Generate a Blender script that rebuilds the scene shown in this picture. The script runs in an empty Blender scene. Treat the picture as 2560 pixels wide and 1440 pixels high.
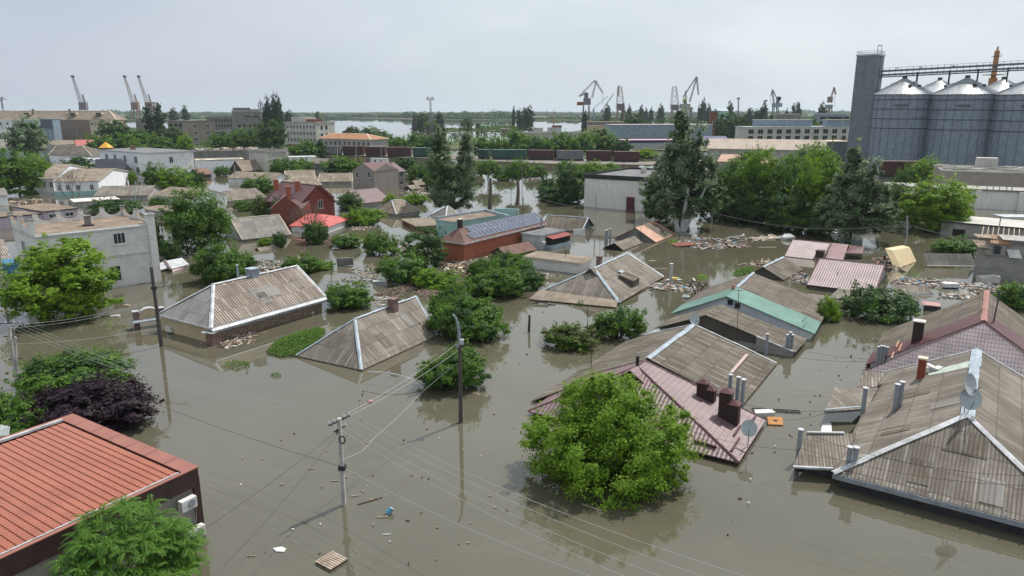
import bpy, math, random
import numpy as np
from mathutils import Vector

# ------------------------------------------------------------------ camera
CAM_H = 22.0
FPX = 1800.0
TH = math.atan((720 - 277) / FPX)
scene = bpy.context.scene
cam_data = bpy.data.cameras.new("camera")
cam_data.sensor_width = 36.0
cam_data.lens = 36.0 * FPX / 2560.0
cam_data.clip_start = 0.5
cam_data.clip_end = 20000.0
cam = bpy.data.objects.new("camera", cam_data)
cam.location = (0, 0, CAM_H)
cam.rotation_euler = (math.pi / 2 - TH, 0, 0)
scene.collection.objects.link(cam)
scene.camera = cam

# ------------------------------------------------------------------ light
SUN_EL = math.radians(58)
SUN_AZ = math.radians(45)            # direction towards the sun, measured from +X to +Y
world = bpy.data.worlds.new("World")
scene.world = world
world.use_nodes = True
wn = world.node_tree
bg = wn.nodes["Background"]
sky = wn.nodes.new("ShaderNodeTexSky")
sky.sky_type = 'NISHITA'
sky.sun_disc = False
sky.sun_elevation = SUN_EL
sky.sun_rotation = math.pi / 2 - SUN_AZ
sky.dust_density = 3.0
tc = wn.nodes.new("ShaderNodeTexCoord")
mp = wn.nodes.new("ShaderNodeMapping"); mp.inputs['Scale'].default_value = (1.0, 1.0, 3.0)
nz = wn.nodes.new("ShaderNodeTexNoise"); nz.inputs['Scale'].default_value = 2.2; nz.inputs['Detail'].default_value = 5
rp = wn.nodes.new("ShaderNodeValToRGB")
rp.color_ramp.elements[0].position = 0.42; rp.color_ramp.elements[0].color = (6.9, 7.7, 8.3, 1)
rp.color_ramp.elements[1].position = 0.60; rp.color_ramp.elements[1].color = (8.2, 8.9, 9.3, 1)
# the greyer smoke bank that lies over the left of the horizon
dt = wn.nodes.new("ShaderNodeVectorMath"); dt.operation = 'DOT_PRODUCT'
dt.inputs[1].default_value = Vector((-0.62, 0.77, 0.12)).normalized()
mr = wn.nodes.new("ShaderNodeMapRange"); mr.inputs['From Min'].default_value = 0.80; mr.inputs['From Max'].default_value = 1.0
mr.inputs['To Min'].default_value = 0.0; mr.inputs['To Max'].default_value = 0.75
mxs = wn.nodes.new("ShaderNodeMix"); mxs.data_type = 'RGBA'
mxs.inputs['B'].default_value = (5.2, 5.75, 6.9, 1)
mxc = wn.nodes.new("ShaderNodeMix"); mxc.data_type = 'RGBA'; mxc.inputs['Factor'].default_value = 0.9
L = wn.links
L.new(tc.outputs['Generated'], mp.inputs['Vector']); L.new(mp.outputs[0], nz.inputs['Vector']); L.new(nz.outputs['Fac'], rp.inputs['Fac'])
L.new(tc.outputs['Generated'], dt.inputs[0]); L.new(dt.outputs['Value'], mr.inputs['Value']); L.new(mr.outputs[0], mxs.inputs['Factor'])
L.new(rp.outputs['Color'], mxs.inputs['A'])
L.new(sky.outputs['Color'], mxc.inputs['A']); L.new(mxs.outputs['Result'], mxc.inputs['B'])
L.new(mxc.outputs['Result'], bg.inputs['Color'])
bg.inputs['Strength'].default_value = 0.1

sd = bpy.data.lights.new("sun", 'SUN'); sd.energy = 5.0; sd.angle = math.radians(0.6); sd.color = (1.0, 0.95, 0.88)
sun = bpy.data.objects.new("sun", sd); scene.collection.objects.link(sun)
sun.rotation_euler = Vector((math.cos(SUN_EL) * math.cos(SUN_AZ), math.cos(SUN_EL) * math.sin(SUN_AZ), math.sin(SUN_EL))).to_track_quat('Z', 'Y').to_euler()
scene.view_settings.view_transform = 'Standard'
scene.view_settings.look = 'None'
scene.view_settings.exposure = 0.0
scene.cycles.max_bounces = 6
scene.cycles.transparent_max_bounces = 6
scene.cycles.volume_bounces = 0

# ------------------------------------------------------------------ pixel <-> world helpers
cT, sT = math.cos(TH), math.sin(TH)
def ray(px, py):
    x = (px - 1280) / FPX; v = (720 - py) / FPX
    return np.array((x, cT + v * sT, -sT + v * cT))
def W(px, py, z=0.0):
    d = ray(px, py); t = (z - CAM_H) / d[2]
    return np.array((d[0] * t, d[1] * t, z))
def D(px, py, Y):
    d = ray(px, py); t = Y / d[1]
    return np.array((d[0] * t, Y, CAM_H + d[2] * t))
def proj(p):
    z = p[2] - CAM_H; dep = p[1] * cT - z * sT; up = p[1] * sT + z * cT
    return (1280 + FPX * p[0] / dep, 720 - FPX * up / dep)
def mpp(p):                           # metres per photo pixel at a point
    return (p[1] * cT - (p[2] - CAM_H) * sT) / FPX

C = scene.collection
def link(o, parent=None):
    C.objects.link(o)
    if parent is not None: o.parent = parent
    return o
def tag(o, label=None, cat=None, group=None, kind=None):
    if label: o['label'] = label
    if cat: o['category'] = cat
    if group: o['group'] = group
    if kind: o['kind'] = kind
    return o
def empty(name, loc, label, cat, group=None):
    o = bpy.data.objects.new(name, None); o.empty_display_size = 0.3
    link(o); o.location = (float(loc[0]), float(loc[1]), float(loc[2]))
    return tag(o, label, cat, group)

# ------------------------------------------------------------------ materials
def new_mat(name):
    m = bpy.data.materials.new(name); m.use_nodes = True
    nt = m.node_tree; b = nt.nodes['Principled BSDF']
    b.inputs['Specular IOR Level'].default_value = 0.25
    return m, nt, b
def nd(nt, typ, ins=None, **props):
    n = nt.nodes.new(typ)
    for k, v in props.items(): setattr(n, k, v)
    for k, v in (ins or {}).items():
        if isinstance(v, bpy.types.NodeSocket): nt.links.new(v, n.inputs[k])
        else: n.inputs[k].default_value = v
    return n
def mth(nt, op, a, b=None, c=None):
    ins = {0: a}
    if b is not None: ins[1] = b
    if c is not None: ins[2] = c
    return nd(nt, 'ShaderNodeMath', ins, operation=op).outputs[0]
def mixc(nt, f, a, b, blend='MIX'):
    n = nd(nt, 'ShaderNodeMix', None, data_type='RGBA', blend_type=blend)
    for k, v in (('Factor', f), ('A', a), ('B', b)):
        if isinstance(v, bpy.types.NodeSocket): nt.links.new(v, n.inputs[k])
        else: n.inputs[k].default_value = v if k == 'Factor' else (v[0], v[1], v[2], 1)
    return n.outputs['Result']
def ramp(nt, fac, lo, hi):
    n = nd(nt, 'ShaderNodeMapRange', {'Value': fac, 'From Min': lo, 'From Max': hi}); return n.outputs[0]
def uvxy(nt):
    t = nd(nt, 'ShaderNodeUVMap'); s = nd(nt, 'ShaderNodeSeparateXYZ', {0: t.outputs[0]})
    return t.outputs[0], s.outputs[0], s.outputs[1]
def noise(nt, vec, scale, detail=4, rough=0.6):
    return nd(nt, 'ShaderNodeTexNoise', {'Vector': vec, 'Scale': scale, 'Detail': detail, 'Roughness': rough}).outputs['Fac']
def bump(nt, b, h, strength, dist):
    n = nd(nt, 'ShaderNodeBump', {'Height': h, 'Strength': strength, 'Distance': dist}); nt.links.new(n.outputs[0], b.inputs['Normal'])
def objvec(nt): return nd(nt, 'ShaderNodeTexCoord').outputs['Object']
def scl(c, k): return tuple(x * k for x in c)

MATS = {}
def plain(name, c, rough=0.8, var=0.25, scale=0.6, metal=0.0, dirt=None):
    if name in MATS: return MATS[name]
    m, nt, b = new_mat(name)
    v = objvec(nt); n1 = noise(nt, v, scale, 6)
    col = mixc(nt, ramp(nt, n1, 0.35, 0.65), scl(c, 1 - var), scl(c, 1 + var * 0.5))
    if dirt:
        n2 = noise(nt, nd(nt, 'ShaderNodeMapping', {'Vector': v, 'Scale': (1.2, 1.2, 0.25)}).outputs[0], 1.5, 6, 0.7)
        col = mixc(nt, ramp(nt, n2, 0.5, 0.75), col, dirt)
    nt.links.new(col, b.inputs['Base Color']); b.inputs['Roughness'].default_value = rough; b.inputs['Metallic'].default_value = metal
    MATS[name] = m; return m
def corr(name, c, dark, light=None, period=0.25, rows=1.6, contrast=0.45, streak=0.35, line=0.25):
    """weathered corrugated sheets: waves across u, sheet rows along v, moss, stains and pale streaks"""
    if name in MATS: return MATS[name]
    m, nt, b = new_mat(name)
    uv, u, v = uvxy(nt)
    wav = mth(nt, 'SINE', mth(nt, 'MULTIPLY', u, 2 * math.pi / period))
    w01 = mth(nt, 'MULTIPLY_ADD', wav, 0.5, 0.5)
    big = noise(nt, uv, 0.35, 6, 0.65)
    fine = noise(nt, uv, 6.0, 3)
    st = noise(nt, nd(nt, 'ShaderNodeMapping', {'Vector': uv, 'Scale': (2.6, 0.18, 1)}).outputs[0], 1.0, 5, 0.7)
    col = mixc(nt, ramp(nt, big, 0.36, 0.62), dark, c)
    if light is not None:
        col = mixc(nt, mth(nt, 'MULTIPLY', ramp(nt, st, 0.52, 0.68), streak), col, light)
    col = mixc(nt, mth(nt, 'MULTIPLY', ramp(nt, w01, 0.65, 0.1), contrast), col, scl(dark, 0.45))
    # each sheet a little different
    su = mth(nt, 'FLOOR', mth(nt, 'DIVIDE', u, 1.1)); sv = mth(nt, 'FLOOR', mth(nt, 'DIVIDE', v, rows))
    wn_ = nd(nt, 'ShaderNodeTexWhiteNoise', {'Vector': nd(nt, 'ShaderNodeCombineXYZ', {0: su, 1: sv}).outputs[0]}, noise_dimensions='2D').outputs[0]
    col = mixc(nt, mth(nt, 'MULTIPLY', ramp(nt, wn_, 0.35, 1.0), 0.5), col, scl(dark, 0.65))
    lap = mth(nt, 'LESS_THAN', mth(nt, 'FRACT', mth(nt, 'DIVIDE', mth(nt, 'ADD', u, mth(nt, 'MULTIPLY', mth(nt, 'FLOOR', mth(nt, 'DIVIDE', v, rows)), 0.37)), 1.1)), 0.10)
    col = mixc(nt, mth(nt, 'MULTIPLY', mth(nt, 'MULTIPLY', lap, line), ramp(nt, st, 0.4, 0.6)), col, light or scl(c, 1.4))
    col = mixc(nt, mth(nt, 'MULTIPLY', ramp(nt, fine, 0.5, 0.8), 0.35), col, scl(dark, 0.6))
    row = mth(nt, 'LESS_THAN', mth(nt, 'FRACT', mth(nt, 'DIVIDE', mth(nt, 'ADD', v, mth(nt, 'MULTIPLY', wav, 0.02)), rows)), 0.035)
    col = mixc(nt, mth(nt, 'MULTIPLY', row, 0.6), col, scl(dark, 0.3))
    nt.links.new(col, b.inputs['Base Color']); b.inputs['Roughness'].default_value = 0.9
    bump(nt, b, w01, 0.7, 0.05)
    MATS[name] = m; return m
def tile(name, c, pu=0.23, pv=0.38, rough=0.45, var=0.2):
    if name in MATS: return MATS[name]
    m, nt, b = new_mat(name)
    uv, u, v = uvxy(nt)
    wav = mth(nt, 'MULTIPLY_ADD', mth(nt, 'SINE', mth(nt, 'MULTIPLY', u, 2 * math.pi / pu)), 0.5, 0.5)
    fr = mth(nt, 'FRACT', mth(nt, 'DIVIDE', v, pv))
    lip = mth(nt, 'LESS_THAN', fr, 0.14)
    big = noise(nt, uv, 0.5, 5)
    col = mixc(nt, ramp(nt, big, 0.35, 0.65), scl(c, 1 - var), scl(c, 1 + var))
    col = mixc(nt, mth(nt, 'MULTIPLY', ramp(nt, noise(nt, uv, 3.0, 6, 0.7), 0.55, 0.8), 0.3), col, (0.35, 0.32, 0.30))
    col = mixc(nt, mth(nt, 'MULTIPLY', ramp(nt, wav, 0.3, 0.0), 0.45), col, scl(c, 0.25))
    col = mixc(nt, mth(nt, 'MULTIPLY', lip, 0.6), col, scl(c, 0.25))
    nt.links.new(col, b.inputs['Base Color']); b.inputs['Roughness'].default_value = rough
    b.inputs['Specular IOR Level'].default_value = 0.4
    bump(nt, b, mth(nt, 'ADD', wav, mth(nt, 'MULTIPLY', fr, -0.8)), 0.6, 0.05)
    MATS[name] = m; return m
def seam(name, c, period=0.5, rough=0.4, dark=0.5, vertical=True, width=0.08):
    if name in MATS: return MATS[name]
    m, nt, b = new_mat(name)
    uv, u, v = uvxy(nt)
    fr = mth(nt, 'FRACT', mth(nt, 'DIVIDE', u if vertical else v, period))
    ln = mth(nt, 'LESS_THAN', fr, width)
    col = mixc(nt, ramp(nt, noise(nt, uv, 0.5, 5), 0.35, 0.65), scl(c, 0.8), scl(c, 1.12))
    col = mixc(nt, ln, col, scl(c, dark))
    nt.links.new(col, b.inputs['Base Color']); b.inputs['Roughness'].default_value = rough
    bump(nt, b, ln, 0.5, 0.03)
    MATS[name] = m; return m
def brick(name, c1, c2, mortar, sc=1.0, bw=0.5, rh=0.25):
    if name in MATS: return MATS[name]
    m, nt, b = new_mat(name)
    uv, u, v = uvxy(nt)
    bt = nd(nt, 'ShaderNodeTexBrick', {'Vector': uv, 'Color1': (*c1, 1), 'Color2': (*c2, 1), 'Mortar': (*mortar, 1), 'Scale': sc,
        'Mortar Size': 0.018, 'Brick Width': bw, 'Row Height': rh})
    col = mixc(nt, mth(nt, 'MULTIPLY', ramp(nt, noise(nt, uv, 0.6, 6), 0.45, 0.75), 0.5), bt.outputs['Color'], scl(c1, 0.55))
    nt.links.new(col, b.inputs['Base Color']); b.inputs['Roughness'].default_value = 0.9
    bump(nt, b, bt.outputs['Fac'], -0.4, 0.02)
    MATS[name] = m; return m
def leaf(name, c, c2, trans=0.35):
    if name in MATS: return MATS[name]
    m, nt, b = new_mat(name)
    g = nd(nt, 'ShaderNodeNewGeometry')
    n1 = noise(nt, objvec(nt), 3.0, 2)
    f = mth(nt, 'ADD', mth(nt, 'MULTIPLY', g.outputs['Random Per Island'], 0.6), mth(nt, 'MULTIPLY', ramp(nt, n1, 0.35, 0.65), 0.4))
    col = mixc(nt, f, c, c2)
    nt.links.new(col, b.inputs['Base Color']); b.inputs['Roughness'].default_value = 0.55
    b.inputs['Specular IOR Level'].default_value = 0.15
    tr = nd(nt, 'ShaderNodeBsdfTranslucent', {'Color': mixc(nt, 0.5, col, scl(c2, 1.6))})
    mx = nd(nt, 'ShaderNodeMixShader', {0: trans, 1: b.outputs[0], 2: tr.outputs[0]})
    nt.links.new(mx.outputs[0], nt.nodes['Material Output'].inputs['Surface'])
    MATS[name] = m; return m

ASB = dict(light=(0.42, 0.39, 0.35))
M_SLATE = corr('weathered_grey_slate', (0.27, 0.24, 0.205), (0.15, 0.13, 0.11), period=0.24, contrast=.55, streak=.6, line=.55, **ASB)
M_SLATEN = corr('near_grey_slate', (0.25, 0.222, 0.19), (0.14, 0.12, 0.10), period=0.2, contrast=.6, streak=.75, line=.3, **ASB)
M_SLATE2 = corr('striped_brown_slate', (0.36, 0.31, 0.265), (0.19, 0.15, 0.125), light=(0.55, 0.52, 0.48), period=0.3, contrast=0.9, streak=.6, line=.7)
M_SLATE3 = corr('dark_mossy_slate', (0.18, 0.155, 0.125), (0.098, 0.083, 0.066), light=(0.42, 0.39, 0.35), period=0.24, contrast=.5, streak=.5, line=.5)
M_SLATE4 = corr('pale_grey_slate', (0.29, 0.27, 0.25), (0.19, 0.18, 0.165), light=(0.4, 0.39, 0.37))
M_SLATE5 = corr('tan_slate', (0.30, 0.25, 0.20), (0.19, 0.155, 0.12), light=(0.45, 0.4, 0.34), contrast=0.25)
M_MAROON = tile('mauve_metal_tile', (0.185, 0.12, 0.127), 0.3, 0.42)
M_MAROON2 = tile('dark_maroon_tile', (0.15, 0.075, 0.08))
M_PINK = tile('pink_metal_tile', (0.235, 0.165, 0.172), pu=0.3, pv=0.45)
M_REDT = tile('orange_red_tile', (0.50, 0.115, 0.062), pu=0.22, pv=0.36)
M_ORANGET = tile('worn_orange_tile', (0.40, 0.20, 0.12), pu=0.3, pv=0.5)
M_MARSH = plain('maroon_sheet_metal', (0.11, 0.05, 0.055), 0.45, 0.2)
M_GREEN = seam('green_sheet_roof', (0.125, 0.235, 0.20), 0.55)
M_NAVY = seam('navy_sheet_roof', (0.06, 0.065, 0.085), 0.35, vertical=False)
M_BITUM = plain('brown_bitumen', (0.22, 0.17, 0.13), 0.95, 0.35, 0.5)
M_BITUMG = plain('grey_bitumen', (0.17, 0.17, 0.18), 0.9, 0.3, 0.4)
M_SHINGLE = brick('brown_shingle', (0.15, 0.085, 0.075), (0.21, 0.13, 0.11), (0.08, 0.05, 0.05), bw=0.4, rh=0.2)
M_WHITE = plain('white_render', (0.74, 0.76, 0.79), 0.85, 0.12, 0.4, dirt=(0.55, 0.54, 0.52))
M_HALL = plain('pale_hall_concrete', (0.70, 0.68, 0.65), 0.9, 0.12, 0.25, dirt=(0.5, 0.48, 0.45))
M_BLUEW = plain('pale_blue_metal', (0.33, 0.39, 0.45), 0.5, 0.25, 1.0, dirt=(0.22, 0.23, 0.24))
M_WMET = plain('white_painted_metal', (0.47, 0.49, 0.52), 0.5, 0.3, 1.2, dirt=(0.27, 0.25, 0.23))
M_GREYR = plain('grey_render', (0.36, 0.35, 0.33), 0.9, 0.25, 0.4, dirt=(0.2, 0.19, 0.17))
M_CONC = plain('stained_concrete', (0.50, 0.48, 0.45), 0.9, 0.2, 0.25, dirt=(0.28, 0.26, 0.24))
M_DCONC = plain('dark_concrete', (0.21, 0.205, 0.195), 0.9, 0.35, 0.4, dirt=(0.10, 0.10, 0.095))
M_BEIGE = plain('beige_render', (0.50, 0.40, 0.27), 0.85, 0.15, 0.5, dirt=(0.32, 0.26, 0.18))
M_CREAM = plain('cream_render', (0.52, 0.46, 0.36), 0.85, 0.15, 0.3)
M_BROWNW = plain('brown_brick_far', (0.24, 0.18, 0.15), 0.9, 0.25, 0.3)
M_LILAC = plain('lilac_render', (0.48, 0.40, 0.46), 0.9, 0.2, 0.5, dirt=(0.33, 0.27, 0.29))
M_TEAL = plain('teal_render', (0.30, 0.47, 0.46), 0.85, 0.12, 0.5)
M_BRED = brick('red_brick', (0.34, 0.105, 0.062), (0.38, 0.125, 0.075), (0.3, 0.11, 0.07))
M_BDRED = brick('dark_red_brick', (0.17, 0.055, 0.04), (0.2, 0.065, 0.05), (0.12, 0.05, 0.045))
M_BWHITE = brick('white_brick', (0.68, 0.67, 0.66), (0.76, 0.75, 0.74), (0.44, 0.43, 0.42), bw=0.55, rh=0.22)
M_BGREY = brick('grey_block', (0.24, 0.235, 0.22), (0.31, 0.30, 0.28), (0.18, 0.175, 0.165), bw=0.8, rh=0.4)
M_GBRICK = brick('grey_brown_brick', (0.27, 0.235, 0.215), (0.31, 0.27, 0.25), (0.2, 0.18, 0.17))
M_ROUGH = plain('rough_brown_plaster', (0.24, 0.18, 0.135), 0.95, 0.6, 5.0)
M_WOOD = seam('weathered_boards', (0.095, 0.085, 0.075), 0.22, 0.95, 0.35)
M_PLANK = plain('raw_plank', (0.36, 0.29, 0.23), 0.9, 0.35, 3.0)
M_DWOOD = plain('wet_dark_wood', (0.12, 0.09, 0.07), 0.8, 0.4, 3.0)
M_SCRAP = plain('dirty_scrap', (0.34, 0.32, 0.29), 0.9, 0.35, 3.0)
M_TWIG = plain('bleached_sticks', (0.30, 0.24, 0.19), 0.95, 0.4, 3.0)
M_BARK = plain('grey_bark', (0.16, 0.135, 0.11), 0.95, 0.4, 4.0)
M_DARK = plain('dark_metal', (0.035, 0.035, 0.04), 0.55, 0.3, 2.0)
M_DARKIN = plain('dark_opening', (0.02, 0.02, 0.02), 0.9, 0.2)
M_GREYM = plain('galvanised_grey', (0.26, 0.29, 0.33), 0.5, 0.2, 2.0, metal=0.2)
M_BROWNM = plain('dark_brown_metal', (0.045, 0.027, 0.026), 0.5, 0.25, 2.0)
M_POLE = plain('pole_concrete', (0.40, 0.39, 0.38), 0.9, 0.25, 2.0)
M_DPOLE = plain('dark_pole', (0.085, 0.075, 0.07), 0.9, 0.3, 2.0)
M_GLASS = plain('window_glass', (0.03, 0.035, 0.045), 0.12, 0.2)
M_WFRAME = plain('window_frame', (0.6, 0.61, 0.62), 0.5, 0.1)
M_RUST = plain('rust', (0.20, 0.075, 0.05), 0.8, 0.4, 1.0)
M_CRANE = plain('crane_grey_violet', (0.20, 0.19, 0.22), 0.7, 0.3, 0.3)
M_CRANER = plain('crane_rusty', (0.27, 0.19, 0.17), 0.8, 0.3, 0.3)
M_ORANGEM = plain('orange_steel', (0.40, 0.17, 0.045), 0.6, 0.25, 0.4)
M_WPLAS = plain('white_plastic', (0.62, 0.62, 0.61), 0.5, 0.2, 3.0, dirt=(.4, .38, .35))
M_BPLAS = plain('blue_plastic', (0.08, 0.28, 0.42), 0.5, 0.2)
M_REDP = plain('red_paint', (0.22, 0.05, 0.045), 0.6, 0.2)
M_PINKR = plain('coral_red_sheet', (0.46, 0.11, 0.10), 0.55, 0.25, 1.0)
M_WIREW = plain('pale_cable', (0.38, 0.38, 0.38), 0.6, 0.1)
M_WIREG = plain('grey_cable', (0.12, 0.12, 0.12), 0.9, 0.1)
M_WIRED = plain('black_cable', (0.03, 0.03, 0.03), 0.6, 0.1)
M_ORPL = plain('orange_board', (0.62, 0.30, 0.11), 0.7, 0.2, 3.0)
M_BRWNBR = plain('brown_mauve_stone', (0.20, 0.13, 0.115), 0.9, 0.3, 3.0)
M_SILO = seam('silo_sheet', (0.215, 0.255, 0.31), 1.1, 0.32, 0.78, vertical=False, width=0.10)
M_SILOTOP = seam('silo_roof_sheet', (0.36, 0.385, 0.41), 1.1, 0.35, 0.6)
M_TOWER = seam('tower_sheet', (0.15, 0.18, 0.21), 1.2, 0.5, 0.85)
M_BLUEB = seam('blue_grey_cladding', (0.22, 0.28, 0.35), 3.0, 0.6, 0.75)
M_SEAMG = seam('grey_cladding', (0.36, 0.38, 0.40), 1.5, 0.6, 0.8)
M_PV = plain('solar_cell', (0.085, 0.10, 0.15), 0.18, 0.2)
M_GOLD = plain('golden_metal', (0.75, 0.38, 0.06), 0.35, 0.1)
M_FOAM = plain('yellowish_foam_board', (0.66, 0.53, 0.33), 0.8, 0.1, 1.0)

LEAF = {
 'green': leaf('leaf_green', (0.04, 0.098, 0.015), (0.125, 0.225, 0.035)),
 'bright': leaf('leaf_bright_green', (0.075, 0.165, 0.014), (0.19, 0.31, 0.03), 0.42),
 'lime': leaf('leaf_lime', (0.10, 0.19, 0.016), (0.20, 0.31, 0.03), 0.42),
 'dark': leaf('leaf_dark_green', (0.025, 0.06, 0.02), (0.065, 0.125, 0.038), 0.25),
 'silver': leaf('leaf_silver_green', (0.075, 0.12, 0.055), (0.25, 0.32, 0.19), 0.35),
 'poplar': leaf('leaf_poplar', (0.02, 0.042, 0.024), (0.042, 0.078, 0.04), 0.2),
 'purple': leaf('leaf_purple', (0.012, 0.006, 0.010), (0.038, 0.020, 0.032), 0.1),
 'olive': leaf('leaf_olive', (0.05, 0.08, 0.018), (0.11, 0.13, 0.03), 0.3),
}

# ------------------------------------------------------------------ mesh builder
def unit(v):
    n = np.linalg.norm(v); return v / n if n > 1e-9 else v
class MB:
    def __init__(s): s.v = []; s.f = []; s.m = []; s.mats = []
    def mi(s, m):
        if m not in s.mats: s.mats.append(m)
        return s.mats.index(m)
    def poly(s, pts, m):
        k = len(s.v); s.v += [tuple(map(float, p)) for p in pts]; s.f.append(tuple(range(k, k + len(pts)))); s.m.append(s.mi(m)); return s
    def slab(s, pts, t, m, mside=None):
        """polygon (seen from above counter-clockwise) with thickness t downwards"""
        pts = [np.array(p, float) for p in pts]
        n = sum((np.cross(pts[i], pts[(i + 1) % len(pts)]) for i in range(len(pts))), np.zeros(3))
        if n[2] < 0: pts = pts[::-1]
        low = [p - np.array((0, 0, t)) for p in pts]
        s.poly(pts, m); s.poly(low[::-1], mside or m)
        for i in range(len(pts)):
            j = (i + 1) % len(pts); s.poly([pts[j], pts[i], low[i], low[j]], mside or m)
        return s
    def prism(s, pts, z0, z1, m, mtop=None):
        pts = [np.array((p[0], p[1])) for p in pts]
        ar = sum(pts[i][0] * pts[(i + 1) % len(pts)][1] - pts[i][1] * pts[(i + 1) % len(pts)][0] for i in range(len(pts)))
        if ar < 0: pts = pts[::-1]
        s.poly([(p[0], p[1], z1) for p in pts], mtop or m); s.poly([(p[0], p[1], z0) for p in pts[::-1]], m)
        for i in range(len(pts)):
            a, b = pts[i], pts[(i + 1) % len(pts)]
            s.poly([(a[0], a[1], z0), (b[0], b[1], z0), (b[0], b[1], z1), (a[0], a[1], z1)], m)
        return s
    def obox(s, c, ax, ay, az, m):
        """box with centre c and half axes ax, ay, az (vectors)"""
        c, ax, ay, az = (np.array(q, float) for q in (c, ax, ay, az))
        k = [c + i * ax + j * ay + l * az for l in (-1, 1) for j in (-1, 1) for i in (-1, 1)]
        if np.dot(np.cross(ax, ay), az) < 0:
            k = [k[i] for i in (1, 0, 3, 2, 5, 4, 7, 6)]
        for q in ((0, 2, 3, 1), (4, 5, 7, 6), (0, 1, 5, 4), (2, 6, 7, 3), (0, 4, 6, 2), (1, 3, 7, 5)):
            s.poly([k[i] for i in q], m)
        return s
    def box(s, c, sx, sy, sz, m, rz=0.0, tilt=0.0):
        ca, sa = math.cos(rz), math.sin(rz)
        ct, st = math.cos(tilt), math.sin(tilt)
        return s.obox(c, (ca * sx / 2 * ct, sa * sx / 2 * ct, st * sx / 2), (-sa * sy / 2, ca * sy / 2, 0), (-ca * sz / 2 * st, -sa * sz / 2 * st, ct * sz / 2), m)
    def beam(s, p, q, w, h, m, up=(0, 0, 1)):
        p, q = np.array(p, float), np.array(q, float); d = q - p; L_ = np.linalg.norm(d)
        if L_ < 1e-6: return s
        d /= L_; side = np.cross(d, up); n = np.linalg.norm(side)
        side = np.array((1.0, 0, 0)) if n < 1e-3 else side / n
        u2 = np.cross(side, d)
        return s.obox((p + q) / 2, d * L_ / 2, side * w / 2, u2 * h / 2, m)
    def tube(s, p, q, r0, r1, m, n=8, cap=True):
        p, q = np.array(p, float), np.array(q, float); d = unit(q - p)
        a = unit(np.cross(d, (0, 0, 1) if abs(d[2]) < 0.9 else (1, 0, 0))); b = np.cross(d, a)
        A = [p + r0 * (math.cos(2 * math.pi * i / n) * a + math.sin(2 * math.pi * i / n) * b) for i in range(n)]
        B = [q + r1 * (math.cos(2 * math.pi * i / n) * a + math.sin(2 * math.pi * i / n) * b) for i in range(n)]
        for i in range(n):
            j = (i + 1) % n; s.poly([A[i], A[j], B[j], B[i]], m)
        if cap: s.poly(A[::-1], m); s.poly(B, m)
        return s
    def path(s, pts, r, m, n=5, r1=None):
        for i in range(len(pts) - 1):
            ra = r if r1 is None else r + (r1 - r) * i / (len(pts) - 1)
            rb = r if r1 is None else r + (r1 - r) * (i + 1) / (len(pts) - 1)
            s.tube(pts[i], pts[i + 1], ra, rb, m, n, cap=(i in (0, len(pts) - 2)))
        return s
    def lattice(s, p, q, w0, w1, t, m, bays=6, side=None):
        """a box truss from p to q: four chords and diagonal bracing"""
        p, q = np.array(p, float), np.array(q, float); d = unit(q - p)
        sd_ = unit(np.cross(d, (0, 1, 0))) if side is None else np.array(side, float); o2 = unit(np.cross(d, sd_))
        def cor(f):
            w = (w0 + (w1 - w0) * f) / 2; c = p + (q - p) * f
            return [c + w * sd_ + w * o2, c - w * sd_ + w * o2, c - w * sd_ - w * o2, c + w * sd_ - w * o2]
        prev = cor(0)
        for i in range(bays):
            nx = cor((i + 1) / bays)
            for k in range(4):
                s.beam(prev[k], nx[k], t, t, m)
                s.beam(prev[k] if i % 2 else prev[(k + 1) % 4], nx[(k + 1) % 4] if i % 2 else nx[k], t * 0.6, t * 0.6, m)
            for k in (0, 1, 2, 3): s.beam(nx[k], nx[(k + 1) % 4], t * 0.6, t * 0.6, m)
            prev = nx
        return s
    def build(s, name, parent=None, smooth=False, origin=None):
        off = np.zeros(3)
        if parent is not None:
            p = parent
            while p.parent: p = p.parent
            off = np.array(p.location)
        if origin is not None: off = np.array(origin, float)
        me = bpy.data.meshes.new(name)
        V = np.array(s.v, float).reshape(-1, 3) - off
        me.from_pydata(V.tolist(), [], s.f)
        for mt in s.mats: me.materials.append(mt)
        me.polygons.foreach_set('material_index', s.m)
        uvl = me.uv_layers.new(name='UVMap'); buf = np.zeros(len(me.loops) * 2)
        k = 0
        Vw = V + off
        for f in s.f:
            P = Vw[list(f)]
            n = np.cross(P[1] - P[0], P[2] - P[1]) if len(P) > 2 else np.array((0, 0, 1.0))
            if np.linalg.norm(n) < 1e-9 and len(P) > 3: n = np.cross(P[2] - P[0], P[3] - P[1])
            n = unit(n)
            if abs(n[2]) > 0.995:
                e = P[1] - P[0]; u = unit(np.array((e[0], e[1], 0.0)))
                if np.linalg.norm(u) < 0.5: u = np.array((1.0, 0, 0))
            else: u = unit(np.cross((0, 0, 1.0), n))
            v = np.cross(n, u)
            for q in P:
                buf[k] = q @ u; buf[k + 1] = q @ v; k += 2
        uvl.data.foreach_set('uv', buf)
        if smooth: me.polygons.foreach_set('use_smooth', [True] * len(me.polygons))
        me.update()
        o = bpy.data.objects.new(name, me); link(o, parent)
        if origin is not None: o.location = tuple(map(float, origin))
        return o
rl = random.Random(12)
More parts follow.
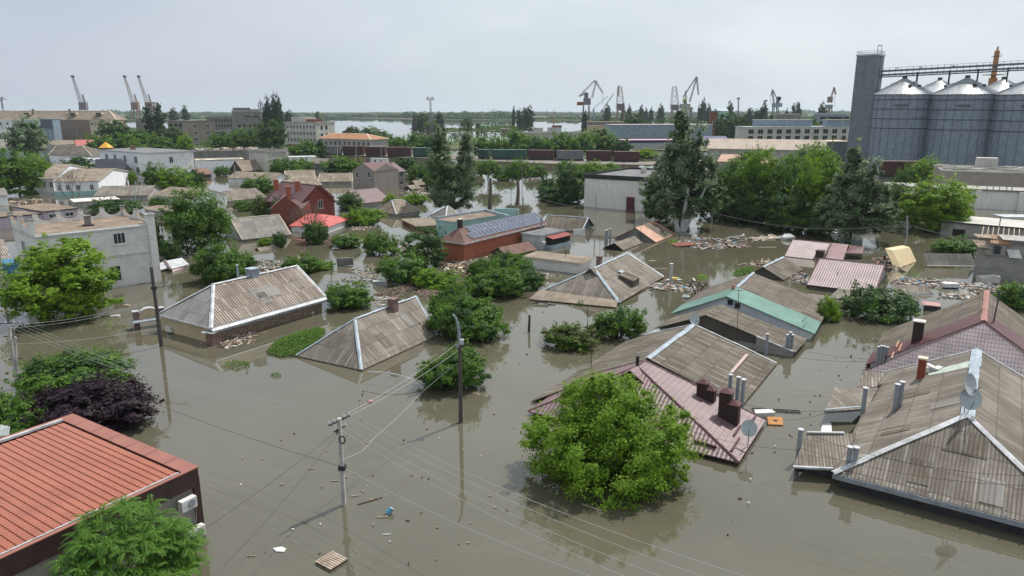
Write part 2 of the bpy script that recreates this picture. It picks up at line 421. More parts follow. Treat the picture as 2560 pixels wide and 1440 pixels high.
def lapped(mb, p, q, w, h, m, step=1.9):
    """bent metal capping laid in short overlapping lengths"""
    p, q = np.array(p, float), np.array(q, float); L_ = np.linalg.norm(q - p); n = max(1, int(L_ / step)); d = (q - p) / L_
    s_ = unit(np.cross(d, (0, 0, 1)))
    for i in range(n):
        a, b_ = p + (q - p) * i / n - d * .06, p + (q - p) * (i + 1) / n; j = s_ * rl.uniform(-.025, .025); k = s_ * rl.uniform(-.025, .025); z = np.array((0, 0, .012 * (i % 3) + rl.uniform(-.006, .006)))
        w2 = w * rl.uniform(.42, .54)
        for sg in (-1, 1):
            e = s_ * sg * w2; mb.slab([a + j + z + (0, 0, .02), b_ + k + z + (0, 0, .02), b_ + k + e + z + (0, 0, -w * .16), a + j + e + z + (0, 0, -w * .16)], .02, m)
def struct(name, mb):
    o = mb.build(name); o['kind'] = 'structure'; return o
def solo(name, mb, label, cat, group=None, kind=None, origin=None, smooth=False):
    if origin is None:
        V = np.array(mb.v); origin = (V[:, 0].mean(), V[:, 1].mean(), max(0.0, V[:, 2].min()))
    return tag(mb.build(name, origin=origin, smooth=smooth), label, cat, group, kind)

# ------------------------------------------------------------------ fitted rectangular houses
class Box:
    """a rectangular building in plan; e0..e3 eave corners, r1/r2 ridge ends, b0..b3 water line"""
    def __init__(s, p): s.cx, s.cy, s.a, s.l, s.w, s.ze, s.rise, s.i1, s.i2, s.o = p
    def P(s, u, v, z):
        ca, sa = math.cos(s.a), math.sin(s.a); return np.array((s.cx + ca * u - sa * v, s.cy + sa * u + ca * v, z))
    def pt(s, k):
        if k[0] in 'eb':
            i = int(k[1]); u = (-s.l, s.l, s.l, -s.l)[i]; v = (-s.w, -s.w, s.w, s.w)[i]
            return s.P(u, v, s.ze if k[0] == 'e' else 0.0)
        return s.P(-s.l + s.i1, s.o, s.ze + s.rise) if k == 'r1' else s.P(s.l - s.i2, s.o, s.ze + s.rise)
    def hit_face(s, k, px, py, out=0.0, inset=0.0):
        q = s.pt('e%d' % k); n = s.norm(k); q = q + n * (out - inset)
        d = ray(px, py); c = np.array((0, 0, CAM_H)); t = ((q - c) @ n) / (d @ n)
        return c + d * t
    def norm(s, k):
        return s.P(*((0, -1), (1, 0), (0, 1), (-1, 0))[k], 0) - s.P(0, 0, 0)
    def tri(s, k):
        return {0: ('e0', 'e1', 'r1'), 1: ('e1', 'e2', 'r2'), 2: ('e2', 'e3', 'r2'), 3: ('e3', 'e0', 'r1')}[k]
    def hit_slope(s, k, px, py):
        A, B, R = (s.pt(x) for x in s.tri(k)); n = np.cross(B - A, R - A); c = np.array((0, 0, CAM_H)); d = ray(px, py)
        return c + d * (((A - c) @ n) / (d @ n))
FITLOG = []
LOOSE = 'ruinflat patched whstrip tinroof lilac2 flat1 ang ang2 navy wh2 lh3 h830 grey2b brickwing tan h700'.split()
GRID = 57.0                          # the streets run at this angle, so the houses do too
def fit(name, obs, ze=0.3, pitch=0.5, hip=(0, 0), o=None, w=None, l=None, kw=6.0, flat=False, wze=6.0, init=None, kang=0.5):
    """least squares for the rectangular house whose corners fall on the observed picture points"""
    def back(k):
        z = 0.0 if k[0] == 'b' else (ze if k[0] == 'e' else ze + 2.0)
        return W(*obs[k], z)
    ang = None; l0 = 7.0
    for a_, b_, rot in (('e0', 'e1', 0), ('e3', 'e2', 0), ('b0', 'b1', 0), ('r1', 'r2', 0), ('e0', 'e3', -1), ('e1', 'e2', -1), ('b0', 'b3', -1), ('b1', 'b2', -1)):
        if a_ in obs and b_ in obs:
            dlt = back(b_) - back(a_); ang = math.atan2(dlt[1], dlt[0]) + rot * math.pi / 2
            if rot == 0: l0 = np.linalg.norm(dlt) / 2
            break
    w0 = w or 4.0
    if l: l0 = l
    if init: ang = init.get('a', ang); l0 = init.get('l', l0); w0 = init.get('w', w0)
    bx = Box([0, 0, ang, l0, w0, ze, 0 if flat else pitch * w0, hip[0] * w0, hip[1] * w0, 0])
    k0 = next(iter(obs)); dq = back(k0) - bx.pt(k0); p = np.array([dq[0], dq[1], ang, l0, w0, ze, 0 if flat else pitch * w0, hip[0] * w0, hip[1] * w0, 0.0])
    free = [0, 1, 2, 3, 4, 5] + ([] if flat else [6]) + ([7] if hip[0] else []) + ([8] if hip[1] else []) + ([9] if o is not None else [])
    def res(p):
        b = Box(p); r = []
        for k, q in obs.items():
            x = proj(b.pt(k)); r += [x[0] - q[0], x[1] - q[1]]
        r.append((p[5] - ze) * wze)
        if not flat: r.append((p[6] / max(p[4], 0.5) - pitch) * 40)
        if hip[0]: r.append((p[7] / max(p[4], .5) - hip[0]) * kw)
        if hip[1]: r.append((p[8] / max(p[4], .5) - hip[1]) * kw)
        if o is not None: r.append((p[9] - o) * 1.5)
        if w: r.append((p[4] - w) * 4)
        if l: r.append((p[3] - l) * 4)
        da = (math.degrees(p[2]) - GRID + 45) % 90 - 45
        r.append(da * (0.08 if name in LOOSE else kang))
        r.append((p[4] - w0) * 0.15); r.append((p[3] - l0) * 0.05)
        return np.array(r)
    lam = 1.0; r = res(p); c = r @ r
    for it in range(120):
        J = np.zeros((len(r), len(free)))
        for j, i in enumerate(free):
            q = p.copy(); q[i] += 1e-4; J[:, j] = (res(q) - r) / 1e-4
        A = J.T @ J; g = J.T @ r
        st = -np.linalg.solve(A + lam * np.diag(np.diag(A) + 1e-6), g)
        q = p.copy(); q[free] += st; q[3] = max(q[3], 0.8); q[4] = max(q[4], 0.8); r2 = res(q); c2 = r2 @ r2
        if c2 < c: p, r, c = q, r2, c2; lam = max(lam / 3, 1e-6)
        else: lam = min(lam * 4, 1e6)
    e = [np.hypot(*(np.array(proj(Box(p).pt(k))) - obs[k])) for k in obs]
    FITLOG.append('%-22s err %.1f/%.1f  c(%.1f,%.1f) a%.0f l%.1f w%.1f ze%.2f rise%.2f i%.1f,%.1f o%.1f' % (name, np.mean(e), max(e), p[0], p[1], math.degrees(p[2]), p[3], p[4], p[5], p[6], p[7], p[8], p[9]))
    return Box(p)
def far_box(A, B, depth, rise=0.0, hip=(0, 0), o=0.0):
    """front top edge from A to B, each (px, py, Y)"""
    a, b = D(*A), D(*B); z = (a[2] + b[2]) / 2; d = b - a; an = math.atan2(d[1], d[0]); L_ = math.hypot(d[0], d[1])
    n = np.array((-math.sin(an), math.cos(an))); c = (a[:2] + b[:2]) / 2 + n * depth / 2
    w = depth / 2
    return Box([c[0], c[1], an, L_ / 2, w, z, rise, hip[0] * w, hip[1] * w, o])

def root_of(b, label, cat='house', name='house', group=None):
    return empty(name, (b.cx, b.cy, 0), label, cat, group)
def walls(b, root, m, inset=0.35, name='wall', top=None, gable=None, zlow=-1.2, mg=None):
    """wall ring plus gables that fill up to the roof planes"""
    mb = MB(); l, w = b.l - inset, b.w - inset
    zt = (b.ze if top is None else top) - 0.02
    if b.rise > 0: zt += min(inset, b.w) * b.rise / b.w * 0.5
    c = [b.P(-l, -w, 0), b.P(l, -w, 0), b.P(l, w, 0), b.P(-l, w, 0)]
    for i in range(4):
        p, q = c[i], c[(i + 1) % 4]
        mb.poly([(p[0], p[1], zlow), (q[0], q[1], zlow), (q[0], q[1], zt), (p[0], p[1], zt)], m)
    o_ = mb.build(name, root)
    if b.rise > 0:
        for sgn, ins in ((-1, b.i1), (1, b.i2)):
            if ins > 0.01: continue
            g = MB(); zr = b.ze + b.rise - 0.06
            pa, pb = b.P(sgn * l, -w, zt - 0.01), b.P(sgn * l, w, zt - 0.01); pr = b.P(sgn * l, b.o, zr)
            t = 0.02
            g.poly([pa, pr, pb] if sgn < 0 else [pa, pb, pr], mg or gable or m); g.build('gable', root)
    return o_
def roof(b, root, m, ms=None, mh=None, t=0.1, name='roof', cap=None, capw=0.34, split=None, m2=None):
    """gable / hip roof slopes as one slab mesh, caps along ridge and hips as parts"""
    mb = MB(); e = [b.pt('e%d' % i) for i in range(4)]; r1, r2 = b.pt('r1'), b.pt('r2')
    def sl(pts, mat): mb.slab(pts, t, mat, ms or mat)
    if split:
        f = split
        L0 = [e[0], e[0] + (e[1] - e[0]) * f, r1 + (r2 - r1) * f, r1]; R0 = [e[0] + (e[1] - e[0]) * f, e[1], r2, r1 + (r2 - r1) * f]
        L1 = [e[3], e[3] + (e[2] - e[3]) * f, r1 + (r2 - r1) * f, r1]; R1 = [e[3] + (e[2] - e[3]) * f, e[2], r2, r1 + (r2 - r1) * f]
        up = np.array((0, 0, 0.05))
        fm = MB()
        for q in (L0, L1): fm.slab([x + up for x in q], t, m2)
        fm.build('front_roof', root)
        for q in (R0, R1): sl(q, m)
    else:
        sl([e[0], e[1], r2, r1], m); sl([e[2], e[3], r1, r2], m)
    if b.i1 > 0.01: sl([e[3], e[0], r1], mh or m)
    if b.i2 > 0.01: sl([e[1], e[2], r2], m)
    ro = mb.build(name, root)
    if cap is not None:
        up = np.array((0, 0, 0.06)); c = MB()
        if np.linalg.norm(r2 - r1) > 0.3: lapped(c, r1 + up, r2 + up, capw, 0.07, cap)
        lapped(c, r1 + up, e[0] + up * .7, capw, 0.06, cap); lapped(c, r1 + up, e[3] + up * .7, capw, 0.06, cap)
        lapped(c, r2 + up, e[1] + up * .7, capw, 0.06, cap); lapped(c, r2 + up, e[2] + up * .7, capw, 0.06, cap)
        c.build('ridge_cap', ro)
    return ro
def fascia(b, root, m, h=0.22, sides=(0, 1, 2, 3), dz=-0.1, t=0.05, name='eaves_board'):
    mb = MB()
    for k in sides:
        p, q = b.pt('e%d' % k), b.pt('e%d' % ((k + 1) % 4)); n = b.norm(k)
        off = n * (t / 2 + 0.004); z = np.array((0, 0, dz - h / 2 + 0.1))
        mb.beam(p + off + z, q + off + z, t, h, m)
    return mb.build(name, root)
def window(b, root, k, px, py, w=1.2, h=1.3, inset=0.35, kind=3, sill=True, name='window', frame=None, pos=None):
    """a framed window whose centre falls at this picture point of wall k; frame > glass panes"""
    fr = frame or M_WFRAME
    c = b.hit_face(k, px, py, 0.0, inset) if pos is None else np.array(pos); n = b.norm(k); u = np.array((-n[1], n[0], 0)); z = np.array((0, 0, 1.0))
    c = c + n * 0.015
    f = MB(); t = 0.07; d = 0.06
    f.obox(c + u * (w / 2) + n * d / 2, u * t / 2, n * d / 2, z * h / 2, fr); f.obox(c - u * (w / 2) + n * d / 2, u * t / 2, n * d / 2, z * h / 2, fr)
    f.obox(c + z * (h / 2) + n * d / 2, u * (w / 2 + t / 2), n * d / 2, z * t / 2, fr); f.obox(c - z * (h / 2) + n * d / 2, u * (w / 2 + t / 2), n * d / 2, z * t / 2, fr)
    for i in range(1, kind):
        x = (i / kind - 0.5) * w; f.obox(c + u * x + n * d / 2, u * t * 0.4, n * d / 2 * 0.9, z * (h / 2 - t / 2), fr)
    fo = f.build(name, root)
    g = MB(); g.obox(c + n * 0.01, u * (w / 2 - t / 2), n * 0.01, z * (h / 2 - t / 2), M_GLASS); g.build('pane', fo)
    if sill:
        q = MB(); q.obox(c - z * (h / 2 + 0.09) + n * 0.09, u * (w / 2 + 0.12), n * 0.09, z * 0.035, fr); q.build('sill', fo)
    return fo
def window_grid(b, root, k, us, zs, w, h, m=None, frame=None, inset=0.0):
    """plain windows of a far building: one shared mesh, each window its own part"""
    mb = MB(); mb.box((0, 0, 0), w, 0.12, h, m or M_GLASS)
    if frame is not None:
        for sx in (-1, 1): mb.box((sx * w / 2, -0.02, 0), 0.14, 0.16, h + 0.14, frame)
        mb.box((0, -0.02, h / 2 + 0.07), w, 0.16, 0.14, frame); mb.box((0, -0.02, -h / 2 - 0.07), w, 0.22, 0.14, frame)
        mb.box((0, -0.02, 0), 0.1, 0.16, h, frame)
    me = None; n = b.norm(k); q0 = b.pt('e%d' % k); q1 = b.pt('e%d' % ((k + 1) % 4)); rz = b.a + (0, math.pi / 2, math.pi, -math.pi / 2)[k]
    for z in zs:
        for f in us:
            p = q0 + (q1 - q0) * f + n * (0.03 - inset)
            if me is None:
                o = mb.build('window', root, origin=(0, 0, 0)); me = o.data
            else: o = link(bpy.data.objects.new('window', me), root)
            o.location = (p[0] - root.location[0], p[1] - root.location[1], z); o.rotation_euler = (0, 0, rz)
def flat_roof(b, root, m, medge, t=0.25, parapet=0.0, over=0.2, name='roof'):
    mb = MB(); l, w = b.l + over, b.w + over
    c = [b.P(-l, -w, b.ze), b.P(l, -w, b.ze), b.P(l, w, b.ze), b.P(-l, w, b.ze)]
    mb.prism(c, b.ze - t, b.ze, medge, m); ro = mb.build(name, root)
    if parapet:
        p = MB()
        for i in range(4):
            q0, q1 = c[i].copy(), c[(i + 1) % 4].copy(); n = b.norm(i); q0 = q0 - n * 0.15; q1 = q1 - n * 0.15
            d = unit(q1 - q0); q0 = q0 + d * 0.3 if i % 2 else q0; q1 = q1 - d * 0.3 if i % 2 else q1
            z = np.array((0, 0, parapet / 2)); p.beam(q0 + z, q1 + z, 0.3, parapet, medge)
        p.build('parapet', root)
    return ro
def chimney(b, root, k, px, py, sx, sy, h, m, mcap=None, rz=None, name='chimney', drop=0.6, off=0):
    p = b.hit_slope(k, px, py); rz = b.a if rz is None else rz
    mb = MB(); mb.box((p[0], p[1], p[2] + (h - drop) / 2), sx, sy, h + drop, m, rz); o = mb.build(name, root)
    c = MB(); zt = p[2] + h
    if mcap == 'pyramid':
        l = [np.array((p[0], p[1], zt)) + np.array((math.cos(rz) * i * (sx / 2 + .06) - math.sin(rz) * j * (sy / 2 + .06), math.sin(rz) * i * (sx / 2 + .06) + math.cos(rz) * j * (sy / 2 + .06), 0.05)) for i, j in ((-1, -1), (1, -1), (1, 1), (-1, 1))]
        ap = np.array((p[0], p[1], zt + 0.35))
        for i in range(4): c.poly([l[i], l[(i + 1) % 4], ap], M_MARSH)
        c.poly(l[::-1], M_MARSH)
    else: c.box((p[0], p[1], zt + 0.045), sx + 0.14, sy + 0.14, 0.09, mcap or M_CONC, rz)
    c.build('chimney_cap', o); return o
def pipe(p, h, r, m, parent=None, name='vent_pipe', capm=None, label=None, group=None, low=0.6):
    mb = MB(); mb.tube(np.array(p) - (0, 0, low), np.array(p) + (0, 0, h), r, r, m, 10)
    mb.tube(np.array(p) + (0, 0, h + 0.02), np.array(p) + (0, 0, h + 0.07), r * 1.35, r * 1.35, capm or M_WMET, 10)
    if parent is not None: return mb.build(name, parent)
    return solo(name, mb, label, 'pipe', group)
# ------------------------------------------------------------------ setting
def mat_water():
    m, nt, b = new_mat('flood_water')
    v = objvec(nt)
    n1 = noise(nt, v, 0.012, 5, 0.6)
    n2 = noise(nt, nd(nt, 'ShaderNodeMapping', {'Vector': v, 'Scale': (1, 1, 1), 'Rotation': (0, 0, 0.5)}).outputs[0], 0.06, 5, 0.65)
    col = mixc(nt, ramp(nt, n2, 0.35, 0.7), (0.082, 0.075, 0.052), (0.105, 0.097, 0.070))
    nt.links.new(col, b.inputs['Base Color'])
    b.inputs['IOR'].default_value = 1.7
    b.inputs['Specular IOR Level'].default_value = 0.5
    b.inputs['Roughness'].default_value = 0.03
    rough = mth(nt, 'MULTIPLY_ADD', ramp(nt, n1, 0.45, 0.62), 0.02, 0.004)
    nt.links.new(rough, b.inputs['Roughness'])
    rip = nd(nt, 'ShaderNodeMapping', {'Vector': v, 'Scale': (1.0, 2.2, 1), 'Rotation': (0, 0, 0.25)}).outputs[0]
    st = noise(nt, nd(nt, 'ShaderNodeMapping', {'Vector': v, 'Scale': (0.10, 0.35, 1), 'Rotation': (0, 0, -0.6)}).outputs[0], 1.0, 6, 0.75)
    col = mixc(nt, mth(nt, 'MULTIPLY', ramp(nt, st, 0.55, 0.72), 0.35), col, (0.125, 0.115, 0.082))
    nt.links.new(col, b.inputs['Base Color'])
    r1 = noise(nt, rip, 2.2, 3, 0.5)
    h = mth(nt, 'MULTIPLY', r1, mth(nt, 'MULTIPLY_ADD', ramp(nt, n1, 0.45, 0.65), 0.8, 0.25))
    bump(nt, b, h, 0.10, 0.03)
    return m
M_WATER = mat_water()
def sheet(name, pts, z, mat):
    mb = MB(); mb.poly([(x, y, z) for x, y in pts], mat); return struct(name, mb)
sheet('water', [(-9000, -300), (9000, -300), (9000, 9000), (-9000, 9000)], 0.0, M_WATER)
M_EARTH = plain('bank_earth_and_grass', (0.09, 0.10, 0.05), 0.95, 0.4, 0.02)
M_MUD = plain('railway_mud', (0.20, 0.18, 0.16), 0.95, 0.3, 0.05)
# land on the far bank and wooded flats beyond it
def pland(name, pix, z=0.35, mat=None):
    return sheet(name, [tuple(W(x, y, z)[:2]) for x, y in pix], z, mat or M_EARTH)
pland('far_bank_ground', [(-500, 300.5), (700, 300.5), (860, 294.5), (1040, 299), (1130, 300), (1500, 301.5), (3000, 301.5), (3000, 280.5), (-500, 280.5)])
pland('harbour_ground', [(-400, 372), (-400, 322), (300, 318), (560, 322), (820, 346), (1000, 358), (1240, 353), (1340, 336), (1500, 322), (1760, 322), (3200, 322), (3200, 362), (2200, 388), (1600, 374), (1300, 374), (1000, 372)], 0.4)
pland('islet_ground', [(1022, 322), (1040, 317), (1110, 319), (1180, 322), (1270, 322), (1290, 328), (1200, 327), (1120, 327), (1060, 327)], 0.3)
pland('railway_ground', [(840, 379), (1010, 376), (1100, 384), (1330, 400), (1560, 404), (1720, 404), (1720, 413), (1380, 409), (1100, 397), (960, 391), (850, 388)], 0.2, M_MUD)

# ------------------------------------------------------------------ far and middle-distance buildings
def fr(n, a=0.06, b=0.94): return [a + (b - a) * i / max(1, n - 1) for i in range(n)]
# long brown hip-roofed block
b = far_box((-60, 299, 540), (291, 298, 545), 16, rise=6.2, hip=(1.0, 1.0)); R = root_of(b, 'long pale block with brown hip roof and dormers at the far left', 'building', 'apartment_building')
walls(b, R, M_BROWNW, 0.3); roof(b, R, M_SLATE5, M_CREAM, t=0.4, cap=M_CREAM, capw=0.9)
window_grid(b, R, 0, [0.50, .525, .56, .585, .62, .645, .675, .70], [b.ze - 3.2, b.ze - 6.8, b.ze - 10.3], 1.3, 1.7, M_GLASS, M_WFRAME, 0.3)
for px in (72, 186, 250):
    p = b.hit_slope(0 if px < 240 else 0, px, 286); mb = MB(); mb.box((p[0], p[1] - .5, p[2] + .6), 4.5, 4, 1.6, M_CREAM, b.a); mb.box((p[0], p[1] - 2.6, p[2] + .6), 3.4, .2, 1.0, M_DARKIN, b.a)
    mb.build('dormer', R)
for px in (84, 175): chimney(b, R, 0, px, 284, 1.2, 1.2, 3.2, M_BROWNW)
def wing(x0, x1, yt, Y, dep, m, label, nwin=0, sub=None, name='building'):
    w_ = far_box((x0, yt, Y), (x1, yt, Y), dep); r = root_of(w_, label, 'building', name)
    walls(w_, r, m, 0.05); flat_roof(w_, r, M_GREYR, m, 0.4)
    if nwin: window_grid(w_, r, 0, fr(nwin, .12, .88), sub or [w_.ze - 2.5], 1.5, 1.8, M_GLASS, M_WFRAME, 0.05)
    return w_, r
wing(-60, 28, 300, 528, 8, M_WHITE, 'white end wing with dark windows at the left frame edge', 5, name='building')
wing(28, 97, 300, 526, 9, plain('pale_blue_render', (0.40, 0.47, 0.52), 0.8, 0.1), 'pale blue wing in front of the long brown block', 4)
w_, r = wing(99, 130, 297, 524, 9, M_BLUEB, 'glazed blue stair block between the pale wing and brown facade')
g = MB(); q0 = w_.pt('e0'); q1 = w_.pt('e1')
for i in range(5):
    for j in range(4):
        c = q0 + (q1 - q0) * ((i + .5) / 5); g.box((c[0], c[1] - .06, w_.ze - 1 - j * 1.7), (w_.l * 2) / 5 - .25, .1, 1.45, M_PV)
g.build('glass_front', r)
wing(223, 276, 301, 530, 3, M_CREAM, 'cream end bay of the long block under the pale gable', 2)
# yellow spot and ruin at the left of the broad poplar
b, r = wing(338, 376, 298, 620, 14, M_DCONC, 'ruined grey concrete frame left of the broad poplar', 3)
b = far_box((466, 304, 470), (537, 303, 480), 14); r = root_of(b, 'brown four storey block with white framed windows', 'building', 'apartment_building')
walls(b, r, plain('brown_panel', (0.27, 0.235, 0.205), 0.9, 0.15, 0.3), 0.05); flat_roof(b, r, M_BITUM, M_DCONC, 0.5, 0.3)
window_grid(b, r, 0, [0.28, 0.72], [b.ze - 3.0, b.ze - 7.2, b.ze - 11.2, b.ze - 15], 2.0, 1.9, M_GLASS, M_WFRAME, 0.05)
b = far_box((418, 300, 560), (470, 302, 560), 20); r = root_of(b, 'dark ruined roofs joining the brown block on its left', 'building', 'building')
walls(b, r, M_DCONC, 0.05); flat_roof(b, r, M_BITUM, M_DCONC, 0.6)
window_grid(b, r, 0, fr(4, .15, .85), [b.ze - 3.5], 2.0, 2.4, M_DARKIN)
# factory with slanted glazing and its tower
b = far_box((520, 291, 640), (587, 291, 650), 20); r = root_of(b, 'grey factory hall with rows of broken windows', 'factory', 'factory_hall')
walls(b, r, M_DCONC, 0.05); flat_roof(b, r, M_BITUM, M_GREYR, 0.6, 0.5)
window_grid(b, r, 0, fr(9, .06, .94), [b.ze - 3.5, b.ze - 8.0], 1.6, 2.4, M_DARKIN, M_GREYR, .05)
mb = MB(); q0, q1 = b.pt('e0'), b.pt('e1')
for i in range(9):
    c = q0 + (q1 - q0) * ((i + .5) / 9); mb.box((c[0], c[1] - 2.2, b.ze - 13.5), 2.0, .25, 5.0, M_SEAMG, 0.0, 0.35)
mb.build('slanted_panel', r)
b = far_box((587, 274, 600), (655, 277, 610), 18); r = root_of(b, 'half ruined concrete tower block of the factory', 'factory', 'concrete_tower')
walls(b, r, M_DCONC, 0.05); flat_roof(b, r, M_DCONC, M_GREYR, 1.2)
mb = MB(); c = b.P(-b.l * .4, 0, b.ze); mb.box((c[0], c[1], b.ze + 1.0), 12, 12, 2.0, M_DCONC, b.a); c = b.P(b.l * .5, 0, b.ze); mb.box((c[0], c[1] + 2, b.ze + 0.4), 8, 12, .8, M_DCONC, b.a); mb.build('roof_superstructure', r)
window_grid(b, r, 0, [.12, .3, .52, .66, .8, .92], [b.ze - 12.6], 1.7, 2.2, M_DARKIN, None, 0.05)
window_grid(b, r, 0, [.45, .75], [b.ze - 5], 5, 1.0, M_DARKIN, None, 0.05)
# grey office block
b = fit('grey_block', {'e0': (713, 300), 'e1': (790, 311), 'e2': (835, 308), 'b1': (792, 366)}, ze=15, flat=True, wze=4, l=14, w=9, init={'a': -0.57, 'l': 14, 'w': 9})
r = root_of(b, 'grey four storey block with many dark windows before the river', 'building', 'office_building'); walls(b, r, M_CONC, 0.05); flat_roof(b, r, M_BITUMG, M_GREYR, 0.5, 0.5)
nz_ = max(3, int(b.ze / 4)); window_grid(b, r, 0, fr(9, .08, .94), [b.ze - 2.8 - 4.1 * i for i in range(nz_)], 1.7, 2.0, M_GLASS, M_WFRAME, .05)
window_grid(b, r, 1, [.3, .55], [b.ze - 3.2, b.ze - 8.2], 1.6, 2.6, M_DARKIN, None, .05)
mb = MB(); c = b.P(-b.l * .4, 0, 0); mb.box((c[0], c[1], b.ze + 1.7), b.l * .9, b.w * 1.1, 3.2, M_CONC, b.a); c = b.P(b.l * .3, 0, 0); mb.box((c[0], c[1], b.ze + 1.0), b.l * .5, b.w * .8, 2.0, M_RUST, b.a); mb.build('roof_house', r)
# orange roofed long building
b = fit('orange_roof', {'e0': (796, 345), 'e1': (928, 351), 'r1': (828, 335), 'r2': (917, 337), 'b1': (928, 372)}, ze=7, hip=(1, 1), pitch=.45, w=9)
r = root_of(b, 'long two storey building with orange-brown hip roof', 'building', 'building'); walls(b, r, M_GREYR, .5); roof(b, r, plain('orange_brown_roof', (0.33, 0.17, 0.095), 0.9, 0.25, 0.3), M_CREAM, t=.25, cap=M_CREAM, capw=.7)
window_grid(b, r, 0, fr(11, .06, .94), [b.ze - 2.6], 1.4, 2.2, M_DARKIN, M_GREYR, .5)
# freight wagons, each a thing
def wagon(x0, x1, y0, y1, Y0, Y1, m, label, hgt=4.4, ribs=14):
    a, c = D(x0, y0, Y0), D(x1, y1, Y1); a[2] = c[2] = 0; d = unit(c - a); n = np.array((-d[1], d[0], 0)); R = empty('freight_wagon', (a + c) / 2, label, 'wagon', 'freight wagons on the flooded railway')
    L_ = np.linalg.norm(c - a) - 0.8; mid = (a + c) / 2
    B_ = MB(); B_.obox(mid + (0, 0, 1.0 + hgt / 2), d * L_ / 2, n * 1.5, np.array((0, 0, hgt / 2)), m)
    for i in range(ribs): B_.obox(mid + d * L_ * ((i + .5) / ribs - .5) - n * 1.55 + (0, 0, 1.0 + hgt / 2), d * .09, n * .09, np.array((0, 0, hgt / 2 - .1)), m)
    B_.build('wagon_body', R)
    t = MB(); t.obox(mid + (0, 0, 1.06 + hgt), d * (L_ / 2 + .1), n * 1.6, np.array((0, 0, .06)), plain('wagon_top_' + m.name, tuple(min(.5, 1.2 * x + .05) for x in (0.1, 0.06, 0.06)) if 'green' not in m.name else (0.13, 0.22, 0.19), 0.8)); t.build('wagon_top', R)
    u = MB(); u.obox(mid + (0, 0, .6), d * L_ / 2 * .96, n * 1.2, np.array((0, 0, .38)), M_DARK); u.build('underframe', R)
M_WRED = plain('dark_red_wagon', (0.085, 0.04, 0.038), 0.8, 0.25, 0.5); M_WGRN = plain('green_wagon', (0.04, 0.09, 0.075), 0.8, 0.2, 0.5); M_WGRY = plain('grey_wagon', (0.17, 0.18, 0.19), 0.8, 0.25, .5)
for x0, x1, ym, Y, m, lb in [
  (722, 790, 372, 395, M_WRED, 'dark red freight wagon below the grey block'), (792, 855, 380, 372, M_WGRY, 'grey freight wagon below the orange-brown roof, left'),
  (858, 912, 381, 372, M_WRED, 'dark red freight wagon below the orange-brown roof'), (914, 966, 382, 366, M_WRED, 'dark red freight wagon right of the orange-brown roof'),
  (968, 1030, 384, 360, M_WRED, 'dark red freight wagon left of the green one'), (1032, 1100, 386, 355, M_WGRN, 'green freight wagon left of the silvery poplar pair'),
  (1196, 1226, 398, 340, M_WGRN, 'short green freight wagon right of the silvery poplar pair'), (1228, 1318, 398, 338, M_WGRN, 'long green freight wagon in the middle'),
  (1320, 1386, 398, 334, M_WRED, 'dark red freight wagon right of the long green one'), (1390, 1460, 400, 330, M_WGRY, 'grey freight wagon in the middle'),
  (1463, 1530, 402, 328, M_WRED, 'rusty red freight wagon left under the small white house'), (1532, 1600, 404, 322, M_WRED, 'dark red wagon under the small white house')]:
    wagon(x0, x1, ym, ym, Y, Y - 2, m, lb, hgt=3.6)
wagon(2196, 2300, 440, 440, 245, 243, M_WRED, 'dark red freight wagon at the foot of the silos', hgt=4.6)
# light mast on the islet
def light_mast(px, yt, yb, Y, label):
    p = D(px, yb, Y); p[2] = 0; top = D(px, yt, Y)[2]; R = empty('light_mast', p, label, 'light mast'); mb = MB()
    mb.lattice(p, p + (0, 0, top * .92), 2.6, 1.2, .28, M_CRANE, 9, side=(1, 0, 0)); mb.build('mast', R)
    s = mpp(p + (0, 0, top)); q = MB(); q.obox(p + (0, 0, top * .93), (9 * s, 0, 0), (0, 9 * s, 0), (0, 0, .3), M_CRANE); q.build('platform', R)
    for i in (-3, -2, -1, 1, 2, 3):
        l_ = MB(); l_.box((p[0] + i * 2.8 * s, p[1] - 2, top * .93 + 1.6), 2.0 * s, 1.0, 2.2, M_WMET); l_.build('floodlight', R)
light_mast(1078, 243, 330, 800, 'tall light mast with a round platform on the islet')
light_mast(10, 242, 290, 900, 'light mast with floodlights at the left edge of the skyline')
# dark spire on the islet
p = D(1036, 322, 830); p[2] = 0; mb = MB(); R = empty('spire_tower', p, 'dark pointed little tower on the left tip of the islet', 'tower')
t = D(1036, 278, 830)[2]; mb.tube(p, p + (0, 0, t * .35), 3.2, 3.0, M_DARK, 8); mb.tube(p + (0, 0, t * .35), p + (0, 0, t * .55), 2.2, 2.0, M_DARK, 8); mb.build('tower_body', R)
mb = MB(); mb.tube(p + (0, 0, t * .55), p + (0, 0, t), 2.0, .1, M_DARK, 8); mb.build('spire', R)
# pale flat block, small huts
b = far_box((1306, 332, 510), (1492, 330, 520), 14); r = root_of(b, 'pale flat roofed two storey block half hidden by trees', 'building', 'building'); walls(b, r, plain('faded_panel', (.40, .385, .35), .9, .15, .3, dirt=(.25, .25, .22)), .05); flat_roof(b, r, M_BITUMG, M_CONC, .5, .3)
window_grid(b, r, 0, [.03, .09, .15, .21, .58, .64, .70, .76, .9], [b.ze - 2.8], 1.7, 1.8, M_GLASS, M_WFRAME, .05)
b = far_box((1252, 321, 760), (1276, 321, 760), 9); r = root_of(b, 'small brownish hut by the river left of the poplar clump', 'building', 'hut'); walls(b, r, M_BROWNW, .05); flat_roof(b, r, M_GREYR, M_CONC, .6)
b = far_box((1522, 377, 372), (1592, 376, 376), 8); r = root_of(b, 'small pale house with three white windows by the wagons', 'house', 'house'); walls(b, r, M_GREYR, .3); flat_roof(b, r, M_DCONC, M_CONC, .35, over=.3)
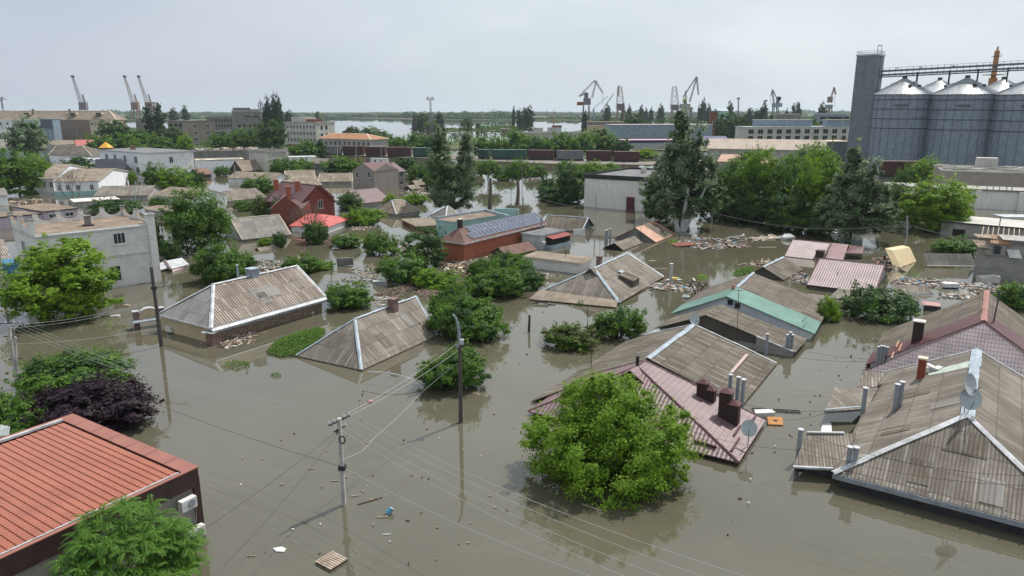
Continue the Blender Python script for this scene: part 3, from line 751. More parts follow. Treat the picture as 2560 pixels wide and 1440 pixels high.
window_grid(b, r, 0, [.24, .5, .76], [b.ze - 2.2], 1.6, 1.7, M_GLASS, M_WFRAME, .3)
# ship
p = D(1368, 330, 700); s = mpp(p); R = empty('ship', (p[0], p[1], 0), 'white ship with red hull band and mast behind the pale block', 'ship'); z0 = D(1368, 328, 700)[2]
mb = MB(); mb.prism([(p[0] - 44 * s, p[1] - 3), (p[0] + 36 * s, p[1] - 4), (p[0] + 42 * s, p[1]), (p[0] + 36 * s, p[1] + 4), (p[0] - 44 * s, p[1] + 3)], -.5, z0, M_WMET); mb.build('hull', R)
mb = MB(); mb.box((p[0] + 18 * s, p[1], z0 + 1.8), 34 * s, 6, 3.6, M_WMET); mb.box((p[0] - 24 * s, p[1], z0 + 1.6), 26 * s, 5, 3.2, M_CONC); mb.build('deckhouse', R)
mb = MB(); mb.box((p[0] + 24 * s, p[1], z0 + 4.5), 24 * s, 5, 1.8, M_REDP); mb.build('red_roof', R)
mb = MB(); mb.tube((p[0] + 16 * s, p[1], z0 + 3), (p[0] + 16 * s, p[1], D(1384, 272, 700)[2]), .5, .2, M_ORANGEM, 6); mb.build('ship_mast', R)
# harbour sheds
b = far_box((1530, 312, 520), (1782, 310, 530), 18); r = root_of(b, 'long blue-grey warehouse with ribbed cladding', 'warehouse', 'warehouse'); walls(b, r, M_BLUEB, .05); flat_roof(b, r, M_CONC, M_WMET, .5)
b = far_box((1474, 304, 610), (1562, 305, 610), 25); r = root_of(b, 'dark flat shed behind the left end of the warehouse', 'warehouse', 'warehouse'); walls(b, r, M_DCONC, .05); flat_roof(b, r, M_BITUM, M_DCONC, .8)
b = far_box((1472, 313, 560), (1530, 316, 560), 10); r = root_of(b, 'brown flat roof left of the blue-grey warehouse', 'warehouse', 'warehouse'); walls(b, r, M_BEIGE, .05); flat_roof(b, r, M_SLATE5, M_BEIGE, .6)
b = far_box((1556, 350, 425), (1700, 350, 430), 14); r = root_of(b, 'grey-white hall with a pink and dark blue roof stripe', 'warehouse', 'warehouse'); walls(b, r, M_SEAMG, .05); flat_roof(b, r, plain('pink_sheet', (.55, .34, .38), .7, .1), plain('dark_blue_edge', (.03, .035, .12), .5, .1), 1.6)
b = far_box((1756, 350, 470), (1822, 352, 470), 14, rise=2.5); r = root_of(b, 'small hall with dark blue roof behind the beige roof', 'warehouse', 'warehouse'); walls(b, r, M_SEAMG, .05); roof(b, r, plain('navy_roof', (.04, .045, .13), .5, .1), t=.3)
b = far_box((1867, 317, 460), (2122, 316, 470), 16); r = root_of(b, 'long concrete workshop with broken windows and blue clerestories', 'workshop', 'workshop'); walls(b, r, M_CONC, .05); flat_roof(b, r, M_WMET, M_WMET, .5)
window_grid(b, r, 0, fr(11, .045, .955), [b.ze - 3.0, b.ze - 7.0], 3.4, 2.6, M_DARKIN, M_GREYR, .05)
for x0, x1 in ((1890, 2025), (2068, 2122)):
    a = D(x0, 315, 470); c = D(x1, 315, 474); mb = MB(); z = b.ze; mb.box(((a[0] + c[0]) / 2, 474, z + 2.0), c[0] - a[0], 7, 3.8, M_BLUEB); mb.box(((a[0] + c[0]) / 2, 474, z + 4.05), c[0] - a[0] + 1, 8, .35, M_WMET); mb.build('clerestory', r)
b = far_box((2055, 282, 640), (2120, 284, 640), 16); r = root_of(b, 'dark steel framed hall on the skyline left of the tower', 'workshop', 'workshop'); walls(b, r, M_BLUEB, .05); flat_roof(b, r, M_DARK, M_WMET, .7); window_grid(b, r, 0, fr(6), [b.ze - 4, b.ze - 8], 5, 2.4, M_DARKIN)
b = far_box((1942, 284, 640), (2000, 284, 640), 16); r = root_of(b, 'dark steel framed hall on the skyline behind the poplar pair', 'workshop', 'workshop'); walls(b, r, M_DCONC, .05); flat_roof(b, r, M_DARK, M_WMET, .7)
b = far_box((1781, 277, 600), (1797, 277, 600), 9); r = root_of(b, 'dark red brick tower block among the harbour poplars', 'building', 'brick_tower'); walls(b, r, M_RUST, .05); flat_roof(b, r, M_RUST, M_DCONC, .8, over=.8)
b = far_box((1794, 278, 680), (1822, 277, 680), 14, rise=2.5); r = root_of(b, 'pale turquoise gabled shed roof on the skyline', 'warehouse', 'warehouse'); walls(b, r, M_TEAL, .05); roof(b, r, M_BLUEW, t=.3)
# long beige roof and tower annex
b = fit('beige_roof', {'e0': (1776, 370), 'e1': (2062, 377), 'r1': (1765, 345), 'r2': (2070, 351)}, ze=6.0, pitch=.5, w=9, wze=8)
r = root_of(b, 'very long low building with beige slate roof', 'warehouse', 'warehouse'); walls(b, r, M_GREYR, .5); roof(b, r, plain('beige_slate', (.42, .355, .30), .95, .15, .3), M_CREAM, t=.3)
window_grid(b, r, 0, [.5, .53], [b.ze - 3], 1.8, 2.4, M_GLASS, M_WFRAME, .5)
b = far_box((2070, 352, 322), (2124, 354, 322), 14); r = root_of(b, 'grey annex with pale flat roof left of the elevator tower', 'warehouse', 'annex'); walls(b, r, M_TOWER, .05); flat_roof(b, r, M_CREAM, M_CREAM, .4, over=.3)
b = fit('small_orange', {'e0': (1793, 402), 'e1': (1935, 408), 'r1': (1803, 386), 'r2': (1905, 389)}, ze=3.5, pitch=.5, hip=(1, 1), w=6)
r = root_of(b, 'low house with worn brown-orange hip roof behind the dark trees', 'house'); walls(b, r, M_GREYR, .4); roof(b, r, M_ORANGET, t=.2)
# grain elevator tower
b = fit('tower', {'e0': (2142, 138), 'e1': (2195, 141), 'e2': (2214, 130), 'b0': (2112, 412)}, ze=44, flat=True, wze=1, init={'a': -.1, 'l': 4.4, 'w': 4})
r = root_of(b, 'tall dark grey elevator tower beside the grain silos', 'grain elevator', 'elevator_tower'); walls(b, r, M_TOWER, .05); flat_roof(b, r, M_TOWER, M_WMET, .5, over=.25)
mb = MB()
for k in range(4):
    p, q = b.pt('e%d' % k), b.pt('e%d' % ((k + 1) % 4))
    for i in range(5): mb.beam(p + (q - p) * i / 5, p + (q - p) * i / 5 + (0, 0, 1.4), .1, .1, M_WMET)
    for h in (.7, 1.4): mb.beam(p + (0, 0, h), q + (0, 0, h), .1, .1, M_WMET)
mb.build('railing', r)
mb = MB(); c = b.P(b.l * .75, 0, b.ze)
for i in (-1, 1): mb.beam(c + (i * .8, 0, 0), c + (i * .8, 0, 3.4), .15, .15, M_DARK)
mb.beam(c + (-.8, 0, 3.4), c + (.8, 0, 3.4), .15, .3, M_DARK); mb.build('hoist_frame', r)
mb = MB(); q = b.P(b.l + .35, -b.w * .35, 0)
for i in (-1, 1): mb.beam(q + (0, i * .4, 2), q + (0, i * .4, b.ze + 1), .08, .08, M_DARK)
for i in range(60): mb.beam(q + (0, -.4, 2 + i * .7), q + (0, .4, 2 + i * .7), .05, .05, M_DARK)
mb.build('ladder', r)
# silos
def silo(px, ytop, wpx, Y, apex_y, label, text=True, apex_h=6.6):
    c = D(px, ytop, Y); s = mpp(c); rad = wpx * s / 2; ze = c[2]; c = np.array((c[0], Y, 0)); R = empty('grain_silo', c, label, 'silo', 'grain silos in front of the harbour')
    mb = MB(); n = 48
    A = [(c[0] + rad * math.cos(2 * math.pi * i / n), c[1] + rad * math.sin(2 * math.pi * i / n)) for i in range(n)]
    for i in range(n):
        p, q = A[i], A[(i + 1) % n]; mb.poly([(*p, -1), (*q, -1), (*q, ze), (*p, ze)], M_SILO)
    for i in range(0, n, 2):
        p = np.array((*A[i], 0)); o = unit(p - c); mb.beam(p + o * .06, p + o * .06 + (0, 0, ze), .2, .2, M_TOWER, up=(o[0], o[1], 0.01))
    mb.build('silo_wall', R)
    mb = MB(); 
    for z in (ze - 2.0, ze - 5.6, ze - 9.3, ze - 13.0, ze - .1):
        for i in range(n):
            p, q = np.array((*A[i], z)), np.array((*A[(i + 1) % n], z)); o = unit(p + q - 2 * np.array((c[0], c[1], z))); mb.beam(p + o * .15, q + o * .15, .12, .22, M_DARK)
    mb.build('wind_ring', R)
    m2 = MB(); top = np.array((c[0], c[1], ze + apex_h)); ro = rad * 1.02
    Rr = [np.array((c[0] + ro * math.cos(2 * math.pi * i / n), c[1] + ro * math.sin(2 * math.pi * i / n), ze + .05)) for i in range(n)]
    ci = [top + (p - top) * .06 for p in Rr]
    for i in range(n):
        m2.poly([Rr[i], Rr[(i + 1) % n], ci[(i + 1) % n], ci[i]], M_SILOTOP)
        m2.beam(Rr[i] + (0, 0, .07), ci[i] + (0, 0, .07), .1, .12, M_SILOTOP)
    ro_ = m2.build('silo_roof', R)
    m3 = MB(); m3.tube(top - (0, 0, .5), top + (0, 0, .6), .9, .9, M_DARK, 12); rr = [top + (p - top) * .42 + (0, 0, .5) for p in Rr]
    for i in range(n): m3.beam(rr[i], rr[(i + 1) % n], .08, .08, M_DARK)
    for k in (-.35, 1.2, 4.2): 
        a = -math.pi / 2 + k * .4; e = np.array((math.cos(a), math.sin(a), 0)); p = top + (e * ro - (0, 0, apex_h)) * .55; m4 = MB(); m4.obox(p + (0, 0, .4), (.5, 0, 0), (0, .5, 0), (0, 0, .4), M_DARK); m4.build('roof_hatch', ro_)
    m3.build('roof_fitting', ro_)
    if text:
        cu = bpy.data.curves.new('silo_lettering', 'FONT'); cu.body = 'WESTEEL'; cu.size = 1.3; cu.align_x = 'CENTER'; cu.extrude = 0.02; cu.materials.append(M_DARKIN)
        d = unit(np.array((0 - c[0], 0 - c[1], 0))); o0 = bpy.data.objects.new('tmp', cu); link(o0); bpy.context.view_layer.update(); me = bpy.data.meshes.new_from_object(o0); bpy.data.objects.remove(o0); o = link(bpy.data.objects.new('silo_lettering', me), R); p = d * (rad + .35)
        o.location = (p[0], p[1], ze - 4.6); o.rotation_euler = (math.pi / 2, 0, math.atan2(d[1], d[0]) + math.pi / 2)
    return c, rad, ze, top
S1 = silo(2257, 237, 142, 300, 196, 'first big grain silo, next to the elevator tower')
S2 = silo(2413, 237, 152, 287, 194, 'second big grain silo, the middle of the front row')
S3 = silo(2580, 237, 163, 273, 192, 'third big grain silo, cut by the right frame edge')
silo(2345, 236, 132, 330, 199, 'rear silo showing its cone between the first and second', False)
silo(2504, 236, 138, 316, 198, 'rear silo showing its bright cone between the second and third', False)
# conveyor gallery over the silos
a = np.array((S1[3][0], S1[3][1] + 1, S1[3][2])); c = np.array((S3[3][0], S3[3][1] + 1, S3[3][2] + 1.6)); d = unit(c - a); st = a - d * 16; en = c + d * 12
R = empty('conveyor_gallery', (a[0], a[1], 0), 'dark conveyor gallery running over the silo tops', 'conveyor')
mb = MB(); side = unit(np.cross(d, (0, 0, 1)))
for o_, z in ((0, 1.5), (0, 3.0)): mb.beam(st + side * o_ + (0, 0, z), en + side * o_ + (0, 0, z), 1.6, .7, M_TOWER)
mb.beam(st + side * 1.2 + (0, 0, 0.7), en + side * 1.2 + (0, 0, 0.7), .3, .3, M_DARK); mb.beam(st - side * 1.2 + (0, 0, 0.7), en - side * 1.2 + (0, 0, 0.7), .3, .3, M_DARK); mb.build('conveyor_trough', R)
mb = MB(); L_ = np.linalg.norm(en - st)
for i in range(34):
    p = st + d * L_ * i / 33; mb.beam(p + side * 1.2 + (0, 0, 0.7), p + side * 1.2 + (0, 0, 4.1), .1, .1, M_DARK)
mb.beam(st + side * 1.2 + (0, 0, 4.1), en + side * 1.2 + (0, 0, 4.1), .1, .1, M_DARK); mb.build('walkway_railing', R)
for i, f in enumerate((0.02, .28, .5, .72)):
    p = a + (c - a) * f; q = MB()
    for sg in (-.9, .9): q.beam(p + d * 4 + side * sg + (0, 0, -3.5), p + d * 4 + side * sg + (0, 0, 2.0), .25, .25, M_DARK)
    q.build('gallery_support', R)
for i, (px, py) in enumerate(((2240, 170), (2300, 168), (2381, 165), (2445, 164), (2531, 162))):
    q = MB(); p = D(px, py + 20, 290); q.tube((p[0], p[1], a[2] + 3), (p[0], p[1], D(px, py, 290)[2]), .07, .07, M_GREYM, 5); q.box((p[0], p[1], D(px, py, 290)[2]), .9, .5, .5, M_WMET); q.build('gallery_lamp', R)
# pale downpipes between the silos
for px, y0, y1, Y, lb in ((2331, 200, 420, 296, 'pale leg conveyor between first and second silo'), (2493, 200, 400, 282, 'pale leg conveyor between second and third silo')):
    p = D(px, y0, Y - 13); mb = MB(); mb.beam((p[0], p[1] + 12, 0), (p[0], p[1] + 12, p[2]), 1.1, 1.1, M_BLUEW); mb.beam((p[0] - .9, p[1] + 11, 0), (p[0] - .9, p[1] + 11, p[2]), .15, .15, M_DARK); solo('leg_conveyor', mb, lb, 'conveyor')
# orange mast
p = D(2480, 215, 360); p[2] = 0; R = empty('orange_mast', p, 'orange steel mast with platforms rising behind the silos', 'mast'); t = D(2480, 127, 360)[2]
mb = MB(); mb.beam(p, p + (0, 0, t * .75), 2.6, 2.6, M_ORANGEM); mb.beam(p + (0, 0, t * .75), p + (0, 0, t), 1.6, 1.6, M_ORANGEM); mb.tube(p + (0, 0, t), p + (0, 0, t + 2), .5, .3, M_ORANGEM, 6); mb.build('mast', R)
for z, w_ in ((t * .78, 3.4), (t * .86, 1.8), (t * .95, 1.4), (t * .62, 3)):
    q = MB(); q.obox(p + (0, 0, z), (w_, 0, 0), (0, w_, 0), (0, 0, .15), M_CRANER)
    for sx in (-1, 1): q.beam(p + (sx * w_, -w_, z), p + (sx * w_, -w_, z + 1.2), .12, .12, M_CRANER)
    q.beam(p + (-w_, -w_, z + 1.2), p + (w_, -w_, z + 1.2), .1, .1, M_CRANER); q.build('platform', R)
# cranes: members given as picture segments, built as trusses with depth at their own distance
def crane(Y, label, booms, legs, boxes, group='harbour cranes on the skyline', m=None, wire=()):
    m = m or M_CRANE; g = D(legs[0][0], legs[0][3], Y); R = empty('harbour_crane', (g[0], Y, 0), label, 'crane', group); s = Y / FPX
    for x0, y0, x1, y1, w0, w1 in booms:
        q = MB(); q.lattice(D(x0, y0, Y), D(x1, y1, Y), w0 * s, w1 * s, .28 * max(1, Y / 900), m, 9); q.build('boom', R)
    for x0, y0, x1, y1 in legs:
        for dy in (-4, 4):
            q = MB(); a_, b_ = D(x0, y0, Y), D(x1, y1, Y); b_[2] = 0 if y1 > 300 else b_[2]; q.beam(a_ + (0, dy * .5, 0), b_ + (0, dy, 0), 2.2 * s, 2.2 * s, m); q.build('leg', R)
    for x0, y0, x1, y1, mt, nm in boxes:
        q = MB(); c = D((x0 + x1) / 2, (y0 + y1) / 2, Y); q.box(c, abs(x1 - x0) * s, max(4, abs(x1 - x0) * s * .6), abs(y1 - y0) * s, mt); q.build(nm, R)
    for x0, y0, x1, y1 in wire:
        q = MB(); q.tube(D(x0, y0, Y), D(x1, y1, Y), .16, .16, m, 4); q.build('hoist_rope', R)
for dx, Y, lb in ((0, 950, 'leaning jib crane at the far left, alone'), (130, 930, 'leaning jib crane, left one of the pair'), (165, 960, 'leaning jib crane, right one of the pair')):
    k = 1 if dx else 0; m_ = M_CRANER if k else M_CRANE
    crane(Y, lb, [(203 + dx, 258, 181 + dx, 191 + k, 7, 2.5), (212 + dx, 256, 206 + dx, 236, 3, 2)], [(203 + dx, 258, 199 + dx, 300), (214 + dx, 258, 218 + dx, 300)], [(200 + dx, 256, 217 + dx, 274, m_, 'cab'), (179 + dx, 189, 184 + dx, 193, M_DARK, 'boom_head')], m=m_)
crane(720, 'large portal crane with double linked jib over the river', [(1447, 242, 1487, 201, 3, 3), (1480, 245, 1490, 204, 3.5, 2.5), (1487, 201, 1507, 232, 4.5, 2), (1450, 240, 1466, 232, 3, 3)],
      [(1459, 264, 1457, 300), (1472, 264, 1473, 300)], [(1443, 255, 1459, 263, M_RUST, 'counterweight'), (1459, 246, 1476, 262, M_CRANE, 'cab'), (1461, 232, 1470, 246, M_CRANE, 'machine_house')], wire=((1507, 233, 1507, 262),))
crane(760, 'round topped lattice crane mast with rusty frame', [(1551, 272, 1549, 216, 19, 9), (1546, 240, 1547, 214, 3, 2)], [(1544, 258, 1543, 300), (1558, 258, 1560, 300)], [(1545, 260, 1558, 276, M_CRANE, 'cab')], m=M_CRANER)
crane(740, 'second lattice crane mast with rounded top, behind the tallest poplar', [(1687, 272, 1686, 216, 19, 9)], [(1680, 262, 1679, 300), (1694, 262, 1696, 300)], [(1680, 262, 1693, 276, M_CRANE, 'cab')], m=M_CRANER)
crane(740, 'light grey jib crane with a tall linked arm', [(1707, 244, 1741, 192, 2, 2), (1724, 255, 1742, 193, 3, 2), (1742, 193, 1746, 237, 3, 2), (1715, 262, 1714, 228, 3, 2)], [(1716, 268, 1716, 300), (1727, 272, 1727, 300)], [(1701, 260, 1724, 272, M_GREYR, 'cab'), (1714, 268, 1731, 275, M_GREYR, 'platform')])
crane(860, 'thin pale slewing boom between portal crane and lattice crane', [(1504, 278, 1534, 234, 2, 1.5), (1482, 272, 1520, 240, .6, .6)], [(1484, 272, 1486, 300)], [(1502, 275, 1508, 281, M_GREYM, 'cab')], m=M_GREYM)
crane(800, 'blue-grey jib crane with beak shaped counter arm', [(1935, 262, 1931, 224, 3, 2), (1931, 226, 1927, 240, 2, 1), (1942, 246, 1933, 226, 1, 1)], [(1934, 266, 1931, 300), (1943, 266, 1946, 300)], [(1932, 258, 1953, 267, M_BLUEB, 'cab'), (1942, 242, 1948, 258, M_CRANE, 'machine_house'), (1943, 243, 1951, 250, M_DARK, 'counterweight')], wire=((1926, 240, 1926, 258),))
crane(820, 'cream and grey jib crane right, near the tower', [(2074, 256, 2085, 220, 3, 2), (2085, 218, 2089, 236, 3, 2)], [(2070, 266, 2070, 300), (2077, 266, 2077, 300)], [(2065, 262, 2080, 271, M_BLUEB, 'platform'), (2070, 242, 2080, 256, M_CRANER, 'cab')], m=M_CRANER, wire=((2087, 232, 2087, 268),))
crane(1000, 'thin crane mast standing among harbour poplars, left', [(1846, 290, 1846, 246, 2.5, 2)], [(1846, 278, 1846, 300)], [(1843, 244, 1849, 248, M_CRANER, 'boom_head')], m=M_CRANER)
crane(1000, 'thin crane mast just left of the blue-grey jib crane', [(1911, 290, 1914, 252, 2.5, 2)], [(1911, 278, 1911, 300)], [(1912, 250, 1917, 254, M_CRANER, 'boom_head')], m=M_CRANER)
# bare telecom mast over the factory
p = D(652, 276, 600); mb = MB(); t = D(652, 249, 600)[2]; p[2] = 16; mb.tube(p, (p[0], p[1], t), .5, .4, M_GREYM, 6)
for i in range(7):
    a = i * .9; mb.box((p[0] + math.cos(a) * 1.6, p[1] + math.sin(a) * 1.6, t - 3 - (i % 3) * 2.4), .7, .7, 2.6, M_WMET); mb.tube((p[0], p[1], t - 3 - (i % 3) * 2.4), (p[0] + math.cos(a) * 1.6, p[1] + math.sin(a) * 1.6, t - 3 - (i % 3) * 2.4), .12, .12, M_GREYM, 4)
solo('telecom_mast', mb, 'telecom mast with antennas left of the tight poplar group', 'mast')
# white sailing-boat like mast pole
p = D(2104, 350, 330); mb = MB(); mb.tube((p[0], p[1], 4), D(2109, 272, 330), .16, .1, M_WMET, 6); solo('flag_pole', mb, 'thin white pole standing before the windowed workshop', 'pole')
# ------------------------------------------------------------------ right-hand halls
b = fit('hall', {'e0': (1461, 440), 'e1': (1628, 448), 'e3': (1575, 424), 'b0': (1459, 517), 'b1': (1630, 529)}, ze=9.5, flat=True, wze=0.5, init={'a': -.1, 'l': 10, 'w': 12})
r = root_of(b, 'windowless white concrete hall standing in the flood', 'hall', 'concrete_hall')
walls(b, r, M_HALL, .05); flat_roof(b, r, M_BITUMG, M_DARK, .5, .5, over=.12)
d_ = b.hit_face(0, 1575, 519); mb = MB(); mb.box((d_[0], d_[1] - .1, max(1.5, d_[2])), 1.9, .25, 3.0, plain('maroon_door', (.11, .03, .035), .6, .2), b.a); mb.build('door', r)
mb = MB(); c = b.P(0, 2, b.ze); mb.tube(c, c + (0, 0, 1.1), .7, .7, M_CONC, 10); mb.build('roof_vent', r)
b = far_box((2355, 420, 182), (2640, 440, 172), 22); r = root_of(b, 'big grey-brown industrial hall at the right edge, upper one', 'hall', 'industrial_hall')
walls(b, r, M_GBRICK, .05); flat_roof(b, r, M_DCONC, M_GREYR, .4, over=.1)
rd = random.Random(3); mb = MB()
for i in range(46):
    c = b.P(rd.uniform(-b.l * .95, b.l * .8), rd.uniform(-b.w * .95, b.w * .6), b.ze + .15); mb.box(c, rd.uniform(.8, 4), rd.uniform(.3, 1.6), rd.uniform(.1, .6), rd.choice([M_DCONC, M_CONC, M_WMET, M_GREYR, M_PLANK]), b.a + rd.uniform(-.1, .1))
for v in (-.75, -.3, .2): q = b.P(-b.l * .9, v * b.w, b.ze + .3); q2 = b.P(b.l * .7, v * b.w, b.ze + .3); mb.beam(q, q2, .35, .35, M_CONC)
mb.build('roof_litter', r)
c = b.P(-b.l * .05, b.w * .3, b.ze + 1.3); mb = MB(); mb.box(c, 4.6, 3.6, 2.6, M_CONC, b.a); mb.box((c[0], c[1] - 1.85, c[2] - .2), 1.4, .1, 1.6, M_DARKIN, b.a); mb.build('roof_house', r)
b = far_box((2212, 461, 176), (2640, 482, 160), 8); r = root_of(b, 'long pale concrete hall wall with pilasters at the right', 'hall', 'industrial_hall')
walls(b, r, M_HALL, .05); flat_roof(b, r, M_GREYR, M_DCONC, .35, over=.25)
mb = MB()
for f in (.12, .34, .575, .82): c = b.pt('e0') + (b.pt('e1') - b.pt('e0')) * f + b.norm(0) * .3; mb.box((c[0], c[1], b.ze / 2 - .3), 1.1, .6, b.ze, M_HALL, b.a)
mb.build('pilaster', r)
mb = MB()
for f in (.62, .655, .69, .73, .76): c = b.pt('e0') + (b.pt('e1') - b.pt('e0')) * f + b.norm(0) * -.4; mb.box((c[0], c[1], b.ze + .3), .25, .25, .7, M_WMET, b.a)
mb.build('roof_stub', r)
b = fit('lowhall', {'e0': (2352, 548), 'e1': (2600, 577), 'b0': (2352, 585)}, ze=3.4, flat=True, w=5, init={'a': -.25, 'l': 9, 'w': 5}, wze=4)
r = root_of(b, 'low grey building with flat pale roof below the long wall', 'building', 'low_building'); walls(b, r, M_GREYR, .05); flat_roof(b, r, M_CONC, M_DARK, .25, over=.25)
p = W(2395, 594, .4); mb = MB(); mb.box((p[0], p[1] - .0, 1.3), 1.9, .3, 1.2, M_DARKIN, b.a); mb.build('wall_opening', r)
c = D(2545, 540, 118); mb = MB(); mb.box((c[0] + 3, c[1], c[2] - .1), 12, 3.2, .25, M_WMET, -.08)
for sx in (-2.8, 2.8): mb.beam((c[0] + sx, c[1], 0), (c[0] + sx, c[1], c[2] - .2), .12, .12, M_WMET)
solo('canopy', mb, 'white sheet canopy at the right edge before the long wall', 'canopy')
# ------------------------------------------------------------------ flooded houses, near ones first
GH = 'flooded houses'
def patch(b, r, k, px, py, w_, h_, m, lift=.03):
    c = b.hit_slope(k, px, py); A_, B_, R_ = (b.pt(x) for x in b.tri(k)); u = unit(B_ - A_); n = unit(np.cross(B_ - A_, R_ - A_)); n = n if n[2] > 0 else -n; v = np.cross(n, u)
    mb = MB(); mb.obox(c + n * lift, u * w_ / 2, v * h_ / 2, n * .012, m); mb.build('replacement_sheet', r)
def house(nm, label, obs, mroof, mwall, hip=(0, 0), ze=0.3, pitch=.5, o=None, w=None, l=None, cap=None, gable=None, capw=.34, t=.09, ms=None, inset=.35, kw=6, wze=6, init=None, **k):
    b = fit(nm, obs, ze, pitch, hip, o, w, l, kw, wze=wze, init=init); r = root_of(b, label, 'house', 'house', GH)
    walls(b, r, mwall, inset, gable=gable); roof(b, r, mroof, ms or mroof, t=t, cap=cap, capw=capw, **k); return b, r
def block(nm, label, obs, ze, mwall, mroof, medge=None, parapet=0, l=None, w=None, init=None, over=.15, wze=4, cat='house', name='house'):
    b = fit(nm, obs, ze, flat=True, l=l, w=w, init=init, wze=wze); r = root_of(b, label, cat, name, GH if cat == 'house' else None)
    walls(b, r, mwall, .05); flat_roof(b, r, mroof, medge or mwall, .22, parapet, over); return b, r
# striped slate roof, left centre
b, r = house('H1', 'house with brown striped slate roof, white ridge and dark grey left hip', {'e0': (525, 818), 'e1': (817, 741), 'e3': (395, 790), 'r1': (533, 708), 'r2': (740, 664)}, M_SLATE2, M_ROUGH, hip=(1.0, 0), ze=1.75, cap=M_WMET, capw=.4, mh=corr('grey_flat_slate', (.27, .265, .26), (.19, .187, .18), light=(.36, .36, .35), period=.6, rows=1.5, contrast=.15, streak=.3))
fascia(b, r, M_BLUEW, .62, (0, 1)); fascia(b, r, M_WMET, .16, (3,), name='gutter')
mb = MB(); q0, q1 = b.pt('e0'), b.pt('e1'); n = b.norm(0); mb.slab([q0 + n * .32 + (0, 0, -.28), q1 + n * .32 + (0, 0, -.28), q1 + (0, 0, -.02), q0 + (0, 0, -.02)], .05, M_WMET); mb.build('gutter', r)
mb = MB(); e3, e0 = b.pt('e3'), b.pt('e0'); mm = b.norm(3); mb.beam(e3 * [1, 1, 0] + (0, 0, .5) - mm * .32, e0 * [1, 1, 0] + (0, 0, .5) - mm * .32, .06, 2.0, M_BEIGE); mb.build('front_wall', r)
c = W(533, 835, 1.0); mb = MB(); mb.box((c[0], c[1], .3), 1.0, 1.0, 1.9, M_BRWNBR, b.a); mb.box((c[0] - .1, c[1] - .1, 1.30), 1.35, 1.3, .1, M_WMET, b.a + .3); mb.build('corner_pier', r)
chimney(b, r, 2, 632, 690, 1.0, 1.0, .8, M_GREYM, M_BLUEW)
p = b.hit_slope(0, 590, 697); pipe(p + (0, .6, 0), 1.3, .11, M_GREYM, r)
c = b.hit_face(3, 428, 821, 0, .35); mb = MB(); mb.box(c + b.norm(3) * .18, .85, .4, .55, M_WPLAS, b.a + math.pi / 2 + math.pi); mb.build('air_conditioner', r)
for px, py, w_, h_, m in ((660, 745, 1.1, 1.7, M_SLATE4), (640, 733, 1.1, 1.7, M_SLATE4), (672, 728, 2.2, 1.6, corr('pale_new_slate', (.36, .34, .32), (.26, .25, .23), period=.24)), (745, 708, 1.1, 1.6, M_SLATE)): patch(b, r, 0, px, py, w_, h_, m)
# arched gate post group at its left
c = W(375, 815, .0); R = empty('gateway', c, 'beige arched gateway top with brown piers left of the striped roof', 'gateway'); mb = MB(); an = b.a - .35
ux = np.array((math.cos(an), math.sin(an), 0)); uy = np.array((-math.sin(an), math.cos(an), 0))
for i in range(8):
    a0, a1 = math.pi * i / 8, math.pi * (i + 1) / 8
    P0 = c + ux * math.cos(a0) * .95 + (0, 0, 1.3 + .75 * math.sin(a0)); P1 = c + ux * math.cos(a1) * .95 + (0, 0, 1.3 + .75 * math.sin(a1)); B0 = P0 * [1, 1, 0] + (0, 0, .9); B1 = P1 * [1, 1, 0] + (0, 0, .9)
    mb.poly([B0 - uy * .3, P0 - uy * .3, P1 - uy * .3, B1 - uy * .3], M_BEIGE); mb.poly([P0 - uy * .34, P0 + uy * .34, P1 + uy * .34, P1 - uy * .34], M_WMET)
mb.build('arch', R)
for sg in (-1, 1):
    q = MB(); k = c + ux * sg * 1.2; q.box((k[0], k[1], .6), .5, .6, 2.3, M_BRWNBR, an); q.box((k[0], k[1], 1.8), .62, .72, .1, M_WMET, an); q.build('pier', R)
q = MB(); q.obox(c + (0, 0, .85) - uy * .5 + ux * .2, ux * 1.9, uy * .45 + np.array((0, 0, .08)), (0, 0, .05), M_GREYM); q.build('canopy', R)
# lower slate roof with the vine
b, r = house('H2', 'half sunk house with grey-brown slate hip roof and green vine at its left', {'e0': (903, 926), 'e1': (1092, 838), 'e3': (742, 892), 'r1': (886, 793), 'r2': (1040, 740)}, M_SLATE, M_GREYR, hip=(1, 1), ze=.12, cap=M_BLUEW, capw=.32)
for px, py, w_, h_, m in ((960, 850, 1.1, 1.7, M_SLATE3), (1020, 800, 1.1, 1.7, M_SLATE4)): patch(b, r, 0, px, py, w_, h_, m)
chimney(b, r, 0, 983, 772, .75, .75, 1.0, M_BRWNBR, M_BRWNBR)
# roof of pyramid shape
b, r = house('H3', 'half sunk slate hip roof with pale blue ridges and a dark gablet', {'e0': (1545, 752), 'e1': (1668, 692), 'e3': (1352, 734), 'r1': (1486, 672), 'r2': (1562, 629)}, M_SLATE, M_WOOD, hip=(.75, 0), ze=.25, cap=M_BLUEW, capw=.4)
q1 = W(1322, 747, .18); q2 = W(1541, 768, .18); e3, e0 = b.pt('e3'), b.pt('e0'); up = np.array((0, 0, .06)); mb = MB(); mb.slab([q1, q2, e0 + (e3 - e0) * .02 + (0, 0, .25), e3 + (0, 0, .25)], .07, M_SLATE5); mb.build('porch_roof', r)
c = b.pt('r1'); mb = MB(); ux = b.norm(3); uy = np.array((-ux[1], ux[0], 0)); g = c + ux * .9
A_, B_, T_ = g + uy * 1.1 + (0, 0, -.75), g - uy * 1.1 + (0, 0, -.75), g + (0, 0, .1)
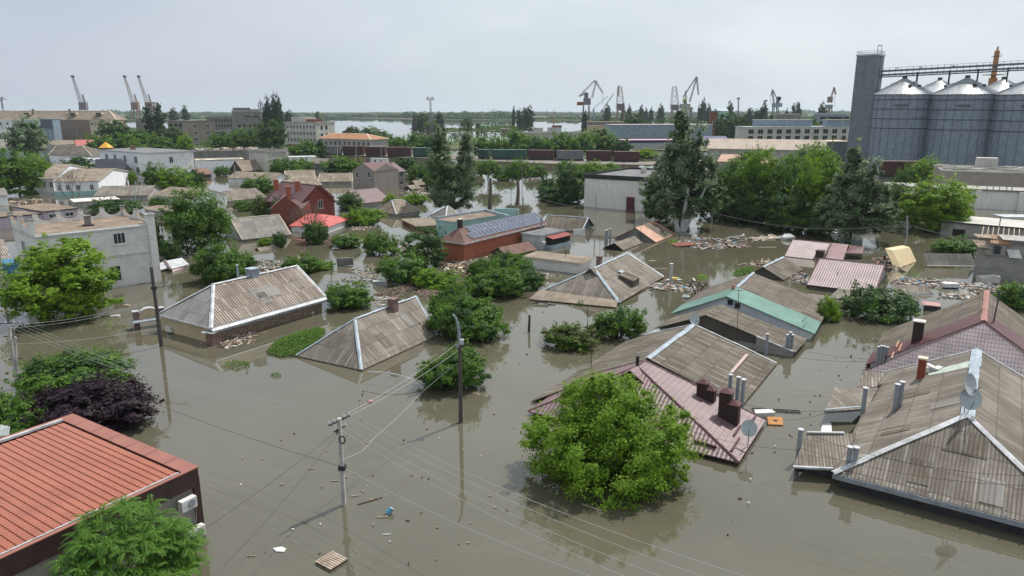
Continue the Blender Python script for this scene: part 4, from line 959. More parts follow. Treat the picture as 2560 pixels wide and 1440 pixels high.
mb.poly([A_, B_, T_], M_WOOD); mb.slab([A_ + ux * .25, T_ + ux * .25 + up, c + up * 2, c + uy * 1.1 - ux * .6 - (0, 0, .6)], .05, M_SLATE); mb.slab([B_ + ux * .25, T_ + ux * .25 + up, c + up * 2, c - uy * 1.1 - ux * .6 - (0, 0, .6)], .05, M_SLATE); mb.build('gablet', r)
p = b.hit_slope(0, 1572, 703); mb = MB(); u = b.norm(0); v = np.array((-u[1], u[0], 0)); hh = 1.0
T0 = p - u * 1.0 + (0, 0, .95); F0 = p + u * 1.0 + (0, 0, .35)
mb.slab([T0 - v * 1.1, T0 + v * 1.1, F0 + v * 1.1, F0 - v * 1.1], .06, M_SLATE3); mb.poly([F0 - v, F0 + v, F0 + v - (0, 0, 1.2), F0 - v - (0, 0, 1.2)], M_WOOD)
for sg in (-1, 1): mb.poly([F0 + v * sg, T0 + v * sg, T0 + v * sg - (0, 0, .6), F0 + v * sg - (0, 0, 1.2)], M_WOOD)
mb.build('dormer', r); mb = MB(); mb.obox(p - u * 1.3 + v * .9 + (0, 0, .9), v * .5, u * .35 - (0, 0, .1), (0, 0, .03), M_BLUEW); mb.build('dormer_flashing', r)
chimney(b, r, 0, 1498, 655, .6, .6, .7, M_BRWNBR, M_BRWNBR)
# big slate roof and the mauve tile hip joined to it
b = fit('H4', {'e0': (1858, 1008), 'e1': (1940, 908), 'e2': (1575, 852), 'r1': (1613, 899), 'r2': (1742, 808)}, .15, .42, o=0, wze=6)
r = root_of(b, 'large brown slate gable roof behind the mauve tiled roof', 'house', 'house', GH); mb = MB(); q_ = [b.pt(k) for k in ('e0', 'e1', 'r2', 'r1')]; mb.slab(q_, .09, M_SLATE3)
t_ = (b.pt('e2') - b.pt('e3')); t_ = t_ / np.linalg.norm(t_); E3 = b.pt('e3') - t_ * max(0.0, (b.pt('e3') - W(1345, 1008, .15)) @ t_); mb.slab([b.pt('e2'), E3, b.pt('r1'), b.pt('r2')], .09, M_SLATE3); mb.build('roof', r)
mb = MB(); k_ = [b.P(-b.l + .3, -b.w + .4, 0), b.P(b.l - .3, -b.w + .4, 0), b.P(b.l - .3, b.w - .4, 0), b.P(-b.l + .3, b.w - .4, 0)]
for i in range(4): p, q = k_[i], k_[(i + 1) % 4]; mb.poly([p + (0, 0, -1.2), q + (0, 0, -1.2), q + (0, 0, .25), p + (0, 0, .25)], M_GREYR)
mb.build('wall', r); mb = MB(); mb.poly([b.P(b.l - .3, -b.w + .4, .2), b.P(b.l - .3, b.w - .4, .2), b.P(b.l - .3, b.o, b.ze + b.rise - .1)], M_GREYR); mb.build('gable', r)
mb = MB(); up = np.array((0, 0, .08)); lapped(mb, b.pt('r1') + up, b.pt('r2') + up, .55, .07, M_BLUEW); mb.build('ridge_cap', r)
mb = MB(); lapped(mb, b.pt('r2') + up, b.pt('e1') + up, .18, .06, M_WMET); lapped(mb, b.pt('r2') + up, b.pt('e2') + up, .14, .06, M_WMET); mb.build('verge_strip', r)
p, q = b.hit_slope(0, 1868, 887), b.hit_slope(0, 1828, 933); mb = MB(); mb.beam(p + (0, 0, .05), q + (0, 0, .05), .28, .05, plain('mauve_strip', (.40, .30, .30), .6, .1)); mb.build('loose_strip', r)
HB4 = b
b, r = house('H5', 'mauve metal tile hip roof with dark chimneys behind the large maple', {'e0': (1848, 1157), 'e1': (1914, 1048), 'e3': (1320, 1026), 'r1': (1592, 914), 'r2': (1613, 903)}, M_MAROON, M_BROWNM, hip=(1, 0), ze=.3, pitch=.5, o=0, cap=M_MARSH, capw=.16, kw=2, wze=3)
c = b.pt('r1'); ux = b.norm(3); uy = np.array((-ux[1], ux[0], 0)); g = c + ux * 1.25; up = np.array((0, 0, .06)); mb = MB()
A_, B_, T_ = g + uy * 1.25 + (0, 0, -.72), g - uy * 1.25 + (0, 0, -.72), g + (0, 0, .06)
mb.poly([A_, B_, T_], M_DARKIN); mb.slab([A_ + ux * .2, T_ + ux * .2 + up, c + up * 2, c + uy * 1.3 - ux * .3 - (0, 0, .68)], .05, M_MAROON); mb.slab([B_ + ux * .2, T_ + ux * .2 + up, c + up * 2, c - uy * 1.3 - ux * .3 - (0, 0, .68)], .05, M_MAROON); mb.build('gablet', r)
pipe(c + (0, 0, .1), .65, .13, M_DARK, r, capm=M_DARK, low=.3)
for px, py, s, h in ((1756, 990, .72, 1.05), (1776, 1000, .66, .8), (1812, 1043, .8, 1.9), (1832, 1055, .78, 1.35)): chimney(b, r, 0, px, py, s, s, h, M_BROWNM, 'pyramid')
mb = MB()
for (x0, y0), (x1, y1) in (((1888, 1044), (1876, 1060)), ((1850, 1068), (1834, 1092)), ((1848, 1098), (1828, 1130))):
    mb.beam(b.hit_slope(0, x0, y0) + (0, 0, .1), b.hit_slope(0, x1, y1) + (0, 0, .1), .12, .12, M_MARSH)
mb.beam(b.hit_slope(3, 1735, 1103) + (0, 0, .1), b.hit_slope(3, 1792, 1121) + (0, 0, .1), .16, .12, M_MARSH); mb.build('snow_guard', r)
def dish(p, r_, az, el, m, label, stand=0.0, group='satellite dishes', parent=None):
    """satellite dish: reflector bowl, feed arm, pole"""
    R = empty('satellite_dish', p, label, 'satellite dish', group); d = np.array((math.cos(az) * math.cos(el), math.sin(az) * math.cos(el), math.sin(el))); a = unit(np.cross(d, (0, 0, 1))); b_ = np.cross(a, d); c = np.array(p) + (0, 0, stand)
    mb = MB(); n = 20; rings = [(0, 0), (.35, .02), (.7, .08), (1, .17)]
    for k in range(3):
        for i in range(n):
            t0, t1 = 2 * math.pi * i / n, 2 * math.pi * (i + 1) / n
            f = lambda t, q: c + (a * math.cos(t) + b_ * math.sin(t) * 1.08) * r_ * q[0] + d * r_ * q[1]
            mb.poly([f(t0, rings[k]), f(t0, rings[k + 1]), f(t1, rings[k + 1]), f(t1, rings[k])] if k else [f(t0, rings[0]), f(t0, rings[1]), f(t1, rings[1])], m)
    mb.build('reflector', R, smooth=False); mb = MB(); e = c + d * r_ * 1.1 - b_ * r_ * .25; mb.tube(c - b_ * r_, e, .018, .018, M_DARK, 5); mb.tube(e, e - d * .12, .04, .05, M_GREYM, 7); mb.build('feed_arm', R)
    mb = MB(); mb.tube(np.array(p) - (0, 0, .3), c - d * .08, .03, .03, M_GREYM, 6); mb.build('dish_pole', R)
M_DISH = plain('dish_grey', (.38, .42, .44), .5, .12)
p = b.hit_slope(0, 1869, 1118); dish(p, .52, math.radians(-110), .45, M_DISH, 'grey satellite dish on a pole at the lower corner of mauve roof', 1.35)
p = HB4.pt('r2'); dish(p + (0, 0, .05), .5, math.radians(-75), .35, M_DISH, 'grey satellite dish on the far end of the brown slate ridge', .45)
# pipes standing in the water beside them
for px, py, h, lb in ((1823, 1002, 1.5, 'left'), (1841, 1010, 1.55, 'middle'), (1853, 1018, 1.75, 'right')):
    pass
for px, py, yt, lb in ((1823, 992, 938, 'leftmost grey vent pipe of three behind the dark chimneys'), (1842, 1003, 944, 'middle grey vent pipe of three behind the dark chimneys'), (1854, 1018, 950, 'rightmost grey vent pipe of three behind the dark chimneys')):
    p = W(px, py, .6); pipe(p, D(px, yt, p[1])[2] - .6, .14, M_GREYM, None, label=lb, group='grey vent pipes', low=1.0)
# green roofed house
b = fit('H6', {'e0': (2043, 842), 'e1': (2070, 756), 'e3': (1676, 782), 'r1': (1810, 735), 'r2': (1890, 690)}, 0.7, .42, (0, 0), o=0, wze=3)
r = root_of(b, 'house with green metal front roof and slate behind, white gable', 'house', 'house', GH); walls(b, r, M_WHITE, .4, gable=plain('bluish_white_gable', (.58, .62, .68), .8, .1)); roof(b, r, M_SLATE3, split=.36, m2=M_GREEN, t=.1)
mb = MB(); up = np.array((0, 0, .1)); rm = b.pt('r1') + (b.pt('r2') - b.pt('r1')) * .36; lapped(mb, rm + up, b.pt('r2') + up, .4, .07, M_BLUEW); mb.build('ridge_cap', r)
mb = MB(); up = np.array((0, 0, .0)); lapped(mb, b.pt('r1') + up, b.pt('e0') + up, .1, .26, plain('dark_green_trim', (.02, .085, .075), .5, .1)); lapped(mb, b.pt('r1') + up, b.pt('e3') + up, .1, .26, MATS['dark_green_trim']); mb.build('verge_board', r)
for px, py in ((1826, 756), (1844, 764)): window(b, r, 3, px, py, .62, .62, .4, 1, False, frame=M_WMET)
p = b.pt('r1') + (b.pt('r2') - b.pt('r1')) * .25; mb = MB(); mb.box(p + (0, .2, .2), .3, .3, .7, M_ORANGET, b.a); mb.build('chimney', r)
mb = MB()
for (x0, y0), (x1, y1) in (((2015, 794), (2006, 806)), ((2017, 806), (2008, 820))): mb.beam(b.hit_slope(0, x0, y0) + (0, 0, .14), b.hit_slope(0, x1, y1) + (0, 0, .14), .08, .08, M_GREEN)
mb.build('snow_guard', r)
# wooden shed house before it
b, r = house('H7', 'long shed with dark board gable and sagging slate roof before the green one', {'e0': (1992, 880), 'e1': (2014, 849), 'e3': (1638, 818), 'r1': (1762, 790), 'r2': (1806, 758)}, M_SLATE3, M_BGREY, ze=.5, pitch=.35, o=0, gable=M_WOOD, wze=3)
mb = MB(); e0, r1 = b.pt('e0'), b.pt('r1'); n = b.norm(3); q = e0 + (r1 - e0) * .42; q2 = e0 + (r1 - e0) * .02
mb.poly([q + n * .03, q * [1, 1, 0] + n * .03, q2 * [1, 1, 0] + n * .03, q2 + n * .03], M_BGREY); mb.beam(q + n * .1, q2 + n * .1, .12, .12, M_WMET); mb.build('block_wall', r)
for px, py, yt, lb in ((1914, 892, 836, 'single grey vent pipe in front of the board gable shed'), (1965, 886, 838, 'left of three grey pipes at the right end of the shed'), (1971, 888, 832, 'middle of three grey pipes at the right end of the shed'), (1977, 887, 838, 'right of three grey pipes at the right end of the shed')):
    p = W(px, py, 0); pipe(p, D(px, yt, p[1])[2], .13, M_GREYM, None, label=lb, group='grey vent pipes')
mb = MB(); q = W(1620, 832, .1); mb.slab([W(1600, 840, .15), W(1655, 838, .2), W(1668, 826, .5), W(1640, 824, .5)], .05, M_BLUEW); solo('metal_sheet', mb, 'pale blue roof sheet at the left tip of the shed', 'sheet')
# small dark gabled shed
b, r = house('H8', 'small dark slate shed with board gable and pale blue ridge', {'e0': (1960, 706), 'e1': (2006, 674), 'e3': (1868, 682), 'r1': (1906, 667), 'r2': (1960, 641)}, M_SLATE3, M_WOOD, ze=.15, o=0, gable=M_WOOD, wze=3)
mb = MB(); up = np.array((0, 0, .08)); lapped(mb, b.pt('r1') + up, b.pt('r2') + up, .5, .08, M_BLUEW); mb.build('ridge_cap', r)
# mauve roofs at the right
b, r = house('H9', 'mauve tile roof half sunk, the farther of the two at right', {'e0': (1961, 641), 'e1': (2056, 649), 'r1': (1983, 598), 'r2': (2077, 608)}, M_PINK, M_WHITE, ze=.1, pitch=.5, w=4.5, cap=M_MARSH, capw=.15, wze=10)
c = b.hit_slope(0, 2050, 640); mb = MB(); mb.box((c[0], c[1], c[2] + .25), 1.1, 1.0, 1.1, M_BROWNM, b.a); mb.box((c[0], c[1], c[2] + .86), 1.3, 1.2, .1, M_MARSH, b.a); mb.build('chimney', r)
b2, r2 = house('H9b', 'narrower mauve roof joined to the right of the farther tile roof', {'e0': (2063, 645), 'e1': (2109, 649), 'r1': (2079, 607), 'r2': (2120, 612)}, seam('mauve_seam', (.29, .18, .19), .2), M_WHITE, ze=.25, pitch=.5, w=4.2, wze=10)
mb = MB(); q = [W(2118, 612, 1.5), W(2160, 617, 1.5), W(2157, 634, .9), W(2110, 632, .9)]; mb.slab(q, .12, M_MARSH); mb.slab([W(2110, 634, .75), W(2157, 636, .75), W(2157, 640, .2), W(2110, 640, .2)], .1, M_GREYR); solo('carport', mb, 'dark mauve lean-to roof at the right end of the far tile roofs', 'shed')
b, r = house('H10', 'mauve tile roof, the nearer one, with grey gable at its right', {'e0': (2020, 712), 'e1': (2189, 733), 'r1': (2047, 647), 'r2': (2209, 663), 'e2': (2228, 676)}, M_PINK, M_BGREY, ze=.55, pitch=.5, gable=M_GREYR, cap=M_MARSH, capw=.15, wze=3); fascia(b, r, M_BROWNM, .25, (0,))
p = W(2091, 716, 0); pipe(p, 1.9, .07, M_GREYM, None, label='thin grey pipe before the nearer mauve tile roof', group='grey vent pipes')
mb = MB(); mb.slab([W(2098, 720, .6), W(2190, 736, .5), W(2170, 752, .1), W(2070, 745, .1)], .08, M_SLATE); solo('sunken_roof', mb, 'low sunken slate roof below the nearer mauve tile roof', 'roof')
# pair of big roofs at the right edge
b, r = house('H11', 'large slate roof with maroon border and tile clad gable at the right', {'e3': (2164, 914), 'r1': (2459, 802), 'r2': (2467, 728)}, M_SLATE3, M_WHITE, hip=(0, 0), ze=.2, pitch=.5, wze=5, init={'a': 1.3, 'l': 5, 'w': 7}, split=.3, m2=M_MARSH)
mb = MB(); up = np.array((0, 0, .1)); rm = b.pt('r1'); lapped(mb, rm + up, b.pt('r2') + up, .45, .08, plain('pinkish_ridge', (.30, .15, .13), .6, .1)); mb.build('ridge_cap', r)
mb = MB(); n = b.norm(3); e3, e0, r1 = b.pt('e3'), b.pt('e0'), b.pt('r1'); mb.slab([e3 + n * 1.8 + (0, 0, -.15), e0 + n * 1.8 + (0, 0, -.15), r1 + n * .1 + (0, 0, -.15)], .06, tile('white_mauve_tile', (.80, .64, .65), .24, .32)); mb.build('tiled_gable', r)
mb = MB(); lapped(mb, r1 + n * .12, e3 + n * 1.8, .12, .16, M_MARSH); lapped(mb, r1 + n * .12, e0 + n * 1.8, .12, .16, M_MARSH); mb.build('verge_strip', r)
p = b.hit_slope(2, 2292, 853); mb = MB(); mb.box((p[0], p[1], p[2] + .7), .8, .8, 2.2, M_BROWNM, b.a); mb.box((p[0], p[1], p[2] + 1.84), .95, .95, .08, M_CONC, b.a); mb.build('chimney', r)
mb = MB()
for (x0, y0), (x1, y1) in (((2246, 857), (2240, 872)), ((2254, 864), (2246, 882)), ((2234, 885), (2228, 900))): mb.beam(b.hit_slope(2, x0, y0) + (0, 0, .15), b.hit_slope(2, x1, y1) + (0, 0, .15), .12, .1, M_ORANGET)
mb.build('snow_guard', r)
for px, py, yt, lb in ((2190, 925, 868, 'first of four grey pipes at the corner of the maroon roof'), (2197, 926, 866, 'second of four grey pipes at the corner of the maroon roof'), (2204, 926, 867, 'third of four grey pipes at the corner of the maroon roof'), (2211, 924, 869, 'fourth of four grey pipes at the corner of the maroon roof')):
    p = W(px, py, 0); pipe(p, D(px, yt, p[1])[2], .12, M_GREYM, None, label=lb, group='grey vent pipes')
# the giant slate roof at the lower right corner
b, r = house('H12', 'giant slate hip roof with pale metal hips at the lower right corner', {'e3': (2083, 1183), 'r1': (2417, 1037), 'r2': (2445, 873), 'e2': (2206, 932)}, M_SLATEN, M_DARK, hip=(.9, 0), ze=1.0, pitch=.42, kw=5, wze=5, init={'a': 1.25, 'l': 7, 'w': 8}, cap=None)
HB12 = b; up = np.array((0, 0, .08)); mb = MB(); lapped(mb, b.pt('r1') + up, b.pt('r2') + up, .75, .07, M_BLUEW); mb.build('ridge_cap', r)
mb = MB(); lapped(mb, b.pt('r1') + up, b.pt('e3') + up, .42, .07, M_WMET); lapped(mb, b.pt('r1') + up, b.pt('e0') + up, .42, .07, M_WMET); mb.build('hip_cap', r)
mb = MB(); lapped(mb, b.pt('r2') + up, b.pt('e2') + up, .16, .07, M_WMET); lapped(mb, b.pt('r2') + up, b.pt('e1') + up, .16, .07, M_WMET); mb.build('verge_strip', r)
for px, py, w_, h_, m in ((2290, 985, 1.1, 1.8, M_SLATE3), (2365, 1010, 1.1, 1.8, M_SLATE4), (2240, 1075, 1.1, 1.7, M_SLATE3)): patch(b, r, 2, px, py, w_, h_, m)
for px, py, w_, h_, m in ((2300, 1180, 1.1, 1.7, M_SLATE3), (2480, 1230, 1.1, 1.7, M_SLATE4), (2415, 1110, 2.2, 1.6, M_SLATE3)): patch(b, r, 3, px, py, w_, h_, m)
fascia(b, r, M_GREYM, .3, (3,), dz=-.14); mb = MB(); e3, e0 = b.pt('e3'), b.pt('e0'); n = b.norm(3)
for i in range(14): q = e3 + (e0 - e3) * (i + .7) / 14; mb.obox(q + n * .03 + (0, 0, .12), b.norm(0) * .03, n * .04, (0, 0, .12), M_WMET)
mb.build('gutter_hook', r)
p = b.hit_slope(2, 2301, 944); mb = MB(); mb.box((p[0], p[1], p[2] + .5), .52, .52, 2.0, plain('painted_red_chimney', (.22, .055, .035), .8, .2), b.a); mb.box((p[0], p[1], p[2] + 1.55), .66, .66, .12, M_CREAM, b.a); mb.build('chimney', r)
mb = MB(); mb.slab([b.hit_slope(2, 2318, 930) + (0, 0, .04), b.hit_slope(2, 2322, 940) + (0, 0, .04), b.hit_slope(2, 2428, 918) + (0, 0, .04), b.hit_slope(2, 2430, 902) + (0, 0, .04)], .03, plain('pale_green_sheet', (.42, .48, .42), .6, .25, 2)); mb.build('pale_sheet', r)
mb = MB(); p = b.hit_slope(2, 2330, 930)
rd = random.Random(6)
for i in range(7): mb.box(p + (rd.uniform(-.5, .9), rd.uniform(-.2, .3), .12 + .04 * i), rd.uniform(.3, .7), rd.uniform(.2, .5), .16, M_WPLAS, rd.uniform(0, 3), rd.uniform(-.3, .3))
solo('plastic_sheeting', mb, 'crumpled white plastic beside the red chimney on the giant roof', 'sheeting')
for px, py, yt, lb in ((2157, 1031, 971, 'single vent pipe at the left of the giant slate roof'), (2236, 1025, 962, 'left of the vent pipe pair on the giant slate roof'), (2248, 1018, 956, 'right of the vent pipe pair on the giant slate roof')):
    p = b.hit_slope(2, px, py); pipe(p, D(px, yt, p[1])[2] - p[2], .15, M_GREYM, None, label=lb, group='grey vent pipes')
for px, py, yt, lb in ((2115, 1208, 1119, 'left of two grey pipes at the near corner of the giant roof'), (2130, 1212, 1120, 'right of two grey pipes at the near corner of the giant roof'), (1994, 1155, 1075, 'lone grey pipe at the far left tip of the giant roof annex')):
    p = W(px, py, 0); pipe(p, D(px, yt, p[1])[2], .15, M_GREYM, None, label=lb, group='grey vent pipes')
p = b.pt('r1') + np.array((0, .3, .1)); dish(p, .62, math.radians(-60), .3, M_DISH, 'upper satellite dish on the near ridge end of the giant roof', 1.75); dish(p + (.15, -.1, 0), .62, math.radians(-105), .35, M_DISH, 'lower satellite dish on the near ridge end of the giant roof', .85)
mb = MB(); mb.slab([W(2018, 1081, 1.45), W(2140, 1083, 1.45), W(2100, 1176, .75), W(1983, 1167, .7)], .1, M_SLATEN); mb.slab([W(1984, 1168, .62), W(2085, 1174, .62), W(2086, 1190, .3), W(1990, 1176, .3)], .08, M_DARK)
mb.beam(W(1983, 1167, .74), W(2083, 1172, .78), .14, .12, M_WMET); mb.beam(W(2018, 1081, 1.52), W(2110, 1082, 1.52), .14, .1, M_WMET); mb.build('lower_annex_roof', r)
mb = MB(); mb.slab([W(2087, 966, 1.5), W(2195, 969, 1.5), W(2168, 1022, 1.0), W(2061, 1028, 1.0)], .1, M_SLATE); mb.slab([W(2160, 930, 1.9), W(2215, 932, 2.0), W(2190, 968, 1.55), W(2142, 966, 1.5)], .1, M_SLATE); mb.beam(W(2061, 1029, .9), W(2152, 1021, .9), .12, .35, M_BLUEW); mb.build('side_annex_roof', r)
# red tiled roof at the lower left corner (parapet roof, real tile relief)
P2 = W(492, 1168, 0); Yc = W(508, 1345, 0)[1]; zt = D(492, 1168, Yc)[2]; c2 = D(492, 1168, Yc)
c1 = W(180, 1036, zt); c3 = W(60, 1368, zt); d1 = unit(c1 - c2); d3 = np.array((-d1[1], d1[0], 0)); d3 = d3 if d3 @ (c3 - c2) > 0 else -d3
FITLOG.append('red roof zt %.2f angle between edges %.1f deg' % (zt, math.degrees(math.acos(d1 @ unit(c3 - c2)))))
La, Lb = np.linalg.norm(c1 - c2), 21.0
d3 = unit(c3 - c2 + 0.0); R = empty('house', c2 * [1, 1, 0], 'building with orange-red tiled roof and dark fascia at the lower left corner', 'house', GH)
Q = [c2, c1, c1 + d3 * Lb, c2 + d3 * Lb]
mb = MB(); ins = lambda a, b_, k: c2 + d1 * a + d3 * b_ + np.array((0, 0, k))
mb.prism([ins(.12, .12, 0), ins(La - .12, .12, 0), ins(La - .12, Lb, 0), ins(.12, Lb, 0)], -1.5, zt - .95, plain('warm_grey_render', (.30, .275, .25), .85, .2, .5)); mb.build('wall', R)
mb = MB()
for a0, b0, a1, b1 in ((0, 0, 0, Lb), (0, 0, La, 0), (La, 0, La, Lb)): 
    p, q = ins(a0, b0, -.5), ins(a1, b1, -.5); mb.beam(p, q, .1, 1.0, M_BROWNM)
mb.box(ins(.14, .14, -zt / 2 - .5), .36, .36, zt, M_BROWNM, math.atan2(d3[1], d3[0])); mb.build('fascia', R)
M_COP = plain('terracotta_coping', (.27, .115, .09), .45, .12, 1.0)
mb = MB(); k = 7
for i in range(k): mb.slab([ins(La * i / k + .02, -.06, .04), ins(La * (i + 1) / k - .02, -.06, .04), ins(La * (i + 1) / k - .02, .75, .02), ins(La * i / k + .02, .75, .02)], .06, M_COP)
mb.slab([ins(-.06, -.06, .02), ins(.16, -.06, .02), ins(.16, Lb, .02), ins(-.06, Lb, .02)], .05, M_COP); mb.slab([ins(La - .4, -.06, .02), ins(La + .06, -.06, .02), ins(La + .06, Lb, .02), ins(La - .4, Lb, .02)], .05, M_COP); mb.build('coping', R)
mb = MB(); mb.beam(ins(.22, .9, .03), ins(.22, Lb, .03), .07, .06, M_WMET); mb.beam(ins(La - .5, .8, .06), ins(La - .5, Lb, .06), .16, .14, M_WMET); mb.build('gutter', R)
def tiles():
    # waves are counted along d1, courses step down along d3
    pu, pv = .235, .37; a0, a1 = .45, La - .6; b0, b1 = .85, Lb; su = 8
    prof = [0, .028, .052, .062, .052, .028, 0, -.012]
    us = []; hs = []
    for i in range(int((a1 - a0) / pu)):
        for j in range(su): us.append(a0 + (i + j / su) * pu); hs.append(prof[j])
    us = np.array(us); hs = np.array(hs); V = []; F = []
    nr = int((b1 - b0) / pv); m = len(us)
    for k in range(nr):
        for e in (0, 1):
            v = b0 + (k + e) * pv + (.02 if e else 0); z = -.09 - .004 * (k + e) + (.05 if e else 0)
            P = c2[None, :] + d1[None, :] * us[:, None] + d3[None, :] * v; P = P.copy(); P[:, 2] += z + hs; V.append(P)
    for rr in range(2 * nr - 1):
        i0 = rr * m; idx = np.arange(m - 1); F.append(np.stack([i0 + idx, i0 + m + idx, i0 + m + idx + 1, i0 + idx + 1], 1))
    V = np.concatenate(V) - c2 * [1, 1, 0]; F = np.concatenate(F)
    me = bpy.data.meshes.new('tiled_roof'); me.vertices.add(len(V)); me.vertices.foreach_set('co', V.ravel()); me.loops.add(F.size); me.loops.foreach_set('vertex_index', F.ravel()); me.polygons.add(len(F)); me.polygons.foreach_set('loop_start', np.arange(0, F.size, 4)); me.polygons.foreach_set('loop_total', np.full(len(F), 4)); me.polygons.foreach_set('use_smooth', [False] * len(F))
    m_, nt, b_ = new_mat('red_clay_relief_tile'); v = objvec(nt); g1 = ramp(nt, noise(nt, v, .45, 6, .7), .35, .65); g2 = ramp(nt, noise(nt, v, 7, 4, .6), .55, .75)
    col = mixc(nt, g1, (.225, .056, .031), (.285, .080, .043)); col = mixc(nt, mth(nt, 'MULTIPLY', g2, .35), col, (.32, .17, .13)); col = mixc(nt, mth(nt, 'MULTIPLY', ramp(nt, noise(nt, v, 1.2, 5, .7), .62, .72), .5), col, (.22, .13, .11))
    nt.links.new(col, b_.inputs['Base Color']); b_.inputs['Roughness'].default_value = .5; me.materials.append(m_); me.update(); me.validate()
    o = link(bpy.data.objects.new('tiled_roof', me), R)
tiles()
n2 = np.array((d3[1], -d3[0], 0)); n2 = n2 if n2 @ d1 < 0 else -n2
for dx, dz in ((.9, 1.55), (.6, 3.35)):
    q = ins(0, dx, -dz) + n2 * .28; mb = MB(); mb.obox(q, d3 * .42, n2 * .17, (0, 0, .29), M_WPLAS); o = mb.build('air_conditioner', R)
    g = MB(); g.tube(q + n2 * .175 - d3 * .1, q + n2 * .19 - d3 * .1, .22, .22, M_GREYM, 16); g.build('fan_grille', o)
    g = MB(); g.beam(q - (0, 0, .31) - d3 * .3, q - (0, 0, .31) - d3 * .3 - n2 * .25, .04, .04, M_WMET); g.beam(q - (0, 0, .31) + d3 * .3, q - (0, 0, .31) + d3 * .3 - n2 * .25, .04, .04, M_WMET); g.path([q - (0, 0, .3) - d3 * .4, q - (0, 0, .7) - d3 * .5 - n2 * .15, q - (0, 0, 1.5) - d3 * .45 - n2 * .2], .02, M_WIREW); g.build('bracket', o)
# small pale metal roof at the far left edge
mb = MB(); mb.slab([W(-60, 1050, 2), W(25, 1066, 2), W(22, 1088, 1.6), W(-60, 1095, 1.6)], .08, seam('pale_ribbed_sheet', (.40, .43, .42), .25)); mb.box(W(-20, 1090, .7), 2.5, .2, 1.6, M_GREYR); solo('shed', mb, 'small pale ribbed shed roof at the left edge above the red roof', 'shed')
# white brick mansion
b = fit('mansion', {'e0': (93, 592), 'e1': (372, 561), 'e3': (22, 558), 'b1': (392, 703), 'e2': (318, 537)}, ze=7, flat=True, wze=.3, init={'a': .35, 'l': 9, 'w': 5})
r = root_of(b, 'two storey white brick mansion with brown flat roof and scalloped parapet', 'house', 'house', GH)
walls(b, r, M_BWHITE, .02); flat_roof(b, r, M_BITUM, M_BWHITE, .2, over=0)
def scallop(p, q, n_, h, m, post=True, name='parapet', low=.25, root=None):
    mb = MB(); d = q - p; L_ = np.linalg.norm(d); d = d / L_; nn = np.array((-d[1], d[0], 0)) * .14
    for k in range(n_):
        for i in range(8):
            f0, f1 = (k + i / 8) / n_, (k + (i + 1) / 8) / n_; z0, z1 = (low + (h - low) * abs(2 * t - 1) ** 2 for t in (i / 8, (i + 1) / 8)); A_, B_ = p + (q - p) * f0, p + (q - p) * f1
            for sg in (-1, 1): mb.poly([A_ + nn * sg, B_ + nn * sg, B_ + nn * sg + (0, 0, z1), A_ + nn * sg + (0, 0, z0)][::sg], m)
            mb.poly([A_ - nn + (0, 0, z0), B_ - nn + (0, 0, z1), B_ + nn + (0, 0, z1), A_ + nn + (0, 0, z0)], M_BITUM)
    o = mb.build(name, root); g = MB()
    for k in range(n_ + 1): g = MB(); c = p + (q - p) * k / n_; g.box(c + (0, 0, h / 2 + .05), .5, .5, h + .25, m, b.a); g.box(c + (0, 0, h + .22), .62, .62, .1, M_DCONC, b.a); g.build('parapet_post', o)
E = [b.pt('e%d' % i) for i in range(4)]
scallop(E[3], E[2], 5, 1.15, M_BWHITE, root=r); scallop(E[2], E[1], 2, 1.1, M_BWHITE, root=r); scallop(E[3], E[0] + (E[3] - E[0]) * .05, 2, 1.5, M_BWHITE, root=r, low=.7)
mb = MB(); c = b.P(b.l * .985, -b.w * .985, 0); mb.box((c[0] + .05, c[1] - .1, (b.ze + 1.1) / 2 - .5), .9, .9, b.ze + 2.1, M_BWHITE, b.a); mb.box((c[0] + .05, c[1] - .1, b.ze + 1.15), 1.1, 1.1, .15, M_CONC, b.a); mb.build('corner_pier', r)
mb = MB()
for zz in (b.ze - .35, b.ze * .52):
    p, q = E[0] * [1, 1, 0] + (0, 0, zz), E[1] * [1, 1, 0] + (0, 0, zz); n = b.norm(0)
    for i in range(60): c = p + (q - p) * (i + .5) / 60; mb.box(c + n * .06, .16, .12, .16, M_BWHITE, b.a)
    mb.beam(p + n * .07 + (0, 0, .13), q + n * .07 + (0, 0, .13), .14, .1, M_BWHITE)
p, q = E[3] * [1, 1, 0] + (0, 0, b.ze - .35), E[0] * [1, 1, 0] + (0, 0, b.ze - .35); n = b.norm(3)
for i in range(22): c = p + (q - p) * (i + .5) / 22; mb.box(c + n * .06, .16, .12, .16, M_BWHITE, b.a)
mb.build('brick_frieze', r)
window(b, r, 0, 298, 596, 1.35, 1.35, .02, 3); window(b, r, 0, 183, 608, 1.35, 1.3, .02, 3); window(b, r, 3, 60, 617, 1.3, 1.5, .02, 3); window(b, r, 0, 288, 684, 1.35, 1.9, .02, 2, False)
mb = MB(); c = b.P(b.l * .02, -b.w * .35, b.ze); mb.box(c + (0, 0, .55), .6, .6, 1.2, M_DCONC, b.a); mb.box(c + (0, 0, 1.25), .8, .8, .14, M_DCONC, b.a); mb.box(c + (0, 0, .1), 1.2, 1.1, .1, M_DARK, b.a); mb.build('chimney', r)
